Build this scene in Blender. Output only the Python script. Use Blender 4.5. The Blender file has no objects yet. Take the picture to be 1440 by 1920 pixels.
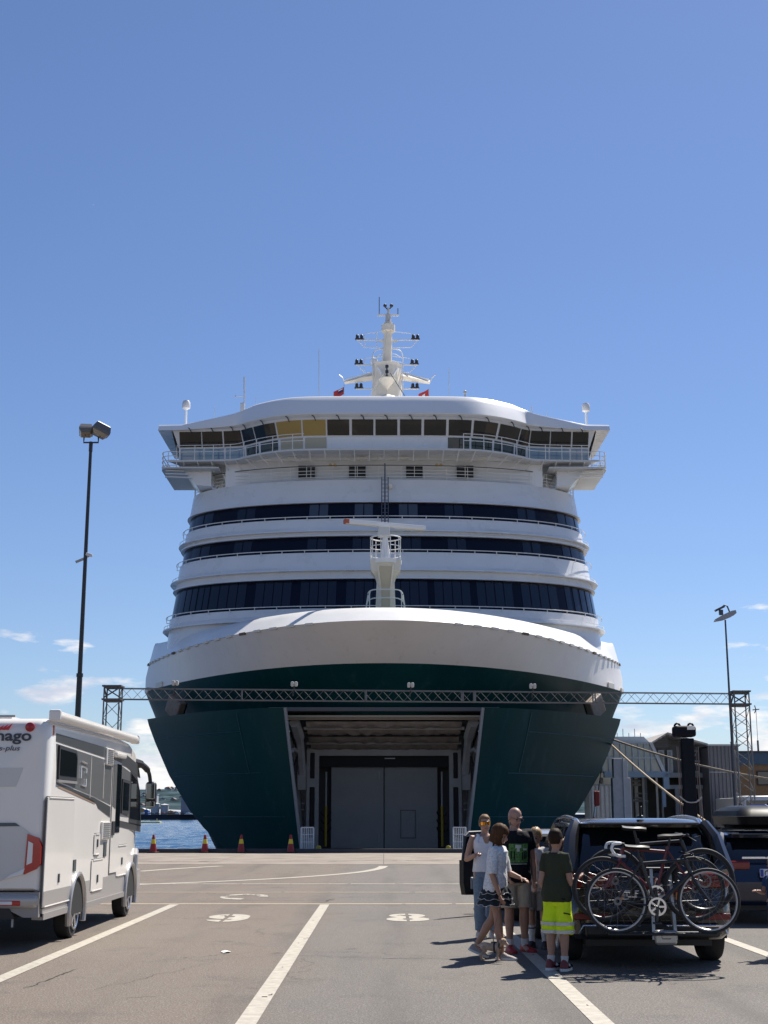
import bpy, bmesh, math, random
from mathutils import Vector, Matrix, noise as mnoise
R = math.radians
random.seed(7)
scene = bpy.context.scene
col = scene.collection

# ---------------------------------------------------------------- camera
F_PX, IMG_W, IMG_H = 2550.0, 1440.0, 1920.0
CAM_H, HORIZON = 1.7, 1528.0
PITCH = math.atan((HORIZON - IMG_H / 2) / F_PX)
cd = bpy.data.cameras.new('camera')
cd.sensor_fit = 'VERTICAL'; cd.sensor_height = 24.0
cd.lens = 24.0 * F_PX / IMG_H
cd.clip_start = 0.1; cd.clip_end = 40000
cam = bpy.data.objects.new('camera', cd); col.objects.link(cam)
cam.location = (0, 0, CAM_H); cam.rotation_euler = (R(90) + PITCH, 0, 0)
scene.camera = cam
CP, SP = math.cos(PITCH), math.sin(PITCH)
def at(px, py, Y):
    """survey helper: a spot measured in the photograph, at a known distance Y"""
    u, v = px - 720.0, 960.0 - py
    fw = F_PX * CP - v * SP; up = F_PX * SP + v * CP
    return Vector((u / fw * Y, Y, CAM_H + up / fw * Y))
def gnd(px, py, z=0.0):
    u, v = px - 720.0, 960.0 - py
    fw = F_PX * CP - v * SP; up = F_PX * SP + v * CP
    Y = (z - CAM_H) / up * fw
    return Vector((u / fw * Y, Y, z))

# ---------------------------------------------------------------- sky, sun, exposure
SUN_AZ, SUN_EL = R(37), R(54)            # clockwise from +Y (straight ahead), up
w = bpy.data.worlds.new('World'); scene.world = w; w.use_nodes = True
nt = w.node_tree; nt.nodes.clear()
def N(nt, t, **kw):
    n = nt.nodes.new(t)
    for k, v in kw.items(): setattr(n, k, v)
    return n
out = N(nt, 'ShaderNodeOutputWorld'); bg = N(nt, 'ShaderNodeBackground')
bg.inputs['Strength'].default_value = 0.060
sky = N(nt, 'ShaderNodeTexSky', sky_type='NISHITA')
sky.sun_disc = False; sky.sun_elevation = SUN_EL; sky.sun_rotation = SUN_AZ
sky.altitude = 0; sky.air_density = 1.0; sky.dust_density = 0.25; sky.ozone_density = 2.2
tc = N(nt, 'ShaderNodeTexCoord'); mp = N(nt, 'ShaderNodeMapping')
mp.inputs['Scale'].default_value = (5.0, 5.0, 17.0); mp.inputs['Location'].default_value = (12.6, 5.1, 2.3)
nz = N(nt, 'ShaderNodeTexNoise'); nz.inputs['Scale'].default_value = 2.4; nz.inputs['Detail'].default_value = 9; nz.inputs['Roughness'].default_value = 0.55
sep = N(nt, 'ShaderNodeSeparateXYZ')
# cover falls with height: cumulus bank low over the horizon, rare puffs above
mr = N(nt, 'ShaderNodeMapRange'); mr.inputs['From Min'].default_value = 0.0; mr.inputs['From Max'].default_value = 0.17
mr.inputs['To Min'].default_value = 0.37; mr.inputs['To Max'].default_value = 0.72; mr.clamp = True
sub = N(nt, 'ShaderNodeMath', operation='SUBTRACT')
mul = N(nt, 'ShaderNodeMath', operation='MULTIPLY'); mul.inputs[1].default_value = 11.0; mul.use_clamp = True
mix = N(nt, 'ShaderNodeMix', data_type='RGBA')
nz2 = N(nt, 'ShaderNodeTexNoise'); nz2.inputs['Scale'].default_value = 5.0; nz2.inputs['Detail'].default_value = 5
cr = N(nt, 'ShaderNodeValToRGB'); cr.color_ramp.elements[0].color = (6.6, 7.2, 8.6, 1); cr.color_ramp.elements[1].color = (11.0, 10.8, 10.6, 1)
cr.color_ramp.elements[0].position = 0.35; cr.color_ramp.elements[1].position = 0.6
L = nt.links.new
L(tc.outputs['Generated'], mp.inputs['Vector']); L(mp.outputs[0], nz.inputs['Vector']); L(mp.outputs[0], nz2.inputs['Vector'])
L(tc.outputs['Generated'], sep.inputs[0]); L(sep.outputs['Z'], mr.inputs['Value'])
L(nz.outputs['Fac'], sub.inputs[0]); L(mr.outputs[0], sub.inputs[1]); L(sub.outputs[0], mul.inputs[0])
L(nz2.outputs['Fac'], cr.inputs[0])
L(mul.outputs[0], mix.inputs['Factor']); L(cr.outputs[0], mix.inputs[7])
tint = N(nt, 'ShaderNodeMix', data_type='RGBA', blend_type='MULTIPLY'); tint.inputs['Factor'].default_value = 1.0; tint.inputs[7].default_value = (0.89, 0.98, 1.2, 1)   # the camera's white balance
L(sky.outputs[0], tint.inputs[6]); L(tint.outputs[2], mix.inputs[6])
L(mix.outputs[2], bg.inputs['Color']); L(bg.outputs[0], out.inputs['Surface'])
sd = bpy.data.lights.new('sun', 'SUN'); sd.energy = 5.0; sd.angle = R(0.53); sd.color = (1.0, 0.95, 0.87)
sun = bpy.data.objects.new('sun', sd); col.objects.link(sun)
SUNV = Vector((math.sin(SUN_AZ) * math.cos(SUN_EL), math.cos(SUN_AZ) * math.cos(SUN_EL), math.sin(SUN_EL)))
sun.rotation_euler = SUNV.to_track_quat('Z', 'Y').to_euler(); sun.location = (20, 30, 60)
vs = scene.view_settings
vs.view_transform = 'Standard'; vs.look = 'None'; vs.exposure = 0.66; vs.gamma = 1.0; vs.use_curve_mapping = False

# ---------------------------------------------------------------- materials
MATS = {}
def mat(name, rgb, rough=0.6, metal=0.0, spec=0.5, var=0.0, vscale=3.0, bump=0.0, bscale=40.0, coat=0.0, trans=0.0, alpha=1.0, rgb2=None, stretch=(1, 1, 1), emit=0.0):
    if name in MATS: return MATS[name]
    m = bpy.data.materials.new(name); m.use_nodes = True; t = m.node_tree; b = t.nodes['Principled BSDF']
    b.inputs['Base Color'].default_value = (*rgb, 1); b.inputs['Roughness'].default_value = rough
    b.inputs['Metallic'].default_value = metal; b.inputs['Specular IOR Level'].default_value = spec
    b.inputs['Coat Weight'].default_value = coat; b.inputs['Coat Roughness'].default_value = 0.05
    b.inputs['Transmission Weight'].default_value = trans; b.inputs['Alpha'].default_value = alpha
    if emit: b.inputs['Emission Color'].default_value = (*rgb, 1); b.inputs['Emission Strength'].default_value = emit
    if var or bump or rgb2:
        c = t.nodes.new('ShaderNodeTexCoord'); q = t.nodes.new('ShaderNodeMapping'); q.inputs['Scale'].default_value = stretch
        t.links.new(c.outputs['Object'], q.inputs['Vector'])
    if var or rgb2:
        n = t.nodes.new('ShaderNodeTexNoise'); n.inputs['Scale'].default_value = vscale; n.inputs['Detail'].default_value = 6; n.inputs['Roughness'].default_value = 0.6
        r = t.nodes.new('ShaderNodeValToRGB'); a = rgb; bb = rgb2 or rgb
        lo = tuple(max(0, x * (1 - var)) for x in a); hi = tuple(min(1, x * (1 + var)) for x in bb)
        r.color_ramp.elements[0].color = (*lo, 1); r.color_ramp.elements[1].color = (*hi, 1)
        r.color_ramp.elements[0].position = 0.32; r.color_ramp.elements[1].position = 0.68
        t.links.new(q.outputs[0], n.inputs['Vector']); t.links.new(n.outputs['Fac'], r.inputs[0]); t.links.new(r.outputs[0], b.inputs['Base Color'])
        rr = t.nodes.new('ShaderNodeMapRange'); rr.inputs['To Min'].default_value = rough * 0.85; rr.inputs['To Max'].default_value = min(1, rough * 1.15)
        t.links.new(n.outputs['Fac'], rr.inputs['Value']); t.links.new(rr.outputs[0], b.inputs['Roughness'])
    if bump:
        n = t.nodes.new('ShaderNodeTexNoise'); n.inputs['Scale'].default_value = bscale; n.inputs['Detail'].default_value = 4
        u = t.nodes.new('ShaderNodeBump'); u.inputs['Strength'].default_value = bump; u.inputs['Distance'].default_value = 0.02
        t.links.new(q.outputs[0], n.inputs['Vector']); t.links.new(n.outputs['Fac'], u.inputs['Height']); t.links.new(u.outputs[0], b.inputs['Normal'])
    MATS[name] = m
    return m
def streaks(m, rgb, amount, scale=(3, 3, .18), lo=.56, hi=.72, seed=0.0):
    """run-off and wear marks: long vertical smears mixed into the paint"""
    t = m.node_tree; b = t.nodes['Principled BSDF']; k = b.inputs['Base Color']; l = t.links.new
    c = t.nodes.new('ShaderNodeTexCoord'); q = t.nodes.new('ShaderNodeMapping'); q.inputs['Scale'].default_value = scale; q.inputs['Location'].default_value = (seed, seed, 0)
    n = t.nodes.new('ShaderNodeTexNoise'); n.inputs['Scale'].default_value = 1.0; n.inputs['Detail'].default_value = 7; n.inputs['Roughness'].default_value = .65
    r = t.nodes.new('ShaderNodeMapRange'); r.inputs['From Min'].default_value = lo; r.inputs['From Max'].default_value = hi; r.inputs['To Max'].default_value = amount
    x = t.nodes.new('ShaderNodeMix'); x.data_type = 'RGBA'; x.inputs[7].default_value = (*rgb, 1)
    if k.is_linked: l(k.links[0].from_socket, x.inputs[6])
    else: x.inputs[6].default_value = k.default_value
    l(c.outputs['Object'], q.inputs[0]); l(q.outputs[0], n.inputs['Vector']); l(n.outputs['Fac'], r.inputs['Value']); l(r.outputs[0], x.inputs[0]); l(x.outputs[2], k)
    return m

# ---------------------------------------------------------------- mesh collecting
class MB:
    def __init__(s): s.v = []; s.f = []
    def add(s, vs, fs):
        o = len(s.v); s.v += [Vector(p) for p in vs]; s.f += [[i + o for i in f] for f in fs]; return s
    def box(s, c, d, rot=None):
        c = Vector(c); h = [x / 2 for x in d]
        p = [Vector((sx * h[0], sy * h[1], sz * h[2])) for sz in (-1, 1) for sy in (-1, 1) for sx in (-1, 1)]
        if rot is not None: p = [rot @ q for q in p]
        return s.add([q + c for q in p], [(0, 2, 3, 1), (4, 5, 7, 6), (0, 1, 5, 4), (2, 6, 7, 3), (0, 4, 6, 2), (1, 3, 7, 5)])
    def rbox(s, c, d, r=0.03, seg=2, rot=None):
        bm = bmesh.new(); bmesh.ops.create_cube(bm, size=1.0)
        for v in bm.verts: v.co = Vector((v.co.x * d[0], v.co.y * d[1], v.co.z * d[2]))
        r = min(r, 0.49 * min(d))
        bmesh.ops.bevel(bm, geom=bm.edges[:], offset=r, segments=seg, profile=0.5, affect='EDGES')
        bm.verts.index_update(); c = Vector(c)
        vs = [(rot @ v.co if rot is not None else v.co) + c for v in bm.verts]; fs = [[v.index for v in f.verts] for f in bm.faces]
        bm.free(); return s.add(vs, fs)
    def tube(s, pts, r, n=8, caps=True, closed=False, flat=1.0):
        pts = [Vector(p) for p in pts]; k = len(pts)
        rs = r if isinstance(r, (list, tuple)) else [r] * k
        vs, fs = [], []; up = None
        for i, p in enumerate(pts):
            a = pts[(i - 1) % k] if (i > 0 or closed) else p; b = pts[(i + 1) % k] if (i < k - 1 or closed) else p
            d = (b - a); d = d.normalized() if d.length > 1e-9 else Vector((0, 0, 1))
            if up is None: up = Vector((0, 0, 1)) if abs(d.z) < 0.9 else Vector((0, 1, 0))
            x = up.cross(d)
            if x.length < 1e-6: x = Vector((1, 0, 0)).cross(d)
            x.normalize(); y = d.cross(x).normalized(); up = y
            for j in range(n):
                t = 2 * math.pi * j / n; vs.append(p + x * math.cos(t) * rs[i] + y * math.sin(t) * rs[i] * flat)
        for i in range(k if closed else k - 1):
            i2 = (i + 1) % k
            for j in range(n): fs.append((i * n + j, i * n + (j + 1) % n, i2 * n + (j + 1) % n, i2 * n + j))
        if caps and not closed: fs.append(tuple(range(n - 1, -1, -1))); fs.append(tuple((k - 1) * n + j for j in range(n)))
        return s.add(vs, fs)
    def bar(s, a, b, w, h=None):
        a, b = Vector(a), Vector(b); d = b - a; l = d.length
        q = d.to_track_quat('Y', 'Z').to_matrix()
        return s.box((a + b) / 2, (w, l, h or w), q)
    def lathe(s, prof, c=(0, 0, 0), n=24, axis='Z', rot=None, caps=True):
        c = Vector(c); vs, fs = [], []
        for r, z in prof:
            for j in range(n):
                t = 2 * math.pi * j / n; a, b = r * math.cos(t), r * math.sin(t)
                p = Vector((a, b, z)) if axis == 'Z' else (Vector((z, a, b)) if axis == 'X' else Vector((b, z, a)))
                if rot is not None: p = rot @ p
                vs.append(p + c)
        for i in range(len(prof) - 1):
            for j in range(n): fs.append((i * n + j, i * n + (j + 1) % n, (i + 1) * n + (j + 1) % n, (i + 1) * n + j))
        if caps and prof[0][0] > 1e-6: fs.append(tuple(range(n - 1, -1, -1)))
        if caps and prof[-1][0] > 1e-6: fs.append(tuple((len(prof) - 1) * n + j for j in range(n)))
        return s.add(vs, fs)
    def rows(s, rows, closed=False):
        n = len(rows[0]); o = []
        for i in range(len(rows) - 1):
            for j in range(n if closed else n - 1):
                j2 = (j + 1) % n; o.append((i * n + j, i * n + j2, (i + 1) * n + j2, (i + 1) * n + j))
        return s.add([p for r in rows for p in r], o)
    def prism(s, poly, axis, lo, hi):
        """poly: 2-D outline; axis: the direction it is pushed along"""
        def P(a, b, t): return {'X': (t, a, b), 'Y': (a, t, b), 'Z': (a, b, t)}[axis]
        n = len(poly); vs = [P(a, b, lo) for a, b in poly] + [P(a, b, hi) for a, b in poly]
        return s.add(vs, [tuple(range(n))[::-1], tuple(range(n, 2 * n))] + [(i, (i + 1) % n, n + (i + 1) % n, n + i) for i in range(n)])
    def ell(s, c, r, n=12, m=8, rot=None):
        prof = [(max(1e-7, math.cos(a)), math.sin(a)) for a in [-math.pi / 2 + math.pi * i / m for i in range(m + 1)]]
        o = len(s.v); s.lathe(prof, n=n)
        for i in range(o, len(s.v)):
            p = s.v[i]; p = Vector((p.x * r[0], p.y * r[1], p.z * r[2]))
            if rot is not None: p = rot @ p
            s.v[i] = p + Vector(c)
        return s
    def build(s, name, m, parent=None, smooth=False, off=None, fix=True, sharp=40):
        me = bpy.data.meshes.new(name)
        o3 = Vector(off) if off is not None else Vector((0, 0, 0))
        me.from_pydata([v - o3 for v in s.v], [], s.f); me.update()
        if fix:
            bm = bmesh.new(); bm.from_mesh(me)
            bmesh.ops.remove_doubles(bm, verts=bm.verts, dist=1e-5)
            bmesh.ops.recalc_face_normals(bm, faces=bm.faces); bm.to_mesh(me); bm.free()
        if smooth:
            me.shade_smooth(); me.set_sharp_from_angle(angle=R(sharp))
        me.materials.append(m)
        o = bpy.data.objects.new(name, me); col.objects.link(o)
        if parent is not None: o.parent = parent
        return o
def tag(o, label=None, cat=None, group=None, kind=None):
    if label: o['label'] = label
    if cat: o['category'] = cat
    if group: o['group'] = group
    if kind: o['kind'] = kind
    return o
def empty(name, loc=(0, 0, 0), rz=0.0, **kw):
    o = bpy.data.objects.new(name, None); col.objects.link(o); o.location = loc; o.rotation_euler = (0, 0, rz); o.empty_display_size = 0.3
    return tag(o, **kw)
def copy_tree(o, parent=None):
    c = o.copy(); col.objects.link(c); c.parent = parent
    for ch in o.children: copy_tree(ch, c)
    return c
def text_mesh(name, s, size, m, parent, loc, rot, extrude=0.002, bold=0.0, sx=1.0, align='LEFT', shear=0.0):
    cu = bpy.data.curves.new(name, 'FONT'); cu.body = s; cu.size = size; cu.extrude = extrude; cu.offset = bold; cu.align_x = align; cu.shear = shear
    t = bpy.data.objects.new(name, cu); col.objects.link(t)
    me = bpy.data.meshes.new_from_object(t.evaluated_get(bpy.context.evaluated_depsgraph_get())); me.name = name
    bpy.data.objects.remove(t); me.materials.clear(); me.materials.append(m)
    o = bpy.data.objects.new(name, me); col.objects.link(o); o.parent = parent
    o.location = loc; o.rotation_euler = rot; o.scale = (sx, 1, 1)
    return o
def catmull(pts, k=6):
    pts = [Vector(p) for p in pts]; res = []
    for i in range(len(pts) - 1):
        p0 = pts[max(0, i - 1)]; p1 = pts[i]; p2 = pts[i + 1]; p3 = pts[min(len(pts) - 1, i + 2)]
        for j in range(k):
            t = j / k
            res.append(0.5 * ((2 * p1) + (p2 - p0) * t + (2 * p0 - 5 * p1 + 4 * p2 - p3) * t * t + (3 * p1 - p0 - 3 * p2 + p3) * t ** 3))
    res.append(pts[-1]); return res
def lerp(a, b, t): return a + (b - a) * t
def interp(x, xs, ys):
    if x <= xs[0]: return ys[0]
    for i in range(len(xs) - 1):
        if x <= xs[i + 1]: return lerp(ys[i], ys[i + 1], (x - xs[i]) / (xs[i + 1] - xs[i]))
    return ys[-1]

WHITE = mat('white_ship_paint', (0.78, 0.78, 0.77), 0.35, var=0.04, vscale=0.6)
WHITE2 = mat('white_gloss', (0.8, 0.8, 0.79), 0.25)
GREYP = mat('grey_paint', (0.33, 0.33, 0.33), 0.5, var=0.08)
BLACK = mat('black_plastic', (0.012, 0.012, 0.013), 0.5)
RUBBER = mat('tyre_rubber', (0.018, 0.018, 0.019), 0.8, bump=0.2, bscale=60)
STEEL = mat('galvanised_steel', (0.13, 0.133, 0.135), 0.6, metal=0.0, spec=0.25, var=0.15, vscale=5)
CHROME = mat('bright_metal', (0.75, 0.75, 0.77), 0.18, metal=1.0)
# ---------------------------------------------------------------- ground, water, quay
def asphalt():
    m = bpy.data.materials.new('asphalt'); m.use_nodes = True; t = m.node_tree; b = t.nodes['Principled BSDF']; l = t.links.new
    b.inputs['Roughness'].default_value = 0.85; b.inputs['Specular IOR Level'].default_value = 0.3
    c = t.nodes.new('ShaderNodeTexCoord')
    def nz(scale, detail=4, rough=0.6, st=None):
        n = t.nodes.new('ShaderNodeTexNoise'); n.inputs['Scale'].default_value = scale; n.inputs['Detail'].default_value = detail; n.inputs['Roughness'].default_value = rough
        if st:
            q = t.nodes.new('ShaderNodeMapping'); q.inputs['Scale'].default_value = st; l(c.outputs['Object'], q.inputs[0]); l(q.outputs[0], n.inputs['Vector'])
        else: l(c.outputs['Object'], n.inputs['Vector'])
        return n
    def mixc(f, a, bb, mode='MIX'):
        x = t.nodes.new('ShaderNodeMix'); x.data_type = 'RGBA'; x.blend_type = mode
        for s, i in ((f, 0), (a, 6), (bb, 7)):
            if isinstance(s, (int, float)): x.inputs[i].default_value = s
            elif isinstance(s, tuple): x.inputs[i].default_value = (*s, 1)
            else: l(s, x.inputs[i])
        return x.outputs[2]
    def ramp(s, p0, p1, a=0.0, z=1.0):
        x = t.nodes.new('ShaderNodeMapRange'); x.inputs['From Min'].default_value = p0; x.inputs['From Max'].default_value = p1
        x.inputs['To Min'].default_value = a; x.inputs['To Max'].default_value = z; l(s, x.inputs['Value']); return x.outputs[0]
    sp = t.nodes.new('ShaderNodeSeparateXYZ'); l(c.outputs['Object'], sp.inputs[0])
    big = nz(0.35, 5); ad = t.nodes.new('ShaderNodeMath'); ad.operation = 'MULTIPLY_ADD'; ad.inputs[1].default_value = 1.6; l(big.outputs['Fac'], ad.inputs[0]); l(sp.outputs['X'], ad.inputs[2])
    side = ramp(ad.outputs[0], -0.75, 0.15)                       # the lane left of the middle line was laid with a browner mix
    base = mixc(side, (0.142, 0.113, 0.089), (0.120, 0.109, 0.098))
    st = nz(0.5, 6, 0.65, (1.0, 0.35, 1)); base = mixc(ramp(st.outputs['Fac'], 0.35, 0.7, 0, 0.55), base, (0.152, 0.131, 0.113))
    dk = nz(0.9, 6, 0.7); base = mixc(ramp(dk.outputs['Fac'], 0.54, 0.72, 0, 0.55), base, (0.068, 0.061, 0.056))
    gr = nz(55, 2, 0.5); base = mixc(ramp(gr.outputs['Fac'], 0.3, 0.7), mixc(1.0, base, (0.62, 0.62, 0.62), 'MULTIPLY'), mixc(1.0, base, (1.45, 1.43, 1.40), 'MULTIPLY'))
    v = t.nodes.new('ShaderNodeTexVoronoi'); v.feature = 'F1'; v.inputs['Scale'].default_value = 95; l(c.outputs['Object'], v.inputs['Vector'])
    vc = t.nodes.new('ShaderNodeSeparateColor'); l(v.outputs['Color'], vc.inputs[0])
    base = mixc(ramp(vc.outputs[0], 0.86, 0.93, 0, 0.7), base, (0.24, 0.225, 0.205))
    # wheel tracks polished dark along each lane, and oil drips between them
    ml = t.nodes.new('ShaderNodeMath'); ml.operation = 'MULTIPLY_ADD'; ml.inputs[1].default_value = 2 * math.pi / 1.48; ml.inputs[2].default_value = 0.9; l(sp.outputs['X'], ml.inputs[0])
    sn = t.nodes.new('ShaderNodeMath'); sn.operation = 'SINE'; l(ml.outputs[0], sn.inputs[0])
    tn = nz(0.8, 5, 0.65, (1.6, 0.16, 1)); tm = t.nodes.new('ShaderNodeMath'); tm.operation = 'MULTIPLY'; l(ramp(sn.outputs[0], 0.2, 1.0), tm.inputs[0]); l(ramp(tn.outputs['Fac'], 0.42, 0.66, 0, 0.42), tm.inputs[1])
    base = mixc(tm.outputs[0], base, (0.062, 0.056, 0.053))
    on = nz(1.7, 3, 0.5); base = mixc(ramp(on.outputs['Fac'], 0.70, 0.76, 0, 0.6), base, (0.045, 0.04, 0.037))
    rn = nz(0.6, 6, 0.7, (1, .6, 1)); base = mixc(ramp(rn.outputs['Fac'], 0.60, 0.75, 0, 0.35), base, (0.17, 0.115, 0.08))
    # cracks
    dn = nz(1.3, 5, 0.7); vm = t.nodes.new('ShaderNodeVectorMath'); vm.operation = 'MULTIPLY_ADD'; vm.inputs[1].default_value = (1.2, 1.2, 0); l(dn.outputs['Color'], vm.inputs[0]); l(c.outputs['Object'], vm.inputs[2])
    cv = t.nodes.new('ShaderNodeTexVoronoi'); cv.feature = 'DISTANCE_TO_EDGE'; cv.inputs['Scale'].default_value = 0.16; l(vm.outputs[0], cv.inputs['Vector'])
    cm = nz(0.22, 3); k = t.nodes.new('ShaderNodeMath'); k.operation = 'MULTIPLY'
    l(ramp(cv.outputs['Distance'], 0.0, 0.0035, 1, 0), k.inputs[0]); l(ramp(cm.outputs['Fac'], 0.48, 0.58), k.inputs[1])
    base = mixc(k.outputs[0], base, (0.055, 0.05, 0.047))
    l(base, b.inputs['Base Color'])
    u = t.nodes.new('ShaderNodeBump'); u.inputs['Strength'].default_value = 0.55; u.inputs['Distance'].default_value = 0.012; l(gr.outputs['Fac'], u.inputs['Height']); l(u.outputs[0], b.inputs['Normal'])
    return m
ASPH = asphalt()
QUAY_Y = 64.9
CONC = mat('quay_concrete', (0.20, 0.16, 0.124), 0.85, var=0.18, vscale=0.8, rgb2=(0.24, 0.204, 0.168), bump=0.3, bscale=8)
g = MB(); g.add([(-300, -60, 0), (300, -60, 0), (300, QUAY_Y, 0), (-300, QUAY_Y, 0)], [(0, 1, 2, 3)])
g.add([(19.5, QUAY_Y, 0), (300, QUAY_Y, 0), (300, 420, 0), (19.5, 420, 0)], [(0, 1, 2, 3)])
tag(g.build('asphalt_ground', ASPH), kind='structure')
g = MB(); g.box((-140, QUAY_Y + 0.2, -1.7), (320, 0.4, 3.39)); g.box((160, QUAY_Y + 0.2, -1.7), (280, 0.4, 3.39)); g.box((19.4, 250, -1.7), (0.4, 370, 3.39))
tag(g.build('quay_wall', mat('quay_wall_concrete', (0.2, 0.19, 0.18), 0.9, var=0.2)), kind='structure')
g = MB()
for i in range(-12, 13):                                            # cast concrete apron slabs with open joints
    x0, x1 = i * 6.2, i * 6.2 + 6.17
    g.box(((x0 + x1) / 2, 56.55, -0.02), (x1 - x0, 14.1, 0.05))
ap = tag(g.build('quay_apron', CONC), kind='structure')
tag(MB().box((0, QUAY_Y - 0.5, 0.08), (180, 0.35, 0.2)).build('quay_kerb', mat('kerb_beam', (0.05, 0.05, 0.055), 0.7, var=0.2)), kind='structure')
def water():
    m = bpy.data.materials.new('sea_water'); m.use_nodes = True; t = m.node_tree; b = t.nodes['Principled BSDF']; l = t.links.new
    b.inputs['Base Color'].default_value = (0.008, 0.05, 0.12, 1); b.inputs['Roughness'].default_value = 0.12; b.inputs['IOR'].default_value = 1.33
    c = t.nodes.new('ShaderNodeTexCoord'); q = t.nodes.new('ShaderNodeMapping'); q.inputs['Scale'].default_value = (0.5, 1.0, 1); l(c.outputs['Object'], q.inputs[0])
    n = t.nodes.new('ShaderNodeTexNoise'); n.inputs['Scale'].default_value = 0.55; n.inputs['Detail'].default_value = 6; n.inputs['Roughness'].default_value = 0.62; l(q.outputs[0], n.inputs['Vector'])
    u = t.nodes.new('ShaderNodeBump'); u.inputs['Strength'].default_value = 1.0; u.inputs['Distance'].default_value = 0.5; l(n.outputs['Fac'], u.inputs['Height']); l(u.outputs[0], b.inputs['Normal'])
    return m
WZ = -2.4
tag(MB().add([(-15000, -200, WZ), (15000, -200, WZ), (15000, 25000, WZ), (-15000, 25000, WZ)], [(0, 1, 2, 3)]).build('harbour_water', water()), kind='structure')

def waves():
    rows = []; n, m = 520, 110
    for i in range(n + 1):
        y = 66 * (820 / 66) ** (i / n); r = []
        for k in range(m + 1):
            f = k / m; x = lerp(-.40 * y - 8, -2.0, f); d = min(1, 10 * f, 10 * (1 - f), 12 * (1 - i / n), i / 4)
            h = .20 * mnoise.noise(Vector((x * .22, y * .30, 0))) + .13 * mnoise.noise(Vector((x * .55, y * .8, 4))) + .05 * mnoise.noise(Vector((x * 1.6, y * 2.0, 9)))
            r.append((x, y, WZ + .02 + (.22 + h) * d))
        rows.append(r)
    return tag(MB().rows(rows).build('harbour_waves', MATS['sea_water'], smooth=True, fix=False, sharp=180), kind='structure')
MATS['sea_water'] = bpy.data.materials['sea_water']
waves()

# painted markings, thin sheets just above the asphalt
PAINT = mat('road_paint', (0.37, 0.33, 0.26), 0.7, var=0.16, vscale=9, rgb2=(0.40, 0.364, 0.304))
def paint(mask, x0, x1, y0, y1, nx, ny, name, z=0.005, m=PAINT):
    b = MB(); dx, dy = (x1 - x0) / nx, (y1 - y0) / ny
    for i in range(nx):
        for j in range(ny):
            cx, cy = x0 + (i + .5) * dx, y0 + (j + .5) * dy
            if mask(cx, cy): b.add([(cx - dx / 2, cy - dy / 2, z), (cx + dx / 2, cy - dy / 2, z), (cx + dx / 2, cy + dy / 2, z), (cx - dx / 2, cy + dy / 2, z)], [(0, 1, 2, 3)])
    if b.f: return tag(b.build(name, m), kind='structure')
def worn(x, y, k=0.0): return mnoise.noise(Vector((x * 4.0, y * 2.2, 3.1))) + 0.55 * mnoise.noise(Vector((x * 17, y * 13, 1.0))) > -0.74 + k
for lx in (-4.07, -1.15, 1.83, 4.78, 7.75):
    paint(lambda x, y, lx=lx: abs(x - lx) < 0.088 and worn(x, y), lx - 0.088, lx + 0.088, 6, 27.4, 10, 330, 'lane_line')
YP = mat('yellowish_road_paint', (0.33, 0.27, 0.18), 0.75, var=0.15, vscale=8)
paint(lambda x, y: worn(x, y, .1), -14, 14, 27.45, 27.72, 400, 4, 'stop_line', m=YP)
paint(lambda x, y: worn(x, y, .28), -14, 14, 31.6, 31.78, 400, 3, 'faded_cross_line', m=YP)
paint(lambda x, y: worn(x, y, .22), -14, 14, 35.4, 35.6, 400, 3, 'faded_cross_line')
def stroke(pts, wd, name, z=0.006, m=PAINT):
    p = catmull(pts, 10); b = MB(); A, B = [], []
    for i, q in enumerate(p):
        d = (p[min(i + 1, len(p) - 1)] - p[max(i - 1, 0)]).normalized(); n = Vector((-d.y, d.x, 0)) * wd / 2
        A.append(q + n + Vector((0, 0, z))); B.append(q - n + Vector((0, 0, z)))
    return tag(b.rows([A, B]).build(name, m), kind='structure')
stroke([gnd(230, 1660), gnd(430, 1652), gnd(560, 1645), gnd(660, 1637), gnd(706, 1630), gnd(720, 1624)], 0.3, 'curved_lane_line')
stroke([gnd(262, 1634), gnd(330, 1629), gnd(415, 1624)], 0.32, 'curved_lane_line')
# stencilled lane numbers 9 and 8
def ring(x, y, cx, cy, ro, rx, io, ix):
    a = ((x - cx) / ro) ** 2 + ((y - cy) / rx) ** 2; return a < 1 and ((x - cx) / io) ** 2 + ((y - cy) / ix) ** 2 > 1
c8 = gnd(764, 1720.5); c9 = gnd(427, 1721.5)
def eight(x, y):
    x -= c8.x; y -= c8.y
    if abs(x) < 0.028: return False
    return (ring(x, y, 0, 0.40, 0.31, 0.46, 0.085, 0.16) or ring(x, y, 0, -0.40, 0.36, 0.48, 0.085, 0.16)) and worn(x, y, .05)
def nine(x, y):
    x -= c9.x; y -= c9.y
    if abs(x + 0.02) < 0.03: return False
    top = ring(x, y, 0, 0.30, 0.35, 0.56, 0.09, 0.18)
    tail = ((x / 0.36) ** 2 + (y / 0.86) ** 2 < 1) and (x > 0.1 and y < 0.5 or y < -0.42)
    return (top or tail) and worn(x, y, .05)
paint(eight, c8.x - .4, c8.x + .4, c8.y - .95, c8.y + .95, 90, 90, 'lane_number')
paint(nine, c9.x - .4, c9.x + .4, c9.y - .95, c9.y + .95, 90, 90, 'lane_number')
c0 = gnd(458, 1681.5)
paint(lambda x, y: ring(x - c0.x, y - c0.y, 0, 0, 0.5, 1.0, 0.33, 0.6) and worn(x, y, .62) and (x - c0.x < .1 or y > c0.y - .2), c0.x - .5, c0.x + .5, c0.y - 1.1, c0.y + 1.1, 60, 50, 'worn_road_symbol')
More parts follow.
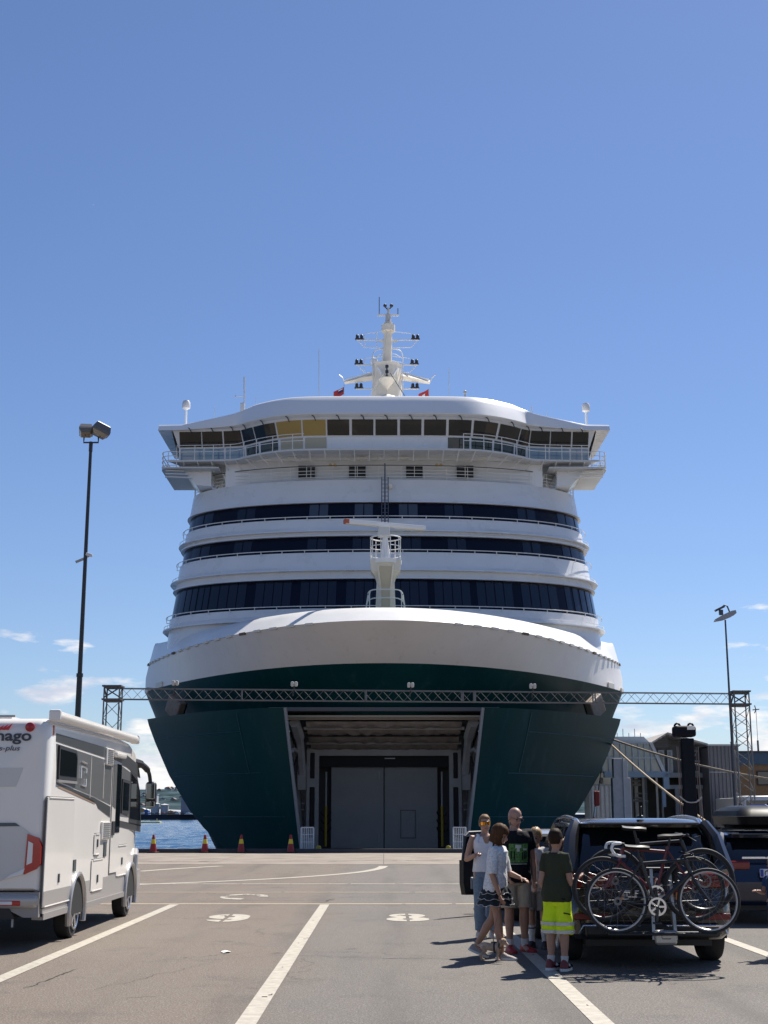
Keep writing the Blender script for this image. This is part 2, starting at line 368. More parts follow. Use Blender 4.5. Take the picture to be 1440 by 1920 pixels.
# cracks and seams worn into the tarmac
CRK = mat('asphalt_crack', (.035, .032, .03), .9)
def crack(a, c, amp, wd, sd):
    a, c = gnd(*a), gnd(*c); d = (c - a); n = Vector((-d.y, d.x, 0)).normalized(); A_, B_ = [], []; k = int(d.length * 9) + 4
    for i in range(k + 1):
        f = i / k; p = a + d * f + n * amp * (mnoise.noise(Vector((f * 9, sd, 0))) + .5 * mnoise.noise(Vector((f * 31, sd, 3)))); w_ = wd * (.25 + .75 * abs(mnoise.noise(Vector((f * 14, sd, 7))))) * min(1, 6 * f, 6 * (1 - f))
        A_.append(p + n * w_ + Vector((0, 0, .0045))); B_.append(p - n * w_ + Vector((0, 0, .0045)))
    tag(MB().rows([A_, B_]).build('asphalt_crack', CRK), kind='structure')
crack((45, 1855), (145, 1816), .05, .022, 1); crack((150, 1862), (420, 1800), .12, .007, 2); crack((480, 1790), (720, 1797), .1, .014, 3); crack((690, 1797), (900, 1799), .08, .018, 4); crack((300, 1690), (620, 1688), .2, .03, 5)
crack((230, 1872), (300, 1868), .05, .02, 6); crack((610, 1692), (625, 1685), .1, .03, 7)
# scraps of litter on the tarmac
PAP = mat('white_paper', (0.75, 0.74, 0.7), 0.8)
for i, (px, py, s) in enumerate([(423, 1786, .11)]):
    p = gnd(px, py); b = MB(); k = 5
    vs = [(p.x + s * random.uniform(.4, .6) * math.cos(a) * 1.3, p.y + s * math.sin(a), 0.006 + random.uniform(0, .02)) for a in [2 * math.pi * j / 7 for j in range(7)]]
    b.add(vs + [(p.x, p.y, .03)], [(j, (j + 1) % 7, 7) for j in range(7)])
    tag(b.build('paper_scrap', PAP), ['white scrap of paper lying in the lane marked 9', 'tiny pale litter scrap near the front edge, left of the middle line', 'tiny pale litter scrap on brown asphalt below the slanting white line'][i], 'litter')

# ---------------------------------------------------------------- far shore
def hill():
    b = MB(); rows = []
    for j in range(14):
        y = 1700 + j * 130; r = []
        for i in range(90):
            x = -1900 + i * 45
            h = 66 * (1 - ((j - 9) / 9.5) ** 2) * (0.75 + 0.25 * math.sin(x * 0.0021 + 1.0)) + 9 * mnoise.noise(Vector((x * .004, y * .004, 0))) + 3.5 * mnoise.noise(Vector((x * .03, y * .02, 5)))
            r.append((x, y, max(-4, h)))
        rows.append(r)
    return tag(b.rows(rows).build('wooded_hill', mat('haze_tinted_forest', (0.018, 0.034, 0.038), 1.0, spec=0.0, var=0.5, vscale=0.03, rgb2=(0.05, 0.075, 0.085))), kind='structure')  # blue of distant haze is mixed into the tree colour
hill()
tag(MB().box((-150, 1290, -0.4), (1500, 160, 5.2)).build('far_quay', mat('far_quay_wall', (0.03, 0.035, 0.045), 0.9, var=0.3, vscale=0.05)), kind='structure')
SH = 1215
def place(px0, px1, py0, py1, Y): a = at(px0, py1, Y); c = at(px1, py0, Y); return a.x, c.x, a.z, c.z
for (p0, p1, t0, lab) in [(283, 300, 1505, 'pale grey storage silo with a white cap nearest the camper mirror'), (300, 317, 1507, 'shorter pale grey storage silo on the far quay beside orange shed')]:
    x0, x1, z0, z1 = place(p0, p1, t0, 1532, SH); r = (x1 - x0) / 2; e = empty('storage_silo', ((x0 + x1) / 2, SH, 2), label=lab, cat='silo', group='silos on the far shore')
    MB().lathe([(r * .96, -1), (r * .96, z1 - 3.4)], n=20).build('silo_wall', mat('silo_white', (0.42, 0.42, 0.42), 0.7, var=.15, vscale=.2), e, smooth=True)
    MB().lathe([(r * 1.02, z1 - 3.4), (r * 1.02, z1 - 2.8), (.01, z1 - 2)], n=20).build('roof', mat('silo_cap', (.62, .6, .57), .7), e)
x0, x1, z0, z1 = place(340, 363, 1488, 1533, SH - 10); e = empty('grain_tower', ((x0 + x1) / 2, SH - 10, 2), label='tall blue grey block tower on the far shore by the hull', cat='tower')
MB().box((0, 0, (z1 - 2) / 2), (x1 - x0, 10, z1 - 2)).build('wall', mat('tower_cladding', (.16, .19, .24), .8, var=.1, vscale=.3), e)
MB().box((0, 0, z1 - 1.7), (x1 - x0 + .6, 10.6, .6)).build('roof', mat('tower_cap', (.3, .32, .34), .8), e)
x0, x1, z0, z1 = place(284, 296, 1490, 1532, SH + 30); e = empty('office_block', ((x0 + x1) / 2, SH + 30, 2), label='pale block with flat top behind the silos across the water', cat='building')
MB().box((0, 0, (z1 - 2) / 2), (x1 - x0, 10, z1 - 2)).build('wall', mat('pale_block', (.36, .37, .38), .8), e)
MB().box((0, 0, z1 - 1.7), (x1 - x0 + .8, 10.6, .6)).build('roof', mat('tower_cap', (.3, .32, .34), .8), e)
sheds = [(316, 327, 1520, 1531, (.5, .24, .06), 'orange low shed beside the silos across the water'), (326, 338, 1522, 1532, (.30, .2, .15), 'brown low shed with white roof across the water'),
         (347, 360, 1526, 1533, (.55, .53, .5), 'small white building at the foot of the blue grey tower'), (264, 273, 1516, 1531, (.45, .25, .1), 'ochre shed across the water just right of the camper'), (272, 280, 1518, 1531, (.04, .12, .38), 'blue container stack on the far quay')]
for p0, p1, t0, t1, c, lab in sheds:
    x0, x1, z0, z1 = place(p0, p1, t0, t1, SH - 25); e = empty('quayside_shed', ((x0 + x1) / 2, SH - 25, 2), label=lab, cat='building', group='sheds on the far shore')
    wd, h = x1 - x0, z1 - 2
    MB().prism([(-wd / 2, 0), (wd / 2, 0), (wd / 2, h * .8), (0, h), (-wd / 2, h * .8)], 'Y', -5, 5).build('wall', mat('shed_%s' % lab[:5].strip(), c, .8), e)
    MB().prism([(-wd / 2 - .3, h * .82), (0, h + .05), (wd / 2 + .3, h * .82), (wd / 2 + .3, h * .87), (0, h + .45), (-wd / 2 - .3, h * .87)], 'Y', -5.4, 5.4).build('roof', mat('shed_roof', (.5, .48, .45), .8), e)
for i in range(16):
    x = -205 + i * 4.1 + random.uniform(-1, 1); z = 2
    c = random.choice([(.6, .6, .6), (.05, .06, .08), (.3, .05, .04), (.55, .55, .55)]); e = empty('distant_car', (x, SH - 78, 2.2), label='speck of a parked vehicle in the row along the far quay', cat='car', group='vehicles parked on the far quay')
    MB().prism([(-2, .3), (2, .3), (2.1, .9), (1.2, 1.0), (.6, 1.5), (-1.2, 1.5), (-1.9, .95)], 'Y', -.85, .85).build('body', mat('far_car_%d' % int(c[0] * 100), c, .4), e)
hs = random.Random(3)
for i in range(34):
    y = hs.uniform(1750, 2500); x = -y * hs.uniform(.128, .185)
    h = 66 * (1 - (((y - 1700) / 130 - 9) / 9.5) ** 2) * (0.75 + 0.25 * math.sin(x * 0.0021 + 1.0)) + 9 * mnoise.noise(Vector((x * .004, y * .004, 0)))
    s = hs.uniform(3.5, 6.5); e = empty('hillside_house', (x, y, h - 1), hs.uniform(-.5, .5), label='small pale house scattered among the trees on the far hill', cat='house', group='houses on the far wooded hill')
    MB().box((0, 0, s * .3), (s * 1.3, s, s * .6)).build('wall', mat('house_wall_%d' % (i % 3), [(.5, .48, .44), (.34, .3, .25), (.6, .6, .6)][i % 3], .8), e)
    MB().prism([(-s * .75, s * .6), (s * .75, s * .6), (0, s * 1.0)], 'Y', -s * .6, s * .6).build('roof', mat('house_roof_%d' % (i % 2), [(.14, .13, .13), (.2, .1, .07)][i % 2], .8), e)
e = empty('work_raft', at(272, 1534.5, 700).to_tuple()[:2] + (WZ,), label='low yellowish raft floating on the water by the camper mirror', cat='raft')
MB().rbox((0, 0, .3), (16, 6, 1.2), .3).build('deck', mat('raft_yellow', (.45, .40, .1), .7, var=.3), e)
MB().tube([(-7, 0, 1), (-7, 0, 3)], .2, 6).tube([(6, 0, 1), (6, 0, 2.4)], .2, 6).build('post', mat('raft_post', (.4, .38, .3), .7), e)
# ---------------------------------------------------------------- the ferry
FO = Vector((0, 80, WZ))
ferry = empty('ferry', FO, label='large white and dark green car ferry with open bow doors', cat='ferry')
def FB(mb, name, m, parent=None, smooth=False, sharp=40): return mb.build(name, m, parent or ferry, smooth, off=FO, sharp=sharp)
TEAL = mat('dark_green_hull_paint', (0.0022, 0.031, 0.033), 0.42, spec=0.14, var=0.10, vscale=0.25, rgb2=(0.003, 0.038, 0.039), stretch=(1, 1, .5), bump=0.10, bscale=.8)
streaks(TEAL, (.035, .075, .08), .35, (1.6, 1.6, .12)); streaks(TEAL, (.09, .085, .075), .22, (4, 4, .5), .62, .78, 5.0)
HGREY = streaks(mat('upper_hull_white_paint', (0.74, 0.70, 0.66), 0.4, var=0.05, vscale=0.3, bump=.08, bscale=.7), (.44, .38, .31), .35, (2.5, 2.5, .2), .58, .8)
SUPER = streaks(mat('superstructure_white_paint', (0.73, 0.735, 0.74), 0.28, var=0.04, vscale=0.5, bump=0.16, bscale=0.7), (.46, .42, .36), .28, (3, 3, .16), .60, .8)
BAND = mat('navy_window_band', (0.004, 0.006, 0.016), 0.25, spec=0.25)
GLASS = mat('tinted_ship_glass', (0.008, 0.013, 0.024), 0.06, spec=0.7)
CREAM = mat('cream_ship_paint', (0.75, 0.69, 0.58), 0.45, var=0.06)
HZ = [12.45, 11.5, 10.6, 9.6, 8.2, 7.0, 4.0, 0.0, -3.0]
HYC = [71.3, 69.7, 71.1, 72.5, 73.9, 74.8, 76.2, 77.6, 79.0]
HK = [.085, .085, .078, .070, .068, .066, .066, .066, .07]
HW = [15.2, 15.8, 16.0, 15.8, 15.1, 14.5, 12.7, 10.4, 8.6]
HZr, HYr, HKr, HWr = HZ[::-1], HYC[::-1], HK[::-1], HW[::-1]
def hull_pt(z, t):
    """t in -1..1 runs round the bow at height z, beyond 1 aft along the side"""
    yc, k, W = interp(z, HZr, HYr), interp(z, HZr, HKr), interp(z, HZr, HWr)
    s = 1 if t >= 0 else -1; a = abs(t)
    if a <= 1:
        x = W * math.sin(a * math.pi / 2) ** 0.92; return Vector((s * x, yc + k * x * x + 3.0 * max(0, a - .8) / .2 * max(0, a - .8), z))
    e = hull_pt(z, 1.0); g = min(1, (a - 1) / 1.0); wa = lerp(W, lerp(W, 16.0, .75), g)
    return Vector((s * wa, e.y + (a - 1) * 60, z))
def ts(n, lo=0.0, hi=1.0): return [lo + (hi - lo) * i / n for i in range(n + 1)]
TT = [-2.4, -1.7, -1.3, -1.1] + [-1 + 2 * i / 60 for i in range(61)] + [1.1, 1.3, 1.7, 2.4]
def hull_strip(zs, m, name, tt=TT, parent=None): return FB(MB().rows([[hull_pt(z, t) for t in tt] for z in zs]), name, m, parent, smooth=True, sharp=35)
hull_strip([11.5, 11.2, 10.9, 10.6, 10.2, 9.8, 9.6], HGREY, 'upper_hull')
hull_strip([9.6, 9.2, 8.7, 8.2, 7.6, 7.05], TEAL, 'flared_hull')
# whaleback rim: rounded white plating on top of the flare
rim = []
for i, (dz, ins) in enumerate([(0, -.06), (.05, .02), (.25, .35), (.55, .85), (.8, 1.3), (.92, 1.7), (.94, 2.3)]):
    r = []
    for t in TT:
        p = hull_pt(11.5, t); q = hull_pt(11.5, t + .004); d = (q - p); n = Vector((d.y, -d.x, 0)).normalized()
        k = lerp(1.0, .22, min(1, abs(t)) ** 1.5); h = lerp(1.0, 1.62, min(1, abs(t)) ** 1.4)
        r.append(p - n * ins * k + Vector((0, 0, dz * h)))
    rim.append(r)
FB(MB().rows(rim), 'whaleback_rim', streaks(mat('rim_white_paint', (0.78, 0.765, 0.735), 0.3, var=0.04, vscale=.6, bump=.12, bscale=.9), (.5, .46, .4), .3, (3, 3, 1.2), .6, .8), smooth=True, sharp=50)
tagm = mat('pale_fender_plate', (.66, .62, .54), .5)
# small drain lips along the rim seam
lip = mat('drain_lip', (.62, .58, .5), .5); dark = mat('drain_slot', (.14, .10, .065), .8)
for i in range(-22, 23):
    if abs(i) < 3: continue
    t = i / 24; p = hull_pt(11.47, t); q = hull_pt(11.47, t + .03 * (1 if t > 0 else -1)); d = (q - p); n = Vector((d.y, -d.x, 0)).normalized(); n = n if n.y < 0 else -n
    l = d.length * .55
    FB(MB().box((p + q) / 2 + n * .06, (l, .10, .13), Matrix.Rotation(math.atan2(d.y, d.x), 3, 'Z')), 'drain_lip', lip if i % 7 else dark)
for sgn, tx, z, wd in ((-1, .70, 9.75, 1.25), (-1, .86, 9.65, .8), (1, .72, 9.75, 1.25), (1, .88, 9.62, .8)):
    t = sgn * tx; p = hull_pt(z, t); q = hull_pt(z, t + .01 * sgn); d = (q - p).normalized(); n = Vector((d.y, -d.x, 0)); n = n if n.y < 0 else -n
    FB(MB().rbox(p + n * .05, (wd, .10, .36), .02, 1, Matrix.Rotation(math.atan2(d.y, d.x), 3, 'Z')), 'shell_door', tagm)
FB(MB().rows([[p - Vector((0, 0, .02)) for p in rim[-1]], [Vector((p.x * .3, 150 if abs(t) > 1 else 92, 12.3)) for p, t in zip(rim[-1], TT)]]), 'fore_deck', mat('deck_green', (.06, .10, .09), .8))
# lower hull sides, left and right of the bow opening
for s in (-1, 1):
    tt = [s * a for a in ts(16, .34, 1.0)] + [s * 1.2, s * 1.6, s * 2.4]
    hull_strip([7.05, 6, 5, 4, 2.5, 1, 0, -1.5, -3], TEAL, 'lower_hull', tt)
    # pocket for the anchors: raised pale frame, black block painting the recess shade
    c = at(318 if s < 0 else 1127, 1327, 83.0)
    n = Vector((s * .75, -.62, -.2)).normalized(); M = Matrix((Vector((.62, s * .75, 0)).normalized(), n, Vector((0, 0, 1)))).transposed()
    FB(MB().rbox(c - n * .42, (1.5, .5, 1.15), .08, 2, M @ Matrix.Rotation(s * -.5, 3, 'Y')), 'anchor_pocket', mat('anchor_pocket_paint', (.20, .18, .16), .6, var=.15, rgb2=(.16, .10, .06), vscale=3))
    FB(MB().rbox(c - n * .44 + Vector((s * -.16, 0, -.04)), (1.0, .6, .85), .06, 2, M @ Matrix.Rotation(s * -.5, 3, 'Y')), 'recess_shade_block', BLACK)
    # opened clamshell bow door
    rows = []; zz = [7.25, 7.0, 6, 5, 4, 3, 2, 1, 0, -1, -2.2]
    for z in zz:
        xi = interp(z, [-2.2, 0, 7.25], [4.3, 4.45, 5.3]); xo = interp(z, [-2.2, -1, 0, 1.5, 3.95, 6, 7.25], [5.6, 7.6, 9.2, 11.0, 12.75, 13.8, 14.35])
        yi = interp(z, [-2.2, 7.25], [74.6, 72.6]); yo = yi + 10.6 * ((xo - xi) / 9.05) ** 1.15; r = []
        for j in range(17):
            a = j / 16; x = lerp(xi, xo, a); y = yi + (yo - yi) * a ** 1.55
            r.append(Vector((s * x, y, z + (.12 * a if z > 7 else 0))))
        rows.append(r)
    b = MB().rows(rows); back = [[p + Vector((-s * .12, .5, 0)) for p in r] for r in rows]
    b.rows(back); b.rows([rows[0], back[0]]); b.rows([[r[0] for r in rows], [r[0] for r in back]]); b.rows([[r[-1] for r in rows], [r[-1] for r in back]])
    dr = FB(b, 'bow_door', TEAL, smooth=True, sharp=30)
    seam = mat('weld_seam', (.02, .075, .08), .4)
    def dpt(z, a):
        i = max(0, min(len(zz) - 2, [k for k in range(len(zz) - 1) if zz[k] >= z >= zz[k + 1]][0])); f = (z - zz[i]) / (zz[i + 1] - zz[i]); j = min(15, int(a * 16)); g = a * 16 - j
        p = lerp(lerp(rows[i][j], rows[i][j + 1], g), lerp(rows[i + 1][j], rows[i + 1][j + 1], g), f); return p + Vector((s * .01, -.02, 0))
    for (z, a0, a1) in ((6.1, .3, .97), (3.9, .22, .95), (1.6, .1, .9)):
        FB(MB().tube([dpt(z, lerp(a0, a1, k / 12)) for k in range(13)], .022, 4), 'weld_seam', seam, dr)
    FB(MB().tube([dpt(lerp(7.1, 3.9, k / 6), .3) for k in range(7)], .02, 4), 'weld_seam', seam, dr)
    FB(MB().tube([r[0] + Vector((-s * .06, -.03, 0)) for r in rows], .09, 6), 'edge_seal', mat('door_seal', (.24, .24, .24), .6), dr)

# ---- bow opening: frame, lagged ceiling, hinge arms, inner door, ramp
INW = mat('vehicle_deck_paint', (.40, .39, .38), .6, var=.12, vscale=1.2)
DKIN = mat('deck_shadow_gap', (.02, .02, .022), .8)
for s in (-1, 1):
    FB(MB().rows([[(s * 5.5, 74.5, 7.0), (s * 5.35, 83.5, 5.6)], [(s * 5.1, 74.8, 3.5), (s * 5.0, 83.5, 3.2)], [(s * 4.6, 75.2, -.4), (s * 4.6, 83.5, -.4)]]), 'side_wall', INW)
FB(MB().rows([[(-7, 74.9, 7.02), (7, 74.9, 7.02)], [(-6.5, 76.2, 7.05), (6.5, 76.2, 7.05)], [(-5.6, 83.6, 6.6), (5.6, 83.6, 6.6)]]), 'ceiling', INW)
LAG = mat('quilted_lagging', (.42, .35, .29), .75, var=.2, vscale=2, bump=.7, bscale=3)
rs = random.Random(5)
for k, (y0, y1, z0, z1) in enumerate([(75.6, 77.0, 6.72, 6.5), (77.1, 78.5, 6.45, 6.2), (78.8, 80.3, 6.1, 5.85), (80.5, 81.9, 5.8, 5.55)]):
    rows = []
    for j in range(9):
        f = j / 8; r = []
        for i in range(60):
            x = -4.3 + 8.6 * i / 59
            r.append((x, lerp(y0, y1, f), lerp(z0, z1, f) - .16 * math.sin(f * math.pi) - .14 * mnoise.noise(Vector((x * 2.2, f * 3 + k * 7, k))) * math.sin(f * math.pi) ** .4))
        rows.append(r)
    FB(MB().rows(rows), 'lagging_roll', LAG, smooth=True, sharp=60)
    FB(MB().bar((-4.5, y1 + .04, z1 - .06), (4.5, y1 + .04, z1 - .06), .12, .16), 'ceiling_beam', DKIN if k == 1 else INW)
FB(MB().bar((-5.4, 74.95, 6.95), (5.4, 74.95, 6.95), .22, .12).bar((-5.3, 75.4, 6.85), (5.3, 75.4, 6.85), .15, .10), 'top_seal_bar', mat('seal_bar', (.34, .29, .23), .5))
b = MB(); fz = 5.45
for s in (-1, 1):
    b.box((s * 4.2, 81.8, 2.5), (.72, .35, 6.0)); b.box((s * 4.85, 83.3, 3), (.9, .3, 7.2))
b.box((0, 81.8, fz - .12), (9.1, .36, .42)); FB(b, 'portal_frame', INW)
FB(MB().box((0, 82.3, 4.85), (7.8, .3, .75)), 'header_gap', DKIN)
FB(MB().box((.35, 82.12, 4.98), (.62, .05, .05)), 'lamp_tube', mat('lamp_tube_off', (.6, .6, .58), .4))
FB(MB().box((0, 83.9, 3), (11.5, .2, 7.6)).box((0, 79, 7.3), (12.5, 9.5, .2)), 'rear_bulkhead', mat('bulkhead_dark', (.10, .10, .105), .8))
DOORM = mat('inner_door_paint', (.27, .27, .268), .55, var=.08, vscale=.9)
dl = FB(MB().rbox((-1.58, 82.6, 2.15), (3.12, .2, 4.75), .02), 'inner_door', DOORM)
d2 = FB(MB().rbox((1.605, 82.6, 2.15), (3.15, .2, 4.75), .02), 'inner_door', DOORM)
for z in (.4, 4.0): FB(MB().rbox((-.3, 82.47, z), (.12, .07, .5), .02), 'hinge', GREYP, dl)
b = MB(); hx, hz = 1.42, 1.17
for (cx, cz, wx, wz) in ((hx - .44, hz, .05, 1.6), (hx + .44, hz, .05, 1.6), (hx, hz + .8, .93, .05), (hx, hz - .8, .93, .05)): b.box((cx, 82.48, cz), (wx, .06, wz))
FB(b, 'hatch_frame', mat('hatch_line', (.12, .12, .12), .6), d2)
FB(MB().rbox((hx, 82.49, hz), (.8, .04, 1.5), .02), 'hatch', DOORM, d2)
FB(MB().tube([(hx + .14 * math.cos(a), 82.45, hz + .15 + .14 * math.sin(a)) for a in [k * math.pi / 8 for k in range(16)]], .016, 5, closed=True).bar((hx - .12, 82.45, hz + .15), (hx + .12, 82.45, hz + .15), .02).bar((hx, 82.45, hz + .03), (hx, 82.45, hz + .27), .02), 'hand_wheel', GREYP, d2)
FB(MB().bar((hx + .55, 82.46, hz - .45), (hx + .55, 82.46, hz + .35), .035), 'grab_bar', GREYP, d2)
for s in (-1, 1):
    # slotted guide plate, hinge arm, gas pipe, railings
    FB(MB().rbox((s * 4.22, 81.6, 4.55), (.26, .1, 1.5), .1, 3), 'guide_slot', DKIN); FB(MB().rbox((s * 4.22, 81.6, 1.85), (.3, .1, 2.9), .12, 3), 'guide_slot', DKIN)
    arm = [(s * 4.95, 76.0, 6.7), (s * 4.8, 77.5, 6.0), (s * 4.75, 78.6, 5.1), (s * 4.7, 79.6, 3.9)]
    FB(MB().tube(catmull(arm, 5), [.32] * 6 + [.24] * 10, 6), 'hinge_arm', INW, smooth=True)
    FB(MB().prism([(79.2, 3.9), (80.3, 4.6), (80.3, 3.5), (79.7, 3.1)], 'X', s * 4.5, s * 4.95), 'hinge_bracket', INW)
    FB(MB().tube(catmull([(s * 5.2, 75.3, 4.9), (s * 5.05, 76.6, 5.25), (s * 4.95, 78.4, 5.2), (s * 4.9, 79.5, 4.9)], 5), .12, 6), 'arched_rib', INW, smooth=True)
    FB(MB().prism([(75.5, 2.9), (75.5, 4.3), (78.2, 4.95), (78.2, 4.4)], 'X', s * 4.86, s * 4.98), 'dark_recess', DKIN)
    FB(MB().tube([(s * 3.42, 82.0, 4.2), (s * 3.42, 82.0, 2.2)], .055, 8), 'riser_pipe', INW)
    FB(MB().tube([(s * 3.42, 82.0, 2.2), (s * 3.42, 82.0, -.1)], .075, 8), 'yellow_riser_pipe', mat('yellow_pipe', (.42, .29, .02), .5))
    for z in (2.35, 2.0): FB(MB().bar((s * 5.05, 75.2, z), (s * 4.6, 80, z), .05), 'wall_rail', INW)
    for k, (yy, zz2) in enumerate([(82.2, 1.9), (82.2, 1.45), (82.2, 1.0)]):
        FB(MB().tube([(s * (3.42 + .3 * math.cos(a)), 82.2, zz2 + .28 * math.sin(a)) for a in [math.pi * (1 + j / 8) for j in range(9)]], .035, 5), 'cable_loop', BLACK)
    FB(MB().prism([(s * 4.0, -.3), (s * 5.1, -.3), (s * 5.1, 1.1), (s * 4.5, .7)], 'Y', 79.0, 79.3), 'ramp_stop', INW)
FB(MB().box((0, 78.5, -.35), (9.2, 9.5, .18)), 'ramp_floor', mat('ramp_steel', (.03, .035, .06), .6, var=.2))

# ---- superstructure front
SW, SL, SN = 14.05, 6.5, 2.3
def yc_of(z): return 86.4 - (23.1 - z) * .42
def sw_of(z): return SW - max(0, z - 14.0) * .085
def front(u, z, d=0.0):
    """u in -1..1 round the front, d outward"""
    th = abs(u) * math.pi / 2; s = 1 if u >= 0 else -1
    x = sw_of(z) * math.sin(th) ** (2 / SN); y = yc_of(z) + SL * (1 - math.cos(th) ** (2 / SN))
    W_ = sw_of(z); nx, ny = (abs(x) / W_) ** (SN - 1) / W_, -((1 - (y - yc_of(z)) / SL) ** (SN - 1)) / SL
    l = math.hypot(nx, ny); return Vector((s * (x + d * nx / l), y + d * ny / l, z))
def u_of_x(x):
    s = 1 if x >= 0 else -1; return s * math.asin(min(1, (abs(x) / SW)) ** (SN / 2)) * 2 / math.pi
UU = [-1 + 2 * i / 90 for i in range(91)]
def xs_even(n): return [u_of_x(SW * math.sin(-math.pi / 2 + math.pi * i / n)) for i in range(n + 1)]
UU = xs_even(70)
def ring_row(z, d, aft=40): 
    r = [front(u, z, d) for u in UU]; a, e = r[0].copy(), r[-1].copy(); a.y += aft; e.y += aft; return [a] + r + [e]
prof = [(11.6, 0), (13.25, 0), (13.25, .38), (13.33, .38), (13.33, 0), (14.07, .02), (14.07, -.1), (16.03, -.1), (16.03, .16), (16.13, .16), (16.13, .02), (16.55, .02), (16.55, .42), (16.62, .42), (16.62, 0),
        (17.87, .02), (17.87, -.1), (19.0, -.1), (19.0, .16), (19.1, .16), (19.1, .02), (19.3, .02), (19.3, .36), (19.37, .36), (19.37, 0), (20.26, .02), (20.26, -.1), (21.43, -.1), (21.43, .14), (21.51, .14), (21.51, .02), (23.12, .02), (23.12, -.15)]
FB(MB().rows([ring_row(z, d) for z, d in prof]), 'superstructure_wall', SUPER, smooth=True, sharp=35)
FB(MB().rows([ring_row(23.05, -.1), [Vector((p.x * .2, 120, 23.05)) for p in ring_row(23.05, -.1)]]), 'open_deck', mat('deck_grey', (.25, .25, .25), .8))
def px_u(px, py, z): 
    x = 0.0
    for _ in range(6):
        y = front(u_of_x(max(-SW + .01, min(SW - .01, x))), z).y; x = at(px, py, y).x * SW / sw_of(z)
    return u_of_x(max(-SW + .005, min(SW - .005, x)))
def band(z0, z1, panes, name):
    o = FB(MB().rows([ring_row(z0 + .003, -.085), ring_row(z1 - .003, -.085)]), name, BAND, smooth=True)
    for (u0, u1, sp) in panes:
        k = max(2, int(abs(u1 - u0) / .012)); us = [lerp(u0, u1, i / k) for i in range(k + 1)]; za, zb = z0 + .10, z1 - .10
        b = MB().rows([[front(u, za, -.085) for u in us], [front(u, za, -.055) for u in us], [front(u, zb, -.055) for u in us], [front(u, zb, -.085) for u in us]])
        FB(b, 'pane', GLASS if sp == 0 else mat('curtained_glass', (.055, .07, .095), .12, spec=.7), o)
    return o
pm = []
for a, c in ((366, 381), (383, 399), (445, 460), (462, 478), (580, 597), (599, 615), (665, 681), (683, 699), (748, 764), (766, 783), (834, 850), (852, 868), (971, 986), (989, 1004), (1046, 1060), (1062, 1076), (1079, 1088)):
    pm.append((a, c))
band(20.26, 21.43, [(px_u(a, 957, 20.9), px_u(c, 957, 20.9), i in (4, 5, 6, 7, 8, 9)) for i, (a, c) in enumerate(pm)], 'window_band')
pm2 = [(a - (4 if a < 720 else -6) + (0 if 500 < a < 900 else (-3 if a < 720 else 4)), c - (4 if c < 720 else -6) + (0 if 500 < c < 900 else (-3 if c < 720 else 4))) for a, c in pm[:-1]]
band(17.87, 19.0, [(px_u(a, 1020, 18.4), px_u(c, 1020, 18.4), 0) for a, c in pm2], 'window_band')
pa = []
for g0 in (393, 478, 563, 649, 735, 815, 895, 979):
    for k in range(4): pa.append((g0 + k * 17.2, g0 + k * 17.2 + 15.4))
for x0 in (1062, 1077, 1090, 1101, 1110): pa.append((x0, x0 + 10 - (x0 - 1062) * .06))
for x0 in (336, 347, 358, 370, 381): pa.append((x0, x0 + 9.5))
band(14.07, 16.03, [(px_u(a, 1110, 15.1), px_u(c, 1110, 15.1), 0) for a, c in pa], 'window_band')
RAIL = mat('white_rail_paint', (.74, .73, .70), .45)
def rail(zf, heights, d, us, post_every, name, r=.028, foot=0.0, lean=0.0):
    b = MB()
    for h in heights: b.tube([front(u, zf, d + lean * h) + Vector((0, 0, h)) for u in us], r, 5)
    acc = 0; last = None
    for u in us:
        p = front(u, zf, d)
        if last is None or (p - last).length > post_every:
            q = front(u, zf, d + lean * max(heights)) + Vector((0, 0, max(heights))); w0 = front(u, zf, 0.0) + Vector((0, 0, foot))
            b.tube([w0, p + Vector((0, 0, foot)), q] if abs(d) > .05 else [p, q], r * .9, 5); last = p
    return FB(b, name, RAIL)
US = xs_even(110)
for z in (14.09, 17.89, 20.28): rail(z, [.10], .24, [u for u in US if abs(u) < .985], 1.35, 'grab_rail', foot=-.12)
for z in (16.62, 19.37, 13.33): rail(z, [.20], .30, [u for u in US if .35 < abs(u) < .96], 1.3, 'ledge_rail', r=.018)
rail(23.12, [.22, .44, .66, .95], -.05, US, 1.3, 'deck_railing', r=.022)
FB(MB().tube([front(u, 23.12, -.05) + Vector((0, 0, .98)) for u in US], .035, 6), 'dark_handrail', mat('dark_handrail_paint', (.05, .05, .06), .5))
for s in (-1, 1):       # slanting stays at the corners of the open deck
    b = MB()
    for k in range(8):
        u = s * (.60 + k * .045); p = front(u, 23.1, -.2); b.tube([p, p + Vector((-s * .45, 1.1, 1.0))], .035, 5)
    FB(b, 'corner_stays', RAIL)
    p = front(s * .93, 23.1, -.3); FB(MB().lathe([(.0, -.3), (.32, -.3), (.32, .0), (.26, .02), (.26, -.15), (0.001, -.2)], (p.x * .97, p.y - .6, 24.45), 18, rot=Matrix.Rotation(R(90), 3, 'X')), 'horn', mat('horn_grey', (.2, .2, .2), .5))
    FB(MB().lathe([(.001, .1), (.2, .08), (.22, 0)], (p.x * .97, p.y - .35, 24.45), 14, rot=Matrix.Rotation(R(90), 3, 'X')), 'horn_core', BLACK)
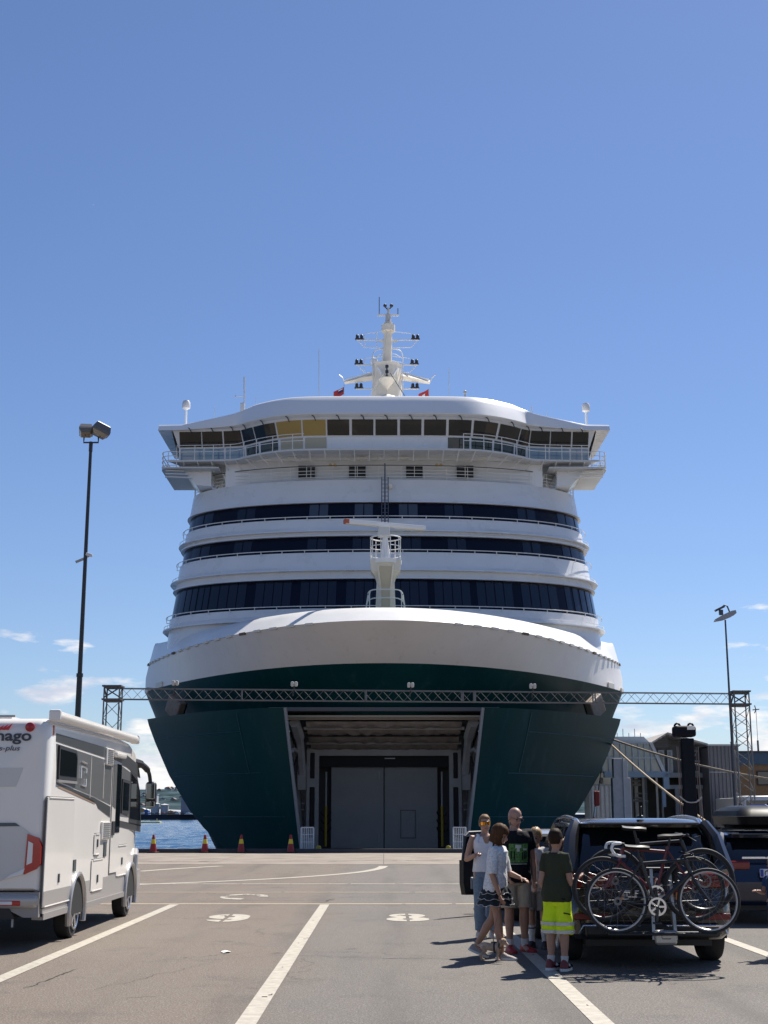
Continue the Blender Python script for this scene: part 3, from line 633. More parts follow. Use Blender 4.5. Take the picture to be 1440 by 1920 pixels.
# front ladder and thin pole
lx, ly = 0.06, 84.0
b = MB()
for s in (-1, 1): b.tube([(lx + s * .21, yc_of(19.4) - .45, 19.4), (lx + s * .21, yc_of(23.2) - .3, 23.2)], .03, 5)
for k in range(12):
    z = 19.7 + k * .3; y = lerp(yc_of(19.4) - .45, yc_of(23.2) - .3, (z - 19.4) / 3.8); b.bar((lx - .21, y, z), (lx + .21, y, z), .03)
FB(b, 'ladder', mat('ladder_dark', (.08, .09, .12), .5))
FB(MB().tube([(lx, 84.4, 19.6), (lx, 85.6, 24.0)], .045, 6), 'signal_pole', mat('ladder_dark', (.08, .09, .12), .5))
FB(MB().rbox((.42, 85.95, 22.55), (.28, .2, .34), .05), 'deck_light', CREAM)

# ---- bridge
BP = [(0, 85.5), (2.5, 85.5), (5.4, 85.65), (7.0, 86.2), (8.3, 87.1), (9.3, 87.95), (10.4, 88.25), (12, 88.4), (13.75, 88.5)]
half = [Vector((x, y, 0)) for x, y in BP]; half = catmull(half, 7)
plan = [Vector((-p.x, p.y, 0)) for p in half[:0:-1]] + half
def bp(x, z, d=0.0):
    a = max(-13.75, min(13.75, x))
    for i in range(len(plan) - 1):
        if plan[i].x <= a <= plan[i + 1].x:
            t = (a - plan[i].x) / max(1e-9, plan[i + 1].x - plan[i].x); p = lerp(plan[i], plan[i + 1], t)
            q0, q1 = plan[max(0, i - 2)], plan[min(len(plan) - 1, i + 3)]; dd = (q1 - q0).normalized(); n = Vector((dd.y, -dd.x, 0)); break
    return Vector((p.x + n.x * d, p.y + n.y * d, z))
BX = [p.x for p in plan]
def brow(z, d, aft=7.5, end=0.0):
    r = [bp(x, z, d) for x in BX]; a, e = r[0].copy(), r[-1].copy(); a.x -= end; e.x += end; r[0].x -= end; r[-1].x += end; a.y += aft; e.y += aft; return [a] + r + [e]
def lean(z): return interp(z, [24.75, 25.75, 26.85], [0, .10, .55])
FB(MB().rows([brow(24.78, -.25), brow(24.78, .02), brow(24.86, .02, end=.02), brow(24.88, lean(24.88), end=.05)]), 'bridge_sill', SUPER, smooth=True, sharp=35)
FB(MB().rows([brow(24.8, .0), [Vector((p.x * .8, 95, 24.8)) for p in brow(24.8, 0)]]), 'bridge_underside', SUPER)
MULL = mat('bridge_window_frame', (.70, .69, .67), .4)
GB = mat('bridge_glass', (.012, .014, .014), .05, spec=.6)
GBL = mat('bridge_sky_tone_glass', (.15, .23, .32), .04, spec=1.0)  # opaque pale blue: brightness of sky seen through is put into the colour
BLIND = mat('tan_blind_glass', (.36, .24, .07), .35)
UP = [(333, 378), (380, 418), (421, 457), (460, 482), (484, 521), (524, 566), (569, 611), (614, 655), (660, 700), (704, 745), (750, 790), (795, 836), (841, 882), (886, 927), (931, 967), (969, 990), (992, 1030), (1032, 1070), (1073, 1114)]
def px_x(px, z):
    x = 0.0
    for _ in range(8): x = at(px, 800, bp(x, z).y).x * 1.0
    # keep the wing ends inside
    return max(-13.72, min(13.72, x))
# scale from pixel to plan uses the true window height, not row 800
def px_x(px, z):
    x = 0.0
    for _ in range(8):
        y = bp(x, z, .3).y; depth = y * CP + (z - CAM_H) * SP; x = (px - 720) / F_PX * depth
    return max(-13.72, min(13.72, x))
zu0, zu1, zl0, zl1 = 25.84, 26.80, 24.82, 25.70
def bwin(a, c, z0, z1, m, par):
    k = 4; xs = [lerp(a, c, i / k) for i in range(k + 1)]; 
    b = MB().rows([[bp(x, z0, lean(z0) - .06) for x in xs], [bp(x, z0, lean(z0) - .02) for x in xs], [bp(x, z1, lean(z1) - .02) for x in xs], [bp(x, z1, lean(z1) - .06) for x in xs]])
    return FB(b, 'pane', m, par)
wu = FB(MB().rows([brow(zu0 - .12, lean(zu0 - .12) - .05, end=.05), brow(zu1 + .1, lean(zu1 + .1) - .05, end=.4)]), 'bridge_window_wall', MULL, smooth=True)
FB(MB().rows([brow(zu1 + .1, lean(zu1 + .1) - .05, end=.4), brow(26.9, .55, end=.45), brow(26.94, .56, end=.46)]), 'bridge_eave_wall', SUPER, smooth=True, sharp=30)
FB(MB().rows([brow(24.88, lean(24.88), end=.05), brow(zl0 + .4, lean(zl0 + .4), end=.05), brow(zu0 - .12, lean(zu0 - .12), end=.05)]), 'bridge_front_panel', SUPER, smooth=True, sharp=30)
for i, (a, c) in enumerate(UP):
    xa, xc = px_x(a, 26.3), px_x(c, 26.3)
    m = BLIND if i in (5, 6) else GB
    bwin(xa, xc, zu0, zu1, m, wu)
    xm = (xa + xc) / 2; p = bp(xm, 26.95, .66)
    FB(MB().tube([p + Vector((-.12, 0, .1)), p + Vector((.0, -.1, 0)), p + Vector((.12, .02, -.25))], .035, 5), 'wiper_motor', BLACK, wu)
for i, (a, c) in enumerate([(338, 380), (383, 419), (423, 459), (463, 486), (490, 522), (527, 568), (572, 612), (840, 880), (884, 922), (926, 962), (965, 985), (990, 1029), (1032, 1068), (1072, 1108)]):
    xa, xc = px_x(a, 25.3), px_x(c, 25.3); k = 4; xs = [lerp(xa, xc, j / k) for j in range(k + 1)]
    b = MB().rows([[bp(x, zl0 + .1, lean(zl0 + .1) + .004) for x in xs], [bp(x, zl0 + .1, lean(zl0 + .1) + .03) for x in xs], [bp(x, zl1, lean(zl1) + .03) for x in xs], [bp(x, zl1, lean(zl1) + .004) for x in xs]])
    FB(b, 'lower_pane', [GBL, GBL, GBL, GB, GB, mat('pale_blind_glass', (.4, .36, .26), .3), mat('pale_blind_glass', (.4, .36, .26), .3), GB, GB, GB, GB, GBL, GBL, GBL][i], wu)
for s in (-1, 1):       # end walls of the wings with their side windows
    FB(MB().add([(s * 13.8, 88.6, 25.05), (s * 13.8, 95.5, 25.05), (s * 14.35, 95.5, 27.1), (s * 14.35, 88.2, 27.1)], [(0, 1, 2, 3)]), 'wing_end_wall', SUPER)
    FB(MB().add([(s * 14.07, 88.9, 25.9), (s * 14.07, 95, 25.9), (s * 14.33, 95, 26.8), (s * 14.33, 88.8, 26.8)], [(0, 1, 2, 3)]), 'wing_end_window', GB)
# roof: tall rounded fascia over the middle, thin one over the wings
ROOF = mat('roof_white_paint', (.78, .78, .78), .3, bump=.12, bscale=1.1)
def rh(x): a = abs(x); return 1.44 if a < 8.7 else (lerp(.95, .42, min(1, (a - 9.8) / 3.9)) if a > 9.8 else lerp(1.44, .95, (a - 8.7) / 1.1))
rr = []
for f, dd in ((0, .72), (.04, .78), (.35, .55), (.7, .28), (.96, .06), (1.0, -.02), (1.01, -1.8)):
    r = []
    for x in BX:
        h = rh(x); drop = -.24 * max(0, min(1, (abs(x) - 9.5) / 4.2)); e = 1.35 if abs(x) > 13.7 else 0; p = bp(x, 27.1 + drop + f * h, lerp(dd, .75 + (dd - .75) * .3, max(0, min(1, (1.44 - h) / .49)))); p.x += math.copysign(e, x) if e else 0; r.append(p)
    a, e = r[0].copy(), r[-1].copy(); a.y += 7.5; e.y += 7.5; rr.append([a] + r + [e])
FB(MB().rows(rr), 'bridge_roof', ROOF, smooth=True, sharp=40)
FB(MB().rows([rr[-1], [Vector((p.x * .75, 97, p.z)) for p in rr[-1]]]), 'roof_deck', ROOF)
FB(MB().rows([[p + Vector((0, 0, .002)) for p in rr[0]], brow(26.93, .45, end=.45)]), 'roof_soffit', SUPER)
# catwalk below the bridge windows, brackets, side galleries
FB(MB().rows([brow(24.62, .0, aft=.1), brow(24.62, .95, aft=.1, end=.5), brow(24.74, .95, aft=.1, end=.5), brow(24.74, .0, aft=.1)]), 'catwalk', mat('catwalk_paint', (.58, .58, .57), .5))
for x in [v * .95 for v in range(-14, 15)]:
    p, q, r2 = bp(x, 24.6, .9), bp(x, 24.6, -.1), bp(x, 24.15, -.1)
    FB(MB().tube([p, r2], .035, 4).tube([p, q], .03, 4), 'catwalk_bracket', RAIL)
for seg in ([x for x in BX if x <= -5.0], [x for x in BX if x >= 5.0]):
    b = MB()
    for h in (.55, 1.0): b.tube([bp(x, 24.74 + h, .95) for x in seg], .026, 5)
    last = None
    for x in seg:
        p = bp(x, 24.74, .95)
        if last is None or (p - last).length > 1.1: b.tube([p, p + Vector((0, 0, 1.0))], .026, 5); last = p
    FB(b, 'catwalk_railing', RAIL)
for s in (-1, 1):
    b = MB(); loop = [(s * 13.8, 87.6), (s * 14.5, 87.7), (s * 14.85, 88.2), (s * 14.9, 90), (s * 14.9, 94)]
    lp = catmull([(x, y, 0) for x, y in loop], 5)
    for h in (.1, .45, .75, 1.05): b.tube([p + Vector((0, 0, 24.3 + h)) for p in lp], .03, 5)
    for p in lp[::4]: b.tube([p + Vector((0, 0, 24.3)), p + Vector((0, 0, 25.35))], .03, 5)
    FB(b, 'wing_gallery_railing', RAIL)
    FB(MB().prism([(s * 11, 87.7), (s * 14.7, 87.7), (s * 14.9, 88.4), (s * 14.9, 94), (s * 11, 94)], 'Z', 24.22, 24.32), 'wing_gallery', mat('catwalk_paint', (.58, .58, .57), .5))
    for k in range(3): FB(MB().bar((s * 14.6, 88.1, 24.15 - k * .22), (s * (13.4 - k * .3), 88.3, 24.15 - k * .22), .28, .05), 'gallery_step', RAIL)
    FB(MB().prism([(s * 11.6, 24.75), (s * 13.9, 24.75), (s * 12.6, 23.3), (s * 11.6, 23.2)], 'Y', 88.6, 93), 'wing_support', SUPER)
# wall below the bridge with louvred vents and lamps
FB(MB().rows([[Vector((x, 87.6 + .006 * x * x, z)) for x in (-10.6, -8, -5, -2, 0, 2, 5, 8, 10.6)] for z in (23.05, 24.72)]), 'deckhouse_wall', SUPER, smooth=True)
for px in (575, 670, 777, 872):
    c = at(px, 886, 87.55); b = MB()
    ve = FB(MB().box((c.x, 87.56, 23.95), (1.1, .14, .78)), 'vent_grille', mat('vent_black', (.006, .007, .01), .7))
    for k in range(6): FB(MB().box((c.x, 87.46, 23.63 + k * .13), (1.08, .05, .03), Matrix.Rotation(.5, 3, 'X')), 'louvre', mat('louvre_grey', (.10, .11, .13), .5), ve)
    FB(MB().box((c.x, 87.45, 23.95), (.05, .07, .8)), 'mullion', RAIL, ve)
for px in (624, 823):
    c = at(px, 872, 86.9); b = MB()
    for s in (-1, 1): b.ell((c.x + s * .14, 86.9, c.z), (.12, .10, .12), 10, 6)
    FB(b, 'flood_lamp', mat('amber_lamp', (.75, .5, .2), .3))
for px in (548, 680, 758, 905): c = at(px, 861, 86.5); FB(MB().rbox((c.x, 86.4, 24.56), (.62, .2, .08), .02), 'ceiling_lamp', CREAM)
# radomes, whip aerials on the roof
for s, px, py in ((-1, 349, 771), (1, 1099, 776)):
    c = at(px, py, 91.5); z = c.z - .45
    FB(MB().lathe([(.09, 27.4), (.08, z + .55), (.14, z + .6)], (c.x, 91.5, 0), 10), 'radome_post', WHITE2)
    FB(MB().lathe([(.14, z + .58), (.27, z + .66), (.29, z + .8), (.27, z + 1.08), (.2, z + 1.2), (.02, z + 1.25)], (c.x, 91.5, 0), 18), 'radome', mat('radome_white', (.62, .62, .62), .4), smooth=True)
WH = mat('aerial_grey', (.42, .44, .47), .5)
for px, p0, p1, r in ((598, 655, 742, .022), (842, 690, 745, .02), (458, 706, 770, .05), (402, 762, 778, .015), (1025, 772, 790, .015), (997, 762, 782, .04), (480, 742, 770, .015)):
    a, c = at(px, p0, 90), at(px, p1 + 6, 90); FB(MB().tube([c, a], r, 6), 'whip_aerial', WH)
c = at(458, 743, 90); FB(MB().tube([c + Vector((-.65, 0, 0)), c], .03, 5).tube([c + Vector((-.6, 0, -.1)), c + Vector((-.6, 0, .1))], .03, 5).rbox(at(455, 765, 90), (.3, .3, .7), .05), 'yagi_aerial', WH)
c = at(872, 738, 87.5); FB(MB().lathe([(.06, -.3), (.05, 0), (.12, .02), (.12, .16), (.01, .24)], c, 10), 'small_lamp', GREYP)

# ---- main mast
MY = 95.0
def M(px, py, dy=0): return at(px, py, MY + dy)
mast = FB(MB().lathe([(1.15, 28.6), (1.12, M(726, 740).z), (1.05, M(726, 700).z), (1.06, M(726, 690).z), (1.12, M(726, 686).z), (.95, M(726, 684.5).z), (.01, M(726, 684.4).z)], (.22, MY, 0), 8), 'mast_base', CREAM)
def MP(b, name, m=CREAM, smooth=False): return FB(b, name, m, mast, smooth)
MP(MB().tube([M(725, 690), M(727, 640), M(728, 605)], [.36, .32, .30], 10).lathe([(.5, 0), (.5, .5), (.36, .55)], M(728, 622), 14), 'mast_tube')
MP(MB().tube([M(728, 605), M(728, 590)], [.22, .2], 8).tube([M(728, 590), M(728.5, 577)], .1, 6), 'top_pole', mat('mast_grey', (.5, .5, .49), .5))
MP(MB().bar(M(708, 591), M(748, 591), .12, .14), 'top_yard', WHITE2)
MP(MB().tube([M(711, 590), M(711, 557)], .035, 5).tube([M(746, 590), M(746, 578)], .035, 5), 'mast_aerial', mat('aerial_dark', (.1, .13, .18), .5))
MP(MB().tube([M(722, 575), M(728, 582), M(734, 575)], .05, 5).ell(M(722, 573), (.14, .14, .14), 8, 6).ell(M(734, 573), (.14, .14, .14), 8, 6), 'anemometer', mat('mast_lamp_dark', (.03, .03, .04), .4))
for (y, xl, xr, arms) in ((637.5, 668, 786, 1), (684, 667, 784, 1), (729, 667, 785, 1)):
    MP(MB().bar(M(xl, y), M(718, y), .07, .08).bar(M(xr, y), M(736, y), .07, .08), 'lamp_yard', RAIL)
    if y < 700: MP(MB().tube([M(xl + 5, y + 3), M(xl + 15, y + 14), M(718, y + 15)], .03, 5).tube([M(xr - 5, y + 3), M(xr - 15, y + 14), M(736, y + 15)], .03, 5).tube([M(xl + 16, y - 12), M(720, y - 16)], .025, 5).tube([M(xr - 16, y - 12), M(736, y - 16)], .025, 5).tube([M(xl + 16, y - 12), M(xl + 16, y + 12)], .02, 4).tube([M(706, y - 16), M(706, y + 12)], .025, 4), 'yard_stay', RAIL)
    for px in (xl + 2, xl + 10, xr - 11, xr - 3): MP(MB().lathe([(.09, 0), (.12, .05), (.12, .22), (.08, .29), (.01, .31)], M(px, y - 3), 10).lathe([(.17, -.1), (.17, 0)], M(px, y - 3), 10), 'navigation_light', mat('mast_lamp_dark', (.03, .03, .04), .4))
for s in (-1, 1):       # big spreader arms and curved cage rails
    a = M(727 + s * 26, 706); e = M(726 + s * 80, 717)
    MP(MB().prism([(0, 0), (0, 0), (0, 0)], 'Z', 0, 0) if False else MB().tube([a, e], [.3, .14], 4), 'spreader_arm')
    MP(MB().tube([a + Vector((0, 0, .3)), M(726 + s * 79, 711)], .035, 5).tube([e, M(726 + s * 84, 708), M(726 + s * 90, 703)], .04, 5), 'spreader_rail', RAIL)
    q = [M(727 + s * 28, 735, -.4), M(727 + s * 28, 690, -.4), M(727 + s * 27, 664), M(727 + s * 20, 656), M(727 + s * 2, 653)]
    MP(MB().tube(catmull(q, 4), .04, 5).tube([M(727 + s * 28, 672), M(727 + s * 14, 664), M(727, 663)], .03, 5).tube([M(727 + s * 28, 680), M(727, 675)], .03, 5), 'cage_rail', RAIL)
    MP(MB().tube([M(727 + s * 18, 690, -1.1), M(727 + s * 10, 703, -1.2)], .1, 5), 'brace', WHITE2)
    MP(MB().prism([(0, 0), (.9, .05), (.5, -.5), (0, -.6)] if s > 0 else [(0, 0), (-.9, .05), (-.5, -.5), (0, -.6)], 'Y', -.3, .3) if False else MB().add([M(728 + s * 8, 636), M(728 + s * 20, 637), M(728 + s * 15, 642), M(728 + s * 8, 643)], [(0, 1, 2, 3)]), 'yard_gusset')
    MP(MB().tube([M(726 + s * 6, 700, -3), M(726 + s * 34, 744, -5)], .03, 4), 'stay_wire', mat('wire_dark', (.1, .1, .1), .6))
c = M(725.5, 712, -1.6)
MP(MB().lathe([(.05, -2.2), (.05, -.75), (.12, -.65), (.62, 0), (.62, .06), (.01, .08)], c, 16), 'crow_nest')
MP(MB().lathe([(.06, .1), (.12, .12), (.12, .3), (.05, .32), (.05, .5), (.12, .52), (.12, .7), (.05, .72), (.05, .9), (.12, .92), (.12, 1.1), (.02, 1.15)], c, 10), 'signal_lamps', mat('mast_lamp_dark', (.03, .03, .04), .4))
MP(MB().lathe([(1.35, -1.8), (1.2, -1.2), (.7, -.75), (.25, -.55), (.01, -.5)], M(726, 727, -2.0), 12), 'mast_housing')
MP(MB().ell(M(701.5, 678), (.28, .28, .3), 12, 8), 'small_radome', WHITE2)

# ---- fore radar mast on the bow
RY = 76.0
def Q(px, py, dy=0): return at(px, py, RY + dy)
fm = FB(MB().rows([[Vector((0.09 + sx * w, RY + sy * w * .8, Q(0, py).z)) for sx, sy in ((-1, -1), (1, -1), (1, 1), (-1, 1))] for py, w in ((1150, .58), (1135, .55), (1092, .50), (1083, .58), (1074, .82), (1060, .86), (1053, .86))], closed=True), 'radar_mast', CREAM)
def QP(b, name, m=CREAM, smooth=False): return FB(b, name, m, fm, smooth)
QP(MB().rows([[Vector((.09 - w, RY - d, Q(0, py).z)), Vector((.09 + w, RY - d, Q(0, py).z))] for py, w, d in ((1140, .24, .475), (1104, .24, .43), (1066, .38, .72))]), 'front_recess', mat('cream_recess_shade', (.55, .47, .34), .6))  # darker copy of the cream: the recess shade is painted on this sheet
for s in (-1, 1): QP(MB().bar((.09 + s * .30, RY - .50, Q(0, 1140).z), (.09 + s * .30, RY - .44, Q(0, 1104).z), .10, .1).bar((.09 + s * .30, RY - .44, Q(0, 1104).z), (.09 + s * .42, RY - .78, Q(0, 1062).z), .1, .1), 'mast_flange')
QP(MB().lathe([(.9, Q(0, 1059).z), (.92, Q(0, 1051).z), (.01, Q(0, 1050.8).z)], (.09, RY, 0), 20), 'platform', WHITE2)
QP(MB().tube([Q(723, 1052), Q(722, 1007)], [.3, .15], 12), 'radar_pedestal', WHITE2)
QP(MB().rbox(Q(719.5, 998), (.68, .6, .55), .05), 'radar_motor', mat('radar_grey', (.6, .6, .58), .4))
a, c = Q(645, 977.5, -.5), Q(797, 990.5, .9); d = (c - a)
Mr = d.to_track_quat('X', 'Z').to_matrix()
rb = QP(MB().rbox((a + c) / 2, (d.length, .34, .24), .05, 2, Mr), 'radar_scanner', WHITE2)
QP(MB().rbox((a + c) / 2 + Vector((0, -.02, -.13)), (d.length * .96, .26, .05), .01, 1, Mr), 'scanner_underside', CREAM); QP(MB().rbox(a + Vector((.14, 0.05, 0)), (.3, .36, .26), .04, 2, Mr), 'scanner_end_cap', mat('scanner_red', (.45, .10, .05), .5))
def loop(py, r, a0, a1, rad=.035, n=14): return MB().tube([Vector((.09 + r * math.sin(t), RY - r * math.cos(t), Q(0, py).z)) for t in [lerp(a0, a1, k / n) for k in range(n + 1)]], rad, 6)
for py in (1009, 1026, 1042): QP(loop(py, .86, R(18), R(342), .04 if py == 1009 else .026, 22), 'platform_railing', RAIL)
b = MB()
for t in (18, 60, 100, 140, 180, 220, 260, 300, 342): b.tube([(.09 + .86 * math.sin(R(t)), RY - .86 * math.cos(R(t)), Q(0, 1052).z), (.09 + .86 * math.sin(R(t)), RY - .86 * math.cos(R(t)), Q(0, 1009).z)], .03, 5)
QP(b, 'railing_posts', RAIL)
b = MB()
for py in (1105, 1121): b.tube(catmull([Q(690 - (py - 1105) * .12, py + 8, -.5), Q(694, py + 3, -.8), Q(706, py, -1.1), Q(740, py, -1.1), Q(751, py + 3, -.8), Q(755 + (py - 1105) * .12, py + 8, -.5)], 4), .035, 5)
for s in (-1, 1): b.tube([Q(723 + s * 29, 1109, -.8), Q(723 + s * 37, 1142, -.6)], .035, 5).tube([Q(723 + s * 30, 1109, -.8), Q(723 + s * 30, 1142, -.8)], .03, 5).tube([Q(723 + s * 33, 1115, -.3), Q(723 + s * 37, 1142, 0)], .03, 5)
QP(b, 'foot_railing', RAIL)

# ---- flags flying from the signal halyards
def flag(px, py, w, h, colr, name, lab, flip):
    o = at(px, py, 94.0); b = MB(); rows = []
    for i in range(9):
        f = i / 8; rows.append([Vector((flip * (f * w), .08 * math.sin(f * 5), -f * w * .55 - g * h)) for g in (0, .25, .5, .75, 1)])
    e = empty(name, o, label=lab, cat='flag')
    MB().rows(rows).build('cloth', mat(name + '_cloth', colr, .8), e)
    MB().tube([(0, 0, -1.6), (0, 0, .15)], .02, 5).build('halyard', WH, e)
    return e
e = flag(645, 725, .75, .55, (.42, .04, .04), 'red_flag', 'red and dark blue flag on the halyard left of the main mast', -1)
MB().rows([[(-.05 - .35 * f, -.03, -.16 - .19 * f - g * .2) for g in (0, 1)] for f in (0, .5, 1.0)]).build('stripe', mat('flag_blue', (.02, .03, .10), .8), e)
MB().rows([[(-.1 - .3 * f, -.04, -.14 - .17 * f - g * .07) for g in (0, 1)] for f in (0, .5, 1.0)]).build('stripe', mat('flag_white', (.7, .7, .7), .8), e)
e = flag(804, 729, .75, .6, (.50, .05, .05), 'signal_flag', 'red flag on the halyard right of the main mast', -1)
MB().rows([[(-.28 - .2 * f, -.05, -.38 - .12 * f - g * .2) for g in (0, 1)] for f in (0, .5, 1.0)]).build('emblem', mat('flag_white', (.7, .7, .7), .8), e)
# ---------------------------------------------------------------- vehicles
def rring(w, y0, y1, r, z, n=6):
    pts = []
    for cx, cy, a0 in ((w - r, y1 - r, 0), (-w + r, y1 - r, 90), (-w + r, y0 + r, 180), (w - r, y0 + r, 270)):
        for k in range(n + 1): a = R(a0 + 90 * k / n); pts.append(Vector((cx + r * math.cos(a), cy + r * math.sin(a), z)))
    return pts
def shell(levels, cap=True, n=6):
    b = MB(); rs = [rring(w, y0, y1, r, z, n) for (z, w, y0, y1, r) in levels]; b.rows(rs, closed=True)
    if cap: k = len(rs[0]); b.f.append([len(b.v) - k + i for i in range(k)]); b.f.append([i for i in range(k)][::-1])
    return b
TYRE_P = [(.0, -.09), (.62, -.09), (.66, -.105), (.8, -.115), (.94, -.11), (1.0, -.085), (1.0, .085), (.94, .11), (.8, .115), (.66, .105), (.62, .09), (.0, .09)]
ALLOY = mat('alloy_rim', (.5, .5, .52), .3, metal=.9)
def wheel(parent, x, y, r, side, wd=1.0, spokes=5, rimm=None):
    w = MB().lathe([(max(.001, a * r), h * wd) for a, h in TYRE_P], (x, y, r), 28, axis='X').build('wheel', RUBBER, parent, smooth=True)
    xo = x + side * .118 * wd
    MB().lathe([(r * .64, -.02), (r * .66, .0), (r * .6, .012), (r * .58, -.03), (.001, -.035)], (xo, y, r), 28, axis='X', rot=Matrix.Scale(side, 3, (1, 0, 0))).build('rim', mat('rim_shadow', (.06, .06, .065), .5), w)
    b = MB()
    for k in range(spokes):
        for da in (-.12, .12):
            a = 2 * math.pi * k / spokes; b.bar((xo + side * .0, y + .10 * r * math.cos(a), r + .10 * r * math.sin(a)), (xo + side * .004, y + .62 * r * math.cos(a + da), r + .62 * r * math.sin(a + da)), .02, .035)
    b.tube([(xo + side * .004, y + .62 * r * math.cos(t), r + .62 * r * math.sin(t)) for t in [2 * math.pi * k / 28 for k in range(28)]], .02, 6, closed=True)
    b.lathe([(.001, -.015), (.06, -.012), (.06, .012), (.001, .02)], (xo, y, r), 12, axis='X')
    b.build('spokes', rimm or ALLOY, w)
    return w
# ---- motorhome
mh = empty('motorhome', (-5.53, 18.1, 0), label='white and grey motorhome with roof awning parked beside the lane line', cat='motorhome')
MHW = mat('motorhome_white', (.78, .735, .67), .25, coat=.4, var=.015, vscale=.8)
MHG = mat('motorhome_silver', (.40, .38, .36), .3, metal=.3, coat=.3)
MHD = mat('motorhome_dark_grey', (.05, .049, .047), .35, coat=.3)
MHM = mat('motorhome_mid_grey', (.115, .113, .108), .35, coat=.3)
GLS = mat('vehicle_glass', (.006, .007, .008), .05, spec=.8)
SEAM = mat('panel_gap', (.10, .098, .092), .7)
HX = 1.13
secs = []
def mh_sec(y, top, bot, hw, r=.13):
    pts = []
    for cx, cz, a0 in ((hw - r, top - r, 0), (-hw + r, top - r, 90)):
        for k in range(6): a = R(a0 + 90 * k / 5); pts.append(Vector((cx + r * math.cos(a), y, cz + r * math.sin(a))))
    pts += [Vector((-hw, y, bot)), Vector((hw, y, bot))]; return pts
for y, t, bo, hw in ((.0, 2.80, .78, 1.02), (.02, 2.87, .76, 1.06), (.07, 2.92, .74, 1.10), (.16, 2.95, .73, 1.125), (.3, 2.96, .73, HX), (5.2, 2.96, .73, HX), (5.9, 2.93, .73, HX), (6.4, 2.84, .73, 1.12), (6.75, 2.66, .73, 1.10), (6.95, 2.45, .73, 1.07), (7.1, 2.1, .75, 1.04), (7.25, 1.5, .8, 1.0), (7.32, 1.1, .8, .92)):
    secs.append(mh_sec(y, t, bo, hw))
b = MB().rows(secs, closed=True); k = len(secs[0]); b.f.append(list(range(k))[::-1]); b.f.append([len(b.v) - k + i for i in range(k)])
b.build('body', MHW, mh, smooth=True, sharp=30)
for y0, y1 in ((.1, 1.52), (2.58, 5.72), (6.75, 7.25)):
    for a, c in ((1.02, HX + .004), (-HX - .004, -1.02)): MB().prism([(y0, .42), (y1, .42), (y1, .75), (y0, .75)], 'X', a, c).build('side_skirt', MHG, mh)
MB().prism([(.1, .38), (1.45, .38), (1.5, .46), (.1, .46)], 'X', 1.0, HX + .02).prism([(2.62, .36), (5.7, .36), (5.72, .44), (2.6, .44)], 'X', 1.0, HX + .02).build('sill_trim', mat('sill_grey', (.27, .25, .235), .4), mh)
MB().box((0, 3.6, .55), (1.9, 6.6, .3)).build('chassis', BLACK, mh)
for cy in (2.05, 6.22):
    MB().prism([(cy + .46 * math.cos(t), .33 + .52 * math.sin(t)) for t in [math.pi * j / 14 for j in range(15)]], 'X', 1.0, HX + .008).build('wheel_well', mat('well_black', (.008, .008, .008), .9), mh)
    MB().tube([(HX + .01, cy + .50 * math.cos(t), .36 + .52 * math.sin(t)) for t in [R(-18) + R(216) * j / 20 for j in range(21)]], .042, 8, flat=1.0).build('wheel_arch', MHG, mh, smooth=True)
    for s in (1, -1): wheel(mh, s * 1.0, cy, .335, s, .95, 5)
# awning, roof rail, vents
MB().tube([(HX + .03, .15, 2.99), (HX + .03, 6.05, 2.99)], .075, 12).build('awning_case', MHW, mh, smooth=True)
for y in (.13, 6.07): MB().rbox((HX + .03, y, 2.99), (.165, .06, .16), .04).build('awning_end_cap', MHW, mh)
MB().rbox((0, 1.4, 3.0), (.7, .7, .1), .04).rbox((0, 4.2, 3.0), (.9, .6, .1), .04).build('roof_hatch', MHW, mh)
MB().bar((-.9, .25, 2.99), (.6, .25, 2.99), .03).build('roof_bar', GREYP, mh)
def SP_(poly, name, m, par=mh, t=.006, x=HX): return MB().prism([(y - 18.1, z) for y, z in poly], 'X', x - .02, x + t).build(name, m, par)
SP_([(18.47, 2.77), (21.75, 2.74), (23.6, 2.70), (24.75, 2.58), (25.0, 2.35), (24.85, 2.36), (23.6, 2.50), (21.75, 2.585), (18.47, 2.665)], 'upper_stripe', MHD, t=.005)
gp = SP_([(18.50, 2.635), (21.75, 2.55), (22.36, 2.53), (22.36, 1.86), (21.0, 1.98), (18.62, 2.15)], 'grey_side_panel', MHM, t=.005)
SP_([(23.2, 2.50), (24.0, 2.42), (24.0, 1.66), (23.2, 1.72)], 'grey_side_panel', MHM, t=.005)
SP_([(18.62, 2.13), (21.1, 1.955), (22.36, 1.83), (22.36, 1.66), (21.4, 1.80), (21.25, 1.87), (18.62, 2.10)], 'lower_stripe', MHD, t=.005)
SP_([(22.95, 1.62), (25.2, 1.52), (25.2, 1.40), (22.95, 1.52)], 'lower_stripe', MHD, t=.005)
SP_([(18.7, 2.085), (21.1, 1.90), (21.15, 1.86), (18.7, 2.06)], 'bronze_pinstripe', mat('bronze', (.28, .18, .12), .4), t=.005)
for y in (20.75, 21.72): SP_([(y, 2.5 if y > 21 else 2.57), (y + .025, 2.5), (y + .025, 1.94), (y, 1.96)], 'panel_joint', MHW, t=.008)
w1 = SP_([(18.60, 2.62), (19.62, 2.60), (19.72, 2.52), (19.72, 2.17), (18.62, 2.17)], 'side_window', BLACK, t=.03)
SP_([(18.66, 2.57), (19.58, 2.55), (19.66, 2.48), (19.66, 2.22), (18.67, 2.22)], 'pane', GLS, w1, t=.036)
SP_([(18.62, 2.165), (19.76, 2.165), (19.76, 2.13), (18.62, 2.13)], 'window_sill', MHG, w1, t=.03)
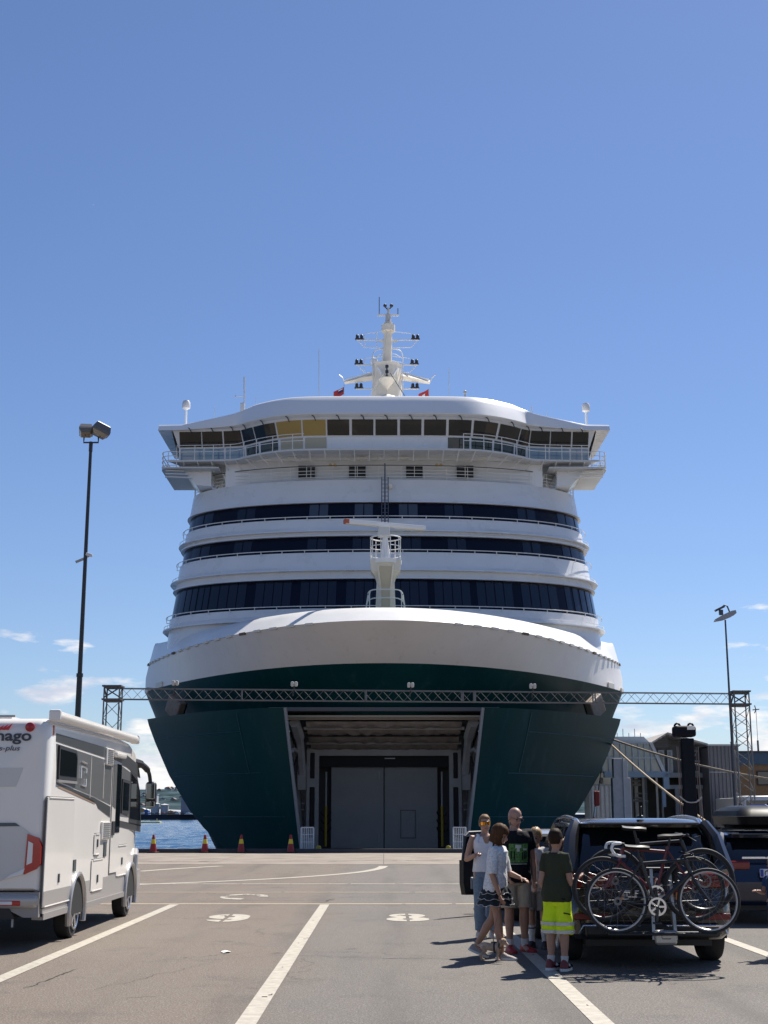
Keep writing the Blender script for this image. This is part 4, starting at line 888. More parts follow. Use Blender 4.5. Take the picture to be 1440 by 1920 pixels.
# chrome letter-like emblem on the panel
b = MB()
for (y0, z0, y1, z1) in ((20.05, 2.46, 20.42, 2.44), (20.05, 2.39, 20.05, 2.22), (20.05, 2.39, 20.4, 2.37), (20.1, 2.13, 20.4, 2.11), (20.4, 2.37, 20.4, 2.30), (20.4, 2.22, 20.4, 2.11)): b.tube([(HX + .012, y0 - 18.1, z0), (HX + .012, y1 - 18.1, z1)], .013, 6)
b.build('side_emblem', CHROME, mh)
def vent(y0, y1, z0, z1):
    v = MB().rbox((HX + .012, (y0 + y1) / 2 - 18.1, (z0 + z1) / 2), (.05, y1 - y0, z1 - z0), .02).build('vent_grille', MHW, mh)
    for k in range(8): z = lerp(z0 + .03, z1 - .03, k / 7); MB().box((HX + .039, (y0 + y1) / 2 - 18.1, z), (.01, (y1 - y0) * .8, .010)).build('louvre', SEAM, v)
vent(21.78, 22.32, 2.47, 2.74); vent(21.66, 22.28, 1.32, 1.60)
def flap(y0, y1, z0, z1, name='service_flap', key=True, ky=None, kz=None, m=MHW):
    f = MB().prism([(y0 - 18.1, z0 + .05), (y0 - 18.06, z0), (y1 - 18.14, z0), (y1 - 18.1, z0 + .05), (y1 - 18.1, z1 - .05), (y1 - 18.14, z1), (y0 - 18.06, z1), (y0 - 18.1, z1 - .05)], 'X', HX - .02, HX + .006).build(name, SEAM, mh)
    MB().rbox((HX + .004, (y0 + y1) / 2 - 18.1, (z0 + z1) / 2), (.016, y1 - y0 - .035, z1 - z0 - .03), .006, 1).build('flap_panel', m, f)
    for zz in (z0 + .02, z1 - .02): MB().tube([(HX + .012, y0 - 18.0, zz), (HX + .012, y1 - 18.2, zz)], .012, 6).build('flap_edge', MHW, f)
    if key: MB().rbox((HX + .018, (ky or (y0 + y1) / 2) - 18.1, kz or lerp(z0, z1, .45)), (.02, .07, .12), .01).build('lock', mat('lock_dark', (.05, .06, .06), .4), f)
    return f
f1 = flap(18.14, 19.78, .52, 1.94, kz=.87); SP_([(18.17, .54), (19.75, .54), (19.75, .735), (18.17, .735)], 'grey_flap_foot', MHG, f1, t=.015); f2 = flap(21.06, 21.98, .56, 1.05, kz=.75); flap(23.0, 23.93, .70, 1.22, kz=.95); flap(21.18, 21.65, 1.09, 1.43, kz=1.28)
MB().prism([(19.86 - 18.1, .92), (20.02 - 18.1, .92), (20.02 - 18.1, 1.08), (19.86 - 18.1, 1.08)], 'X', HX, HX + .012).build('gas_cap', mat('lock_dark', (.05, .06, .06), .4), mh)
MB().rbox((HX + .005, 22.05 - 18.1, 1.17), (.02, .2, .22), .01).build('power_inlet', mat('lock_dark', (.05, .06, .06), .4), mh)
dr = SP_([(22.42, 2.60), (23.16, 2.56), (23.16, .76), (22.42, .76)], 'entry_door', SEAM, t=.006)
SP_([(22.45, 2.58), (23.13, 2.54), (23.13, .79), (22.45, .79)], 'door_panel', MHW, dr, t=.013)
SP_([(22.75, 2.52), (23.12, 2.51), (23.12, 1.42), (22.75, 1.42)], 'pane', GLS, dr, t=.02); SP_([(22.47, 2.5), (22.72, 2.5), (22.72, 1.8), (22.47, 1.85)], 'door_trim', MHM, dr, t=.02)
SP_([(22.48, 1.6), (22.66, 1.6), (22.66, 1.38), (22.48, 1.38)], 'door_handle', BLACK, dr, t=.03)
MB().rbox((HX + .04, 22.8 - 18.1, 2.66), (.09, .8, .09), .03).build('porch_lamp', MHW, mh)
w2 = SP_([(23.24, 2.29), (23.88, 2.27), (23.88, 1.71), (23.24, 1.73)], 'side_window', BLACK, t=.025)
SP_([(23.30, 2.24), (23.82, 2.22), (23.82, 1.77), (23.30, 1.78)], 'pane', GLS, w2, t=.03)
w3 = SP_([(24.02, 2.46), (24.7, 2.36), (25.02, 2.1), (25.25, 1.5), (24.02, 1.56)], 'cab_window', BLACK, t=.02, x=1.115)
SP_([(24.1, 2.40), (24.65, 2.30), (24.95, 2.05), (25.12, 1.60), (24.1, 1.64)], 'pane', GLS, w3, t=.026, x=1.115)
MB().add([(1.02, 7.02, 2.42), (-1.02, 7.02, 2.42), (-.97, 7.30, 1.45), (.97, 7.30, 1.45)], [(0, 1, 2, 3)]).build('windscreen', GLS, mh)
ma = MB().tube(catmull([(1.06, 6.55, 2.62), (1.17, 6.8, 2.58), (1.26, 7.0, 2.46), (1.29, 7.06, 2.28)], 5), [.075] * 5 + [.055] * 5 + [.035] * 6, 8).build('mirror_arm', BLACK, mh, smooth=True)
MB().rbox((1.30, 7.10, 2.06), (.20, .14, .46), .06, 3).build('mirror_housing', BLACK, ma, smooth=True)
MB().rbox((1.30, 7.03, 2.12), (.16, .02, .28), .02).rbox((1.30, 7.03, 1.89), (.17, .02, .1), .02).build('mirror_glass', mat('mirror_glass', (.25, .27, .28), .03, metal=1), ma)
MB().tube([(1.13, 6.66, .62), (1.13, 6.72, 1.0), (1.1, 6.9, 1.08)], .05, 8).build('front_arch_trim', MHG, mh)
# rear face
def RP(poly, name, m, par=mh, y=-.012, d=.03): return MB().prism([(x + 5.53, z) for x, z in poly], 'Y', y, y + d).build(name, m, par)
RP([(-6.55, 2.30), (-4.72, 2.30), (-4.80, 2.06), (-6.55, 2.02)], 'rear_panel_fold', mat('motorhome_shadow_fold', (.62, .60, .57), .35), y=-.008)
RP([(-6.6, 1.60), (-4.78, 1.60), (-4.72, 1.56), (-6.6, 1.535)], 'rear_handle_strip', mat('strip_dark', (.08, .10, .10), .4), y=-.02)
RP([(-6.6, 1.54), (-4.70, 1.555), (-4.58, 1.47), (-4.62, 1.02), (-4.95, .86), (-6.6, .82)], 'rear_garage_panel', mat('motorhome_pale_grey', (.58, .565, .535), .3, coat=.3), y=-.015)
tl = RP([(-4.61, 1.46), (-4.46, 1.41), (-4.425, 1.30), (-4.425, 1.08), (-4.47, 1.02), (-4.63, .95)], 'tail_light', mat('tail_red', (.42, .02, .015), .15, coat=.5), y=-.03, d=.14)
RP([(-4.59, 1.37), (-4.53, 1.34), (-4.53, 1.10), (-4.60, 1.07)], 'reversing_lens', mat('clear_lens', (.75, .74, .72), .15), tl, y=-.04)
RP([(-4.62, 1.03), (-4.64, .955), (-4.88, .89), (-4.80, .95)], 'lower_lens', mat('clear_lens', (.75, .74, .72), .15), tl, y=-.035)
MB().lathe([(.062, -.02), (.06, .01), (.001, .02)], (.87, -.012, 2.83), 20, axis='Y', rot=Matrix.Scale(-1, 3, (0, 1, 0))).build('high_brake_light', mat('brake_red', (.36, .01, .02), .2), mh)
MB().rbox((1.125, .22, 2.80), (.03, .05, .13), .01).build('marker_light', mat('amber_red', (.55, .12, .02), .3), mh)
LET = mat('lettering_dark', (.035, .04, .055), .4)
text_mesh('lettering', 'carthago', .195, LET, mh, (.90, -.016, 2.655), (R(90), 0, 0), bold=.004, sx=1.28, align='RIGHT')
text_mesh('lettering', 'chic s-plus', .095, LET, mh, (.75, -.016, 2.525), (R(90), 0, 0), sx=1.25, shear=.25, align='RIGHT')
b = MB()
for k in range(5): b.prism([(.33 + k * .05, 2.80), (.39 + k * .05, 2.79), (.42 + k * .055, 2.83 + .012 * k)], 'Y', -.016 - k * .0006, -.008)
b.build('flame_emblem', mat('emblem_red', (.5, .02, .03), .4), mh)
MB().rbox((0, .06, .62), (2.22, .25, .2), .07, 3).build('rear_bumper', MHG, mh, smooth=True)
MB().prism([(-1.11, .73), (-1.11, .42), (-.6, .42), (-.6, .5), (.75, .5), (.92, .42), (1.11, .42), (1.11, .73)], 'Y', -.02, .2).build('bumper_apron', mat('sill_grey', (.27, .25, .235), .4), mh)
MB().prism([(-.7, .40), (.82, .40), (.70, .60), (-.6, .60)], 'Y', -.035, .1).build('bumper_opening', BLACK, mh)
lp = MB().rbox((.72, -.05, .60), (.34, .04, .07), .015).build('fog_lamp_bar', mat('tail_red', (.42, .02, .015), .15, coat=.5), mh)
MB().rbox((.70, -.07, .60), (.16, .02, .045), .01).build('reflector', mat('clear_lens', (.75, .74, .72), .15), lp)
for x in (.55, .78): MB().tube([(x, .0, .40), (x, .0, .3)], .015, 6).build('tow_loop', GREYP, mh)

# ---- cars
def car(name, loc, label, paint, L=4.85, w=.97, belt=1.06, roof=1.66, r=.37, wb=2.9, ro=.92, rear_slope=.38, glass=GLS, rz=0):
    e = empty(name, loc, rz, label=label, cat='car')
    lv = [(.30, w * .90, .10, L - .12, .25), (.36, w * .96, .04, L - .05, .25), (.50, w * .985, .0, L, .28), (.66, w * .985, .0, L, .28), (.72, w * .99, .045, L - .02, .28), (.92, w * 1.0, .10, L - .06, .28), (belt - .02, w * .985, .13, L - .16, .28), (belt, w * .965, .16, L - .3, .28)]
    shell(lv).build('body', paint, e, smooth=True, sharp=28)
    g = [(belt - .03, w * .955, .17, L * .70, .22), (belt + .12, w * .93, .17 + rear_slope * .18, L * .655, .24), (lerp(belt, roof, .6), w * .87, .17 + rear_slope * .6, L * .57, .26), (roof - .10, w * .80, .17 + rear_slope * .92, L * .505, .28), (roof - .07, w * .78, .2 + rear_slope, L * .495, .28)]
    shell(g).build('window_glass', glass, e, smooth=True, sharp=30)
    rf = shell([(roof - .105, w * .825, .10 + rear_slope * .85, L * .515, .30), (roof - .06, w * .82, .08 + rear_slope * .85, L * .505, .30), (roof - .02, w * .74, .16 + rear_slope, L * .48, .30), (roof, w * .55, .4 + rear_slope, L * .44, .28)]).build('roof', paint, e, smooth=True, sharp=35)
    for s in (-1, 1):       # pillars
        MB().tube([(s * w * .945, .20, belt - .02), (s * w * .88, .17 + rear_slope * .6, lerp(belt, roof, .6)), (s * w * .80, .2 + rear_slope, roof - .07)], [.11, .09, .07], 8).build('rear_pillar', paint, e, smooth=True)
        for yy, yt in ((L * .27, L * .27), (L * .47, L * .455)): MB().tube([(s * w * .955, yy, belt - .02), (s * w * .80, yt, roof - .08)], .035, 6).build('pillar', BLACK, e)
        MB().tube([(s * w * .95, L * .68, belt), (s * w * .79, L * .50, roof - .06)], .05, 6).build('front_pillar', paint, e)
        MB().tube([(s * w * .965, .5, belt - .015), (s * w * .965, L * .66, belt - .015)], .014, 5).build('window_trim', CHROME, e)
        for yy in (ro, ro + wb):
            MB().prism([(yy + (r + .06) * math.cos(t), r + (r + .07) * math.sin(t)) for t in [math.pi * j / 12 for j in range(13)]] + [(yy - r - .06, .28), (yy + r + .06, .28)], 'X', s * w * .6, s * (w * .99 + .006)).build('wheel_well', mat('well_black', (.008, .008, .008), .9), e)
            wheel(e, s * (w - .13), yy, r, s, 1.1, 5)
        m_ = MB().rbox((s * (w + .10), L * .63, belt + .08), (.2, .12, .15), .05, 3).build('wing_mirror', paint, e, smooth=True)
        MB().rbox((s * w * .93, 1.6, belt - .16), (.16, .2, .03), .01).build('door_handle', paint, e)
    MB().box((0, L / 2, .30), (w * 1.5, L * .9, .16)).build('underbody', BLACK, e)
    return e, rf
SUVP = mat('dark_brown_car_paint', (.020, .018, .017), .22, coat=.8, spec=.5)
suv, rf = car('suv', (3.08, 16.25, 0), 'dark brown SUV with three bicycles on its rear rack', SUVP)
for s in (-1, 1):
    MB().tube(catmull([(s * .74, .55, 1.59), (s * .745, .75, 1.64), (s * .75, 1.6, 1.675), (s * .74, 2.5, 1.64), (s * .73, 2.65, 1.58)], 5), .026, 8).build('roof_rail', CHROME, suv, smooth=True)
    tl = MB().rbox((s * .66, .09, .96), (.52, .10, .16), .03, 2).build('tail_light', mat('suv_tail_red', (.20, .008, .008), .12, coat=.6), suv)
    MB().rbox((s * .66, .03, .95), (.44, .03, .05), .01).build('lamp_bar', mat('suv_lamp_bar', (.16, .008, .008), .25), tl)
    MB().rbox((s * .70, -.006, .56), (.40, .03, .07), .01).build('reflector', mat('suv_lamp_bar', (.16, .008, .008), .25), suv)
MB().lathe([(.05, 0), (.04, .03), (.001, .05)], (.02, .62, 1.66), 10).tube([(.02, .62, 1.67), (.02, .52, 1.80)], [.02, .006], 6).build('shark_fin_aerial', BLACK, suv)
MB().rbox((0, .40, 1.60), (1.3, .3, .03), .012, 2).build('rear_spoiler', SUVP, suv)
MB().rbox((0, .0, .41), (1.55, .08, .16), .04, 2).build('bumper_insert', BLACK, suv)
for s in (-1, 1): MB().tube([(s * .85, -.03, .37), (s * .80, -.035, .46), (s * .15, -.045, .46)], .012, 6).build('exhaust_trim', CHROME, suv)
MB().tube([(-.55, .04, 1.10), (.3, .035, 1.14)], .008, 5).build('rear_wiper', BLACK, suv)
PLATE = mat('plate_white', (.72, .73, .74), .4); PBLUE = mat('plate_blue', (.02, .06, .32), .4); PBLK = mat('plate_black', (.015, .015, .02), .5)
np_ = MB().rbox((-.10, -.03, .80), (.52, .012, .11), .004, 1).build('number_plate', PLATE, suv)
text_mesh('plate_lettering', 'DC 95 745', .105, PBLK, np_, (-.32, -.038, .765), (R(90), 0, 0), bold=.002, sx=.78)
# ---- bicycle rack (fixed to the tow ball)
rk = empty('bicycle_rack', (3.08, 16.25, 0), label='grey bicycle carrier on the tow ball behind the dark brown SUV', cat='bicycle rack')
RKM = mat('rack_aluminium', (.42, .41, .39), .35, metal=.7)
MB().tube([(.05, .15, .36), (.05, -.15, .36), (.05, -.3, .42)], .04, 8).build('tow_bar', BLACK, rk)
MB().rbox((.05, -.47, .37), (.24, .12, .16), .03).rbox((.05, -.53, .40), (.11, .03, .09), .02).build('clamp', RKM, rk)
for s in (-1, 1): MB().bar((.05 + s * .12, -.42, .34), (.05 + s * .10, -.30, 1.10), .035, .05).build('upright', RKM, rk)
for y in (-.22, -.40, -.58): MB().rbox((0, y, .415), (1.2, .07, .03), .012).build('wheel_tray', BLACK, rk)
MB().tube([(-.1, -.28, 1.10), (.2, -.28, 1.10)], .02, 8).build('frame_clamp', BLACK, rk)
# ---- bicycles
TY = mat('bicycle_tyre', (.015, .015, .016), .7); SPK = mat('spoke_steel', (.20, .20, .21), .4, metal=.9)
def bike(loc, face, lab, frame_m, rim_m, drop, r=.335, wb=1.02, tape=None, refl=False, deep=False):
    e = empty('bicycle', loc, label=lab, cat='bicycle', group='bicycles on the SUV rack'); f = face
    def P(x, z, y=0.0): return Vector((f * x, y, z))
    xr, xf = -wb * .43, wb * .57; bb = P(0, r - .06); sc = P(-.16, r + .46); hd0, hd1 = P(xf - .19, r + .30), P(xf - .235, r + .44); hr, hf = P(xr, r), P(xf, r)
    for c, nm in ((hr, 'rear_wheel'), (hf, 'front_wheel')):
        w = MB().tube([c + Vector((r * math.cos(t), 0, r * math.sin(t))) for t in [2 * math.pi * k / 40 for k in range(40)]], .019 if not deep else .026, 8, closed=True).build('wheel', TY, e, smooth=True)
        MB().tube([c + Vector((r * .935 * math.cos(t), 0, r * .935 * math.sin(t))) for t in [2 * math.pi * k / 40 for k in range(40)]], .013, 6, closed=True).build('rim', rim_m, w, smooth=True)
        b = MB()
        for k in range(20):
            t = 2 * math.pi * k / 20; t2 = t + (.5 if k % 2 else -.5); b.tube([c + Vector((.02 * math.cos(t2), .022 * (1 if (k // 2) % 2 else -1), .02 * math.sin(t2))), c + Vector((r * .92 * math.cos(t), 0, r * .92 * math.sin(t)))], .0013, 3, caps=False)
        b.build('spokes', SPK, w); MB().lathe([(.001, -.045), (.018, -.04), (.014, 0), (.018, .04), (.001, .045)], c, 10, axis='Y').build('hub', SPK, w)
        if refl:
            t = R(-20 if nm[0] == 'f' else 200); q = c + Vector((r * .62 * math.cos(t), -.01, r * .62 * math.sin(t)))
            MB().rbox(q, (.035, .012, .10), .005).build('reflector', mat('orange_reflector', (.7, .22, .01), .3), w)
    b = MB().tube([hd0, bb], .024, 8).tube([hd1, sc + P(0, -.06)], .019, 8).tube([sc, bb], .02, 8).tube([hd0, hd1], .024, 8)
    for s in (-1, 1): b.tube([bb + Vector((0, s * .03, 0)), hr + Vector((0, s * .05, 0))], .011, 6).tube([sc + P(.0, -.05) + Vector((0, s * .02, 0)), hr + Vector((0, s * .05, 0))], .010, 6)
    b.build('frame', frame_m, e, smooth=True)
    b = MB()
    for s in (-1, 1): b.tube(catmull([hd0 + Vector((0, s * .03, 0)), hd0 + P(.06, -.12) + Vector((0, s * .05, 0)), hf + Vector((0, s * .05, 0))], 3), .013, 6)
    b.build('fork', frame_m, e)
    MB().tube([sc + P(0, -.05), sc + P(-.03, .10)], .014, 8).build('seat_post', BLACK, e)
    s0 = sc + P(-.03, .12); MB().rows([[s0 + P(x, z) + Vector((0, y, 0)) for x, y, z in ((-.14, -w_, h), (-.14 + .0, 0, h + .02), (-.14, w_, h))] for w_, h in ((.07, .0),)] * 0 or [[s0 + P(x, hh) + Vector((0, -ww, 0)), s0 + P(x, hh + .02), s0 + P(x, hh) + Vector((0, ww, 0)), s0 + P(x, hh - .03)] for x, ww, hh in ((-.14, .065, .012), (-.10, .07, .005), (-.02, .045, 0), (.08, .022, -.002), (.14, .014, -.01))], closed=True).build('saddle', BLACK, e, smooth=True)
    st = hd1 + P(.06, .06); MB().tube([hd1, hd1 + P(-.01, .05), st], .014, 8).build('stem', BLACK, e)
    b = MB()
    if drop:
        for s in (-1, 1): b.tube(catmull([st, st + Vector((0, s * .2, 0)), st + P(.08, -.01) + Vector((0, s * .21, 0)), st + P(.10, -.07) + Vector((0, s * .21, 0)), st + P(.05, -.13) + Vector((0, s * .21, 0)), st + P(-.05, -.14) + Vector((0, s * .21, 0))], 5), .016, 8)
    else: b.tube(catmull([st + P(-.06, .02) + Vector((0, -.3, 0)), st + Vector((0, -.1, 0)), st + Vector((0, .1, 0)), st + P(-.06, .02) + Vector((0, .3, 0))], 5), .014, 8)
    b.build('handlebar', tape or BLACK, e, smooth=True)
    MB().tube([st + P(.05, -.02, -.2), st + P(.11, .0, -.2), st + P(.10, -.10, -.21)], .008, 5).tube([st, st + P(.1, -.06, -.05), hd0 + P(.03, .03, -.02)], .004, 4).build('brake_lever', BLACK, e)
    ch = MB().lathe([(.078, -.004), (.10, -.004), (.10, .004), (.078, .004), (.078, -.004)], bb + Vector((0, -.05, 0)), 30, axis='Y', caps=False)
    for k in range(5): a = 2 * math.pi * k / 5; ch.bar(bb + Vector((.015 * math.cos(a), -.05, .015 * math.sin(a))), bb + Vector((.08 * math.cos(a), -.05, .08 * math.sin(a))), .012, .02)
    ch.build('chainring', CHROME, e)
    CRM = mat('crank_dark', (.04, .04, .045), .35, metal=.5)
    for q in (-1, 1): MB().bar(bb + Vector((0, q * .07, 0)), bb + Vector((f * q * .02, q * .075, q * .17)), .02, .028).rbox(bb + Vector((f * q * .02, q * .11, q * .17)), (.09, .08, .02), .006).build('crank', CRM, e)
    MB().lathe([(.02, -.03), (.045, -.03), (.03, .01), (.02, .01), (.02, -.03)], hr + Vector((0, -.04, 0)), 18, axis='Y', caps=False).tube([hr + Vector((0, -.05, .045)), bb + Vector((0, -.05, .098))], .005, 4).tube([hr + Vector((0, -.05, -.05)), hr + P(.03, -.12, -.05), bb + Vector((0, -.05, -.098))], .005, 4).build('drivetrain', mat('drivetrain_steel', (.16, .16, .165), .4, metal=.8), e)
    if deep: MB().lathe([(.06, -.002), (.08, -.002), (.08, .002), (.06, .002), (.06, -.002)], hf + Vector((0, -.04, 0)), 24, axis='Y', caps=False).build('brake_disc', SPK, e)
    return e
BKF = mat('black_bicycle_frame', (.010, .010, .011), .35, coat=.3); RDF = mat('red_bicycle_frame', (.12, .008, .010), .35, coat=.3)
bike((3.02, 15.66, .435), 1, 'black road bicycle with silver rims, the one nearest the viewer', BKF, mat('silver_rim', (.38, .38, .39), .35, metal=.6), False)
bike((3.05, 15.85, .435 + .12), -1, 'red framed road bicycle with white handlebar tape in the middle of the rack', RDF, mat('black_rim', (.03, .03, .03), .4), True, tape=mat('white_bar_tape', (.7, .7, .68), .6), refl=True)
bike((3.06, 16.03, .435 + .20), 1, 'dark thick tyred bicycle hung closest to the car window', BKF, mat('black_rim', (.03, .03, .03), .4), False, deep=True)
# ---- navy estate with roof box, silver car ahead of the SUV
kia, rf = car('estate_car', (6.25, 22.3, 0), 'navy blue estate car carrying a black roof box', mat('navy_car_paint', (.006, .013, .035), .22, coat=.8), L=4.6, w=.90, belt=.95, roof=1.44, r=.33, wb=2.65, ro=.9, rear_slope=.45)
kp = MB().rbox((-.02, -.01, .80), (.54, .02, .13), .006, 1).build('number_plate', PLATE, kia); MB().rbox((-.26, -.022, .80), (.05, .01, .11), .003, 1).build('plate_badge', PBLUE, kp)
text_mesh('plate_lettering', 'CR 47 612', .12, PBLK, kp, (-.22, -.024, .757), (R(90), 0, 0), bold=.002, sx=.78)
text_mesh('badge_lettering', 'KIA', .075, CHROME, kia, (-.075, .055, .955), (R(80), 0, 0), extrude=.004, sx=1.1)
MB().tube([(.13 * math.cos(t), .066, .98 + .045 * math.sin(t)) for t in [2 * math.pi * k / 24 for k in range(24)]], .006, 5, closed=True).build('badge_ring', CHROME, kia)
for s in (-1, 1): MB().rbox((s * .64, .08, .92), (.44, .08, .13), .03, 2).build('tail_light', mat('suv_tail_red', (.20, .008, .008), .12, coat=.6), kia)
MB().rbox((0, .06, 1.03), (1.1, .03, .03), .008).build('chrome_strip', CHROME, kia)
MB().rbox((0, .46, 1.40), (1.25, .26, .03), .012).build('rear_spoiler', MATS['navy_car_paint'], kia)
for y in (1.1, 1.9): MB().bar((-.6, y, 1.475), (.6, y, 1.475), .06, .035).build('roof_bar', BLACK, kia)
rb = empty('roof_box', (6.25, 22.75, 1.495), label='glossy black roof box strapped with a blue belt on the navy car', cat='roof box')
BXM = mat('roof_box_black', (.006, .006, .007), .4, spec=.12)
shell([(0, .34, .1, 1.9, .2), (.05, .43, .02, 2.0, .2), (.18, .45, .0, 2.05, .2)]).build('lower_shell', BXM, rb, smooth=True, sharp=30)
shell([(.185, .455, -.005, 2.06, .2), (.27, .43, .08, 1.95, .2), (.33, .36, .25, 1.7, .2), (.36, .25, .45, 1.4, .15)]).build('lid', BXM, rb, smooth=True, sharp=30)
MB().tube([(.12, .0, -.0), (.12, -.02, .18), (.12, .1, .29), (.12, .5, .365), (.12, 1.4, .365)], .018, 6).build('strap', mat('blue_strap', (.02, .06, .28), .6), rb)
sil, rf = car('silver_car', (2.95, 22.6, 0), 'silver car standing ahead of the dark brown SUV', mat('silver_car_paint', (.50, .52, .55), .25, metal=.6, coat=.6), L=4.5, w=.90, belt=.95, roof=1.46, r=.33, wb=2.65, ro=.85, rear_slope=.3)
# its driver's door, swung open
dd = MB().prism([(0, .32), (-1.0, .36), (-1.05, .55), (-1.05, .94), (-.06, .94), (0, .7)], 'Y', -.03, .06).build('open_door', BLACK, sil); dd.location = (-.93, 2.4, 0); dd.rotation_euler = (0, 0, R(50))
MB().tube([(-1.03, .0, .94), (-.95, .0, 1.34), (-.85, .0, 1.40), (-.4, .0, 1.41), (-.05, .0, .95)], .025, 6).build('door_frame', BLACK, dd); MB().prism([(-1.0, .94), (-.93, 1.33), (-.42, 1.39), (-.1, .94)], 'Y', -.004, .004).build('pane', GLS, dd)
MB().rbox((-.5, -.05, .55), (.75, .04, .2), .02).build('door_pocket', GREYP, dd)
# ---------------------------------------------------------------- people and the dog
def fuse(b, name, m, parent, voxel, wrinkle=0.0, wscale=14.0, smooth=6, seed=0):
    o = b.build(name, m, None)
    md = o.modifiers.new('r', 'REMESH'); md.mode = 'VOXEL'; md.voxel_size = voxel; md.use_smooth_shade = True
    sm = o.modifiers.new('s', 'SMOOTH'); sm.iterations = smooth; sm.factor = .5
    me = bpy.data.meshes.new_from_object(o.evaluated_get(bpy.context.evaluated_depsgraph_get())); me.name = name
    bpy.data.objects.remove(o)
    if wrinkle:
        nn = [v.normal.copy() for v in me.vertices]
        for v, n in zip(me.vertices, nn):
            p = v.co; k = mnoise.noise(Vector((p.x * wscale, p.y * wscale, p.z * wscale * .55 + seed))) + .5 * mnoise.noise(Vector((p.x * wscale * 2.3 + 9, p.y * wscale * 2.3, p.z * wscale * 1.2 + seed)))
            v.co = p + n * wrinkle * k
    me.materials.clear(); me.materials.append(m); me.shade_smooth()
    q = bpy.data.objects.new(name, me); col.objects.link(q); q.parent = parent; return q
def ellring(c, rx, ry, n=16, rot=None):
    r = []
    for k in range(n):
        t = 2 * math.pi * k / n; p = Vector((rx * math.cos(t), ry * math.sin(t), 0)); r.append(Vector(c) + (rot @ p if rot is not None else p))
    return r
def loft(b, rings):
    n = len(rings[0]); o = len(b.v); b.rows(rings, closed=True); b.f.append([o + i for i in range(n)][::-1]); b.f.append([o + (len(rings) - 1) * n + i for i in range(n)]); return b
def hand(b, wr, d, palm, s, grip=.5):
    """palm and five bent fingers; d: direction of the hand, palm: the side the fingers curl to"""
    d = Vector(d).normalized(); p = Vector(palm); p = (p - d * p.dot(d)).normalized(); w = d.cross(p)
    b.tube([wr, wr + d * .03 * s, wr + d * .075 * s, wr + d * .095 * s], [.021 * s, .030 * s, .034 * s, .028 * s], 10, flat=.62)
    for k, (o, l) in enumerate(((-.027, .060), (-.009, .072), (.009, .067), (.026, .052))):
        q = wr + d * .088 * s + w * o * s; a = grip * 1.0
        e1 = q + (d * math.cos(a * .5) + p * math.sin(a * .5)) * l * .5 * s; e2 = e1 + (d * math.cos(a * 1.5) + p * math.sin(a * 1.5)) * l * .33 * s; e3 = e2 + (d * math.cos(a * 2.4) + p * math.sin(a * 2.4)) * l * .27 * s
        b.tube([q - d * .015 * s, q, e1, e2, e3], [.0085 * s, .009 * s, .0085 * s, .0078 * s, .006 * s], 7)
    q = wr + d * .03 * s - w * .026 * s; e1 = q + (d * .6 - w * .55 + p * .45) * .045 * s; b.tube([q, e1, e1 + (d * .85 + p * .35) * .032 * s], [.012 * s, .0105 * s, .007 * s], 7)
JD = dict(hipL=(.052, 0, .52), kneeL=(.055, -.008, .285), ankL=(.055, .012, .045), hipR=(-.052, 0, .52), kneeR=(-.055, -.008, .285), ankR=(-.055, .012, .045),
          shL=(.105, .005, .812), elL=(.135, .015, .635), wrL=(.135, -.03, .49), shR=(-.105, .005, .812), elR=(-.135, .015, .635), wrR=(-.135, -.03, .49))
TOR = [(.455, .070, .052), (.50, .094, .064), (.54, .097, .066), (.61, .083, .057), (.68, .090, .062), (.74, .101, .066), (.79, .104, .058), (.825, .070, .045), (.845, .036, .036)]
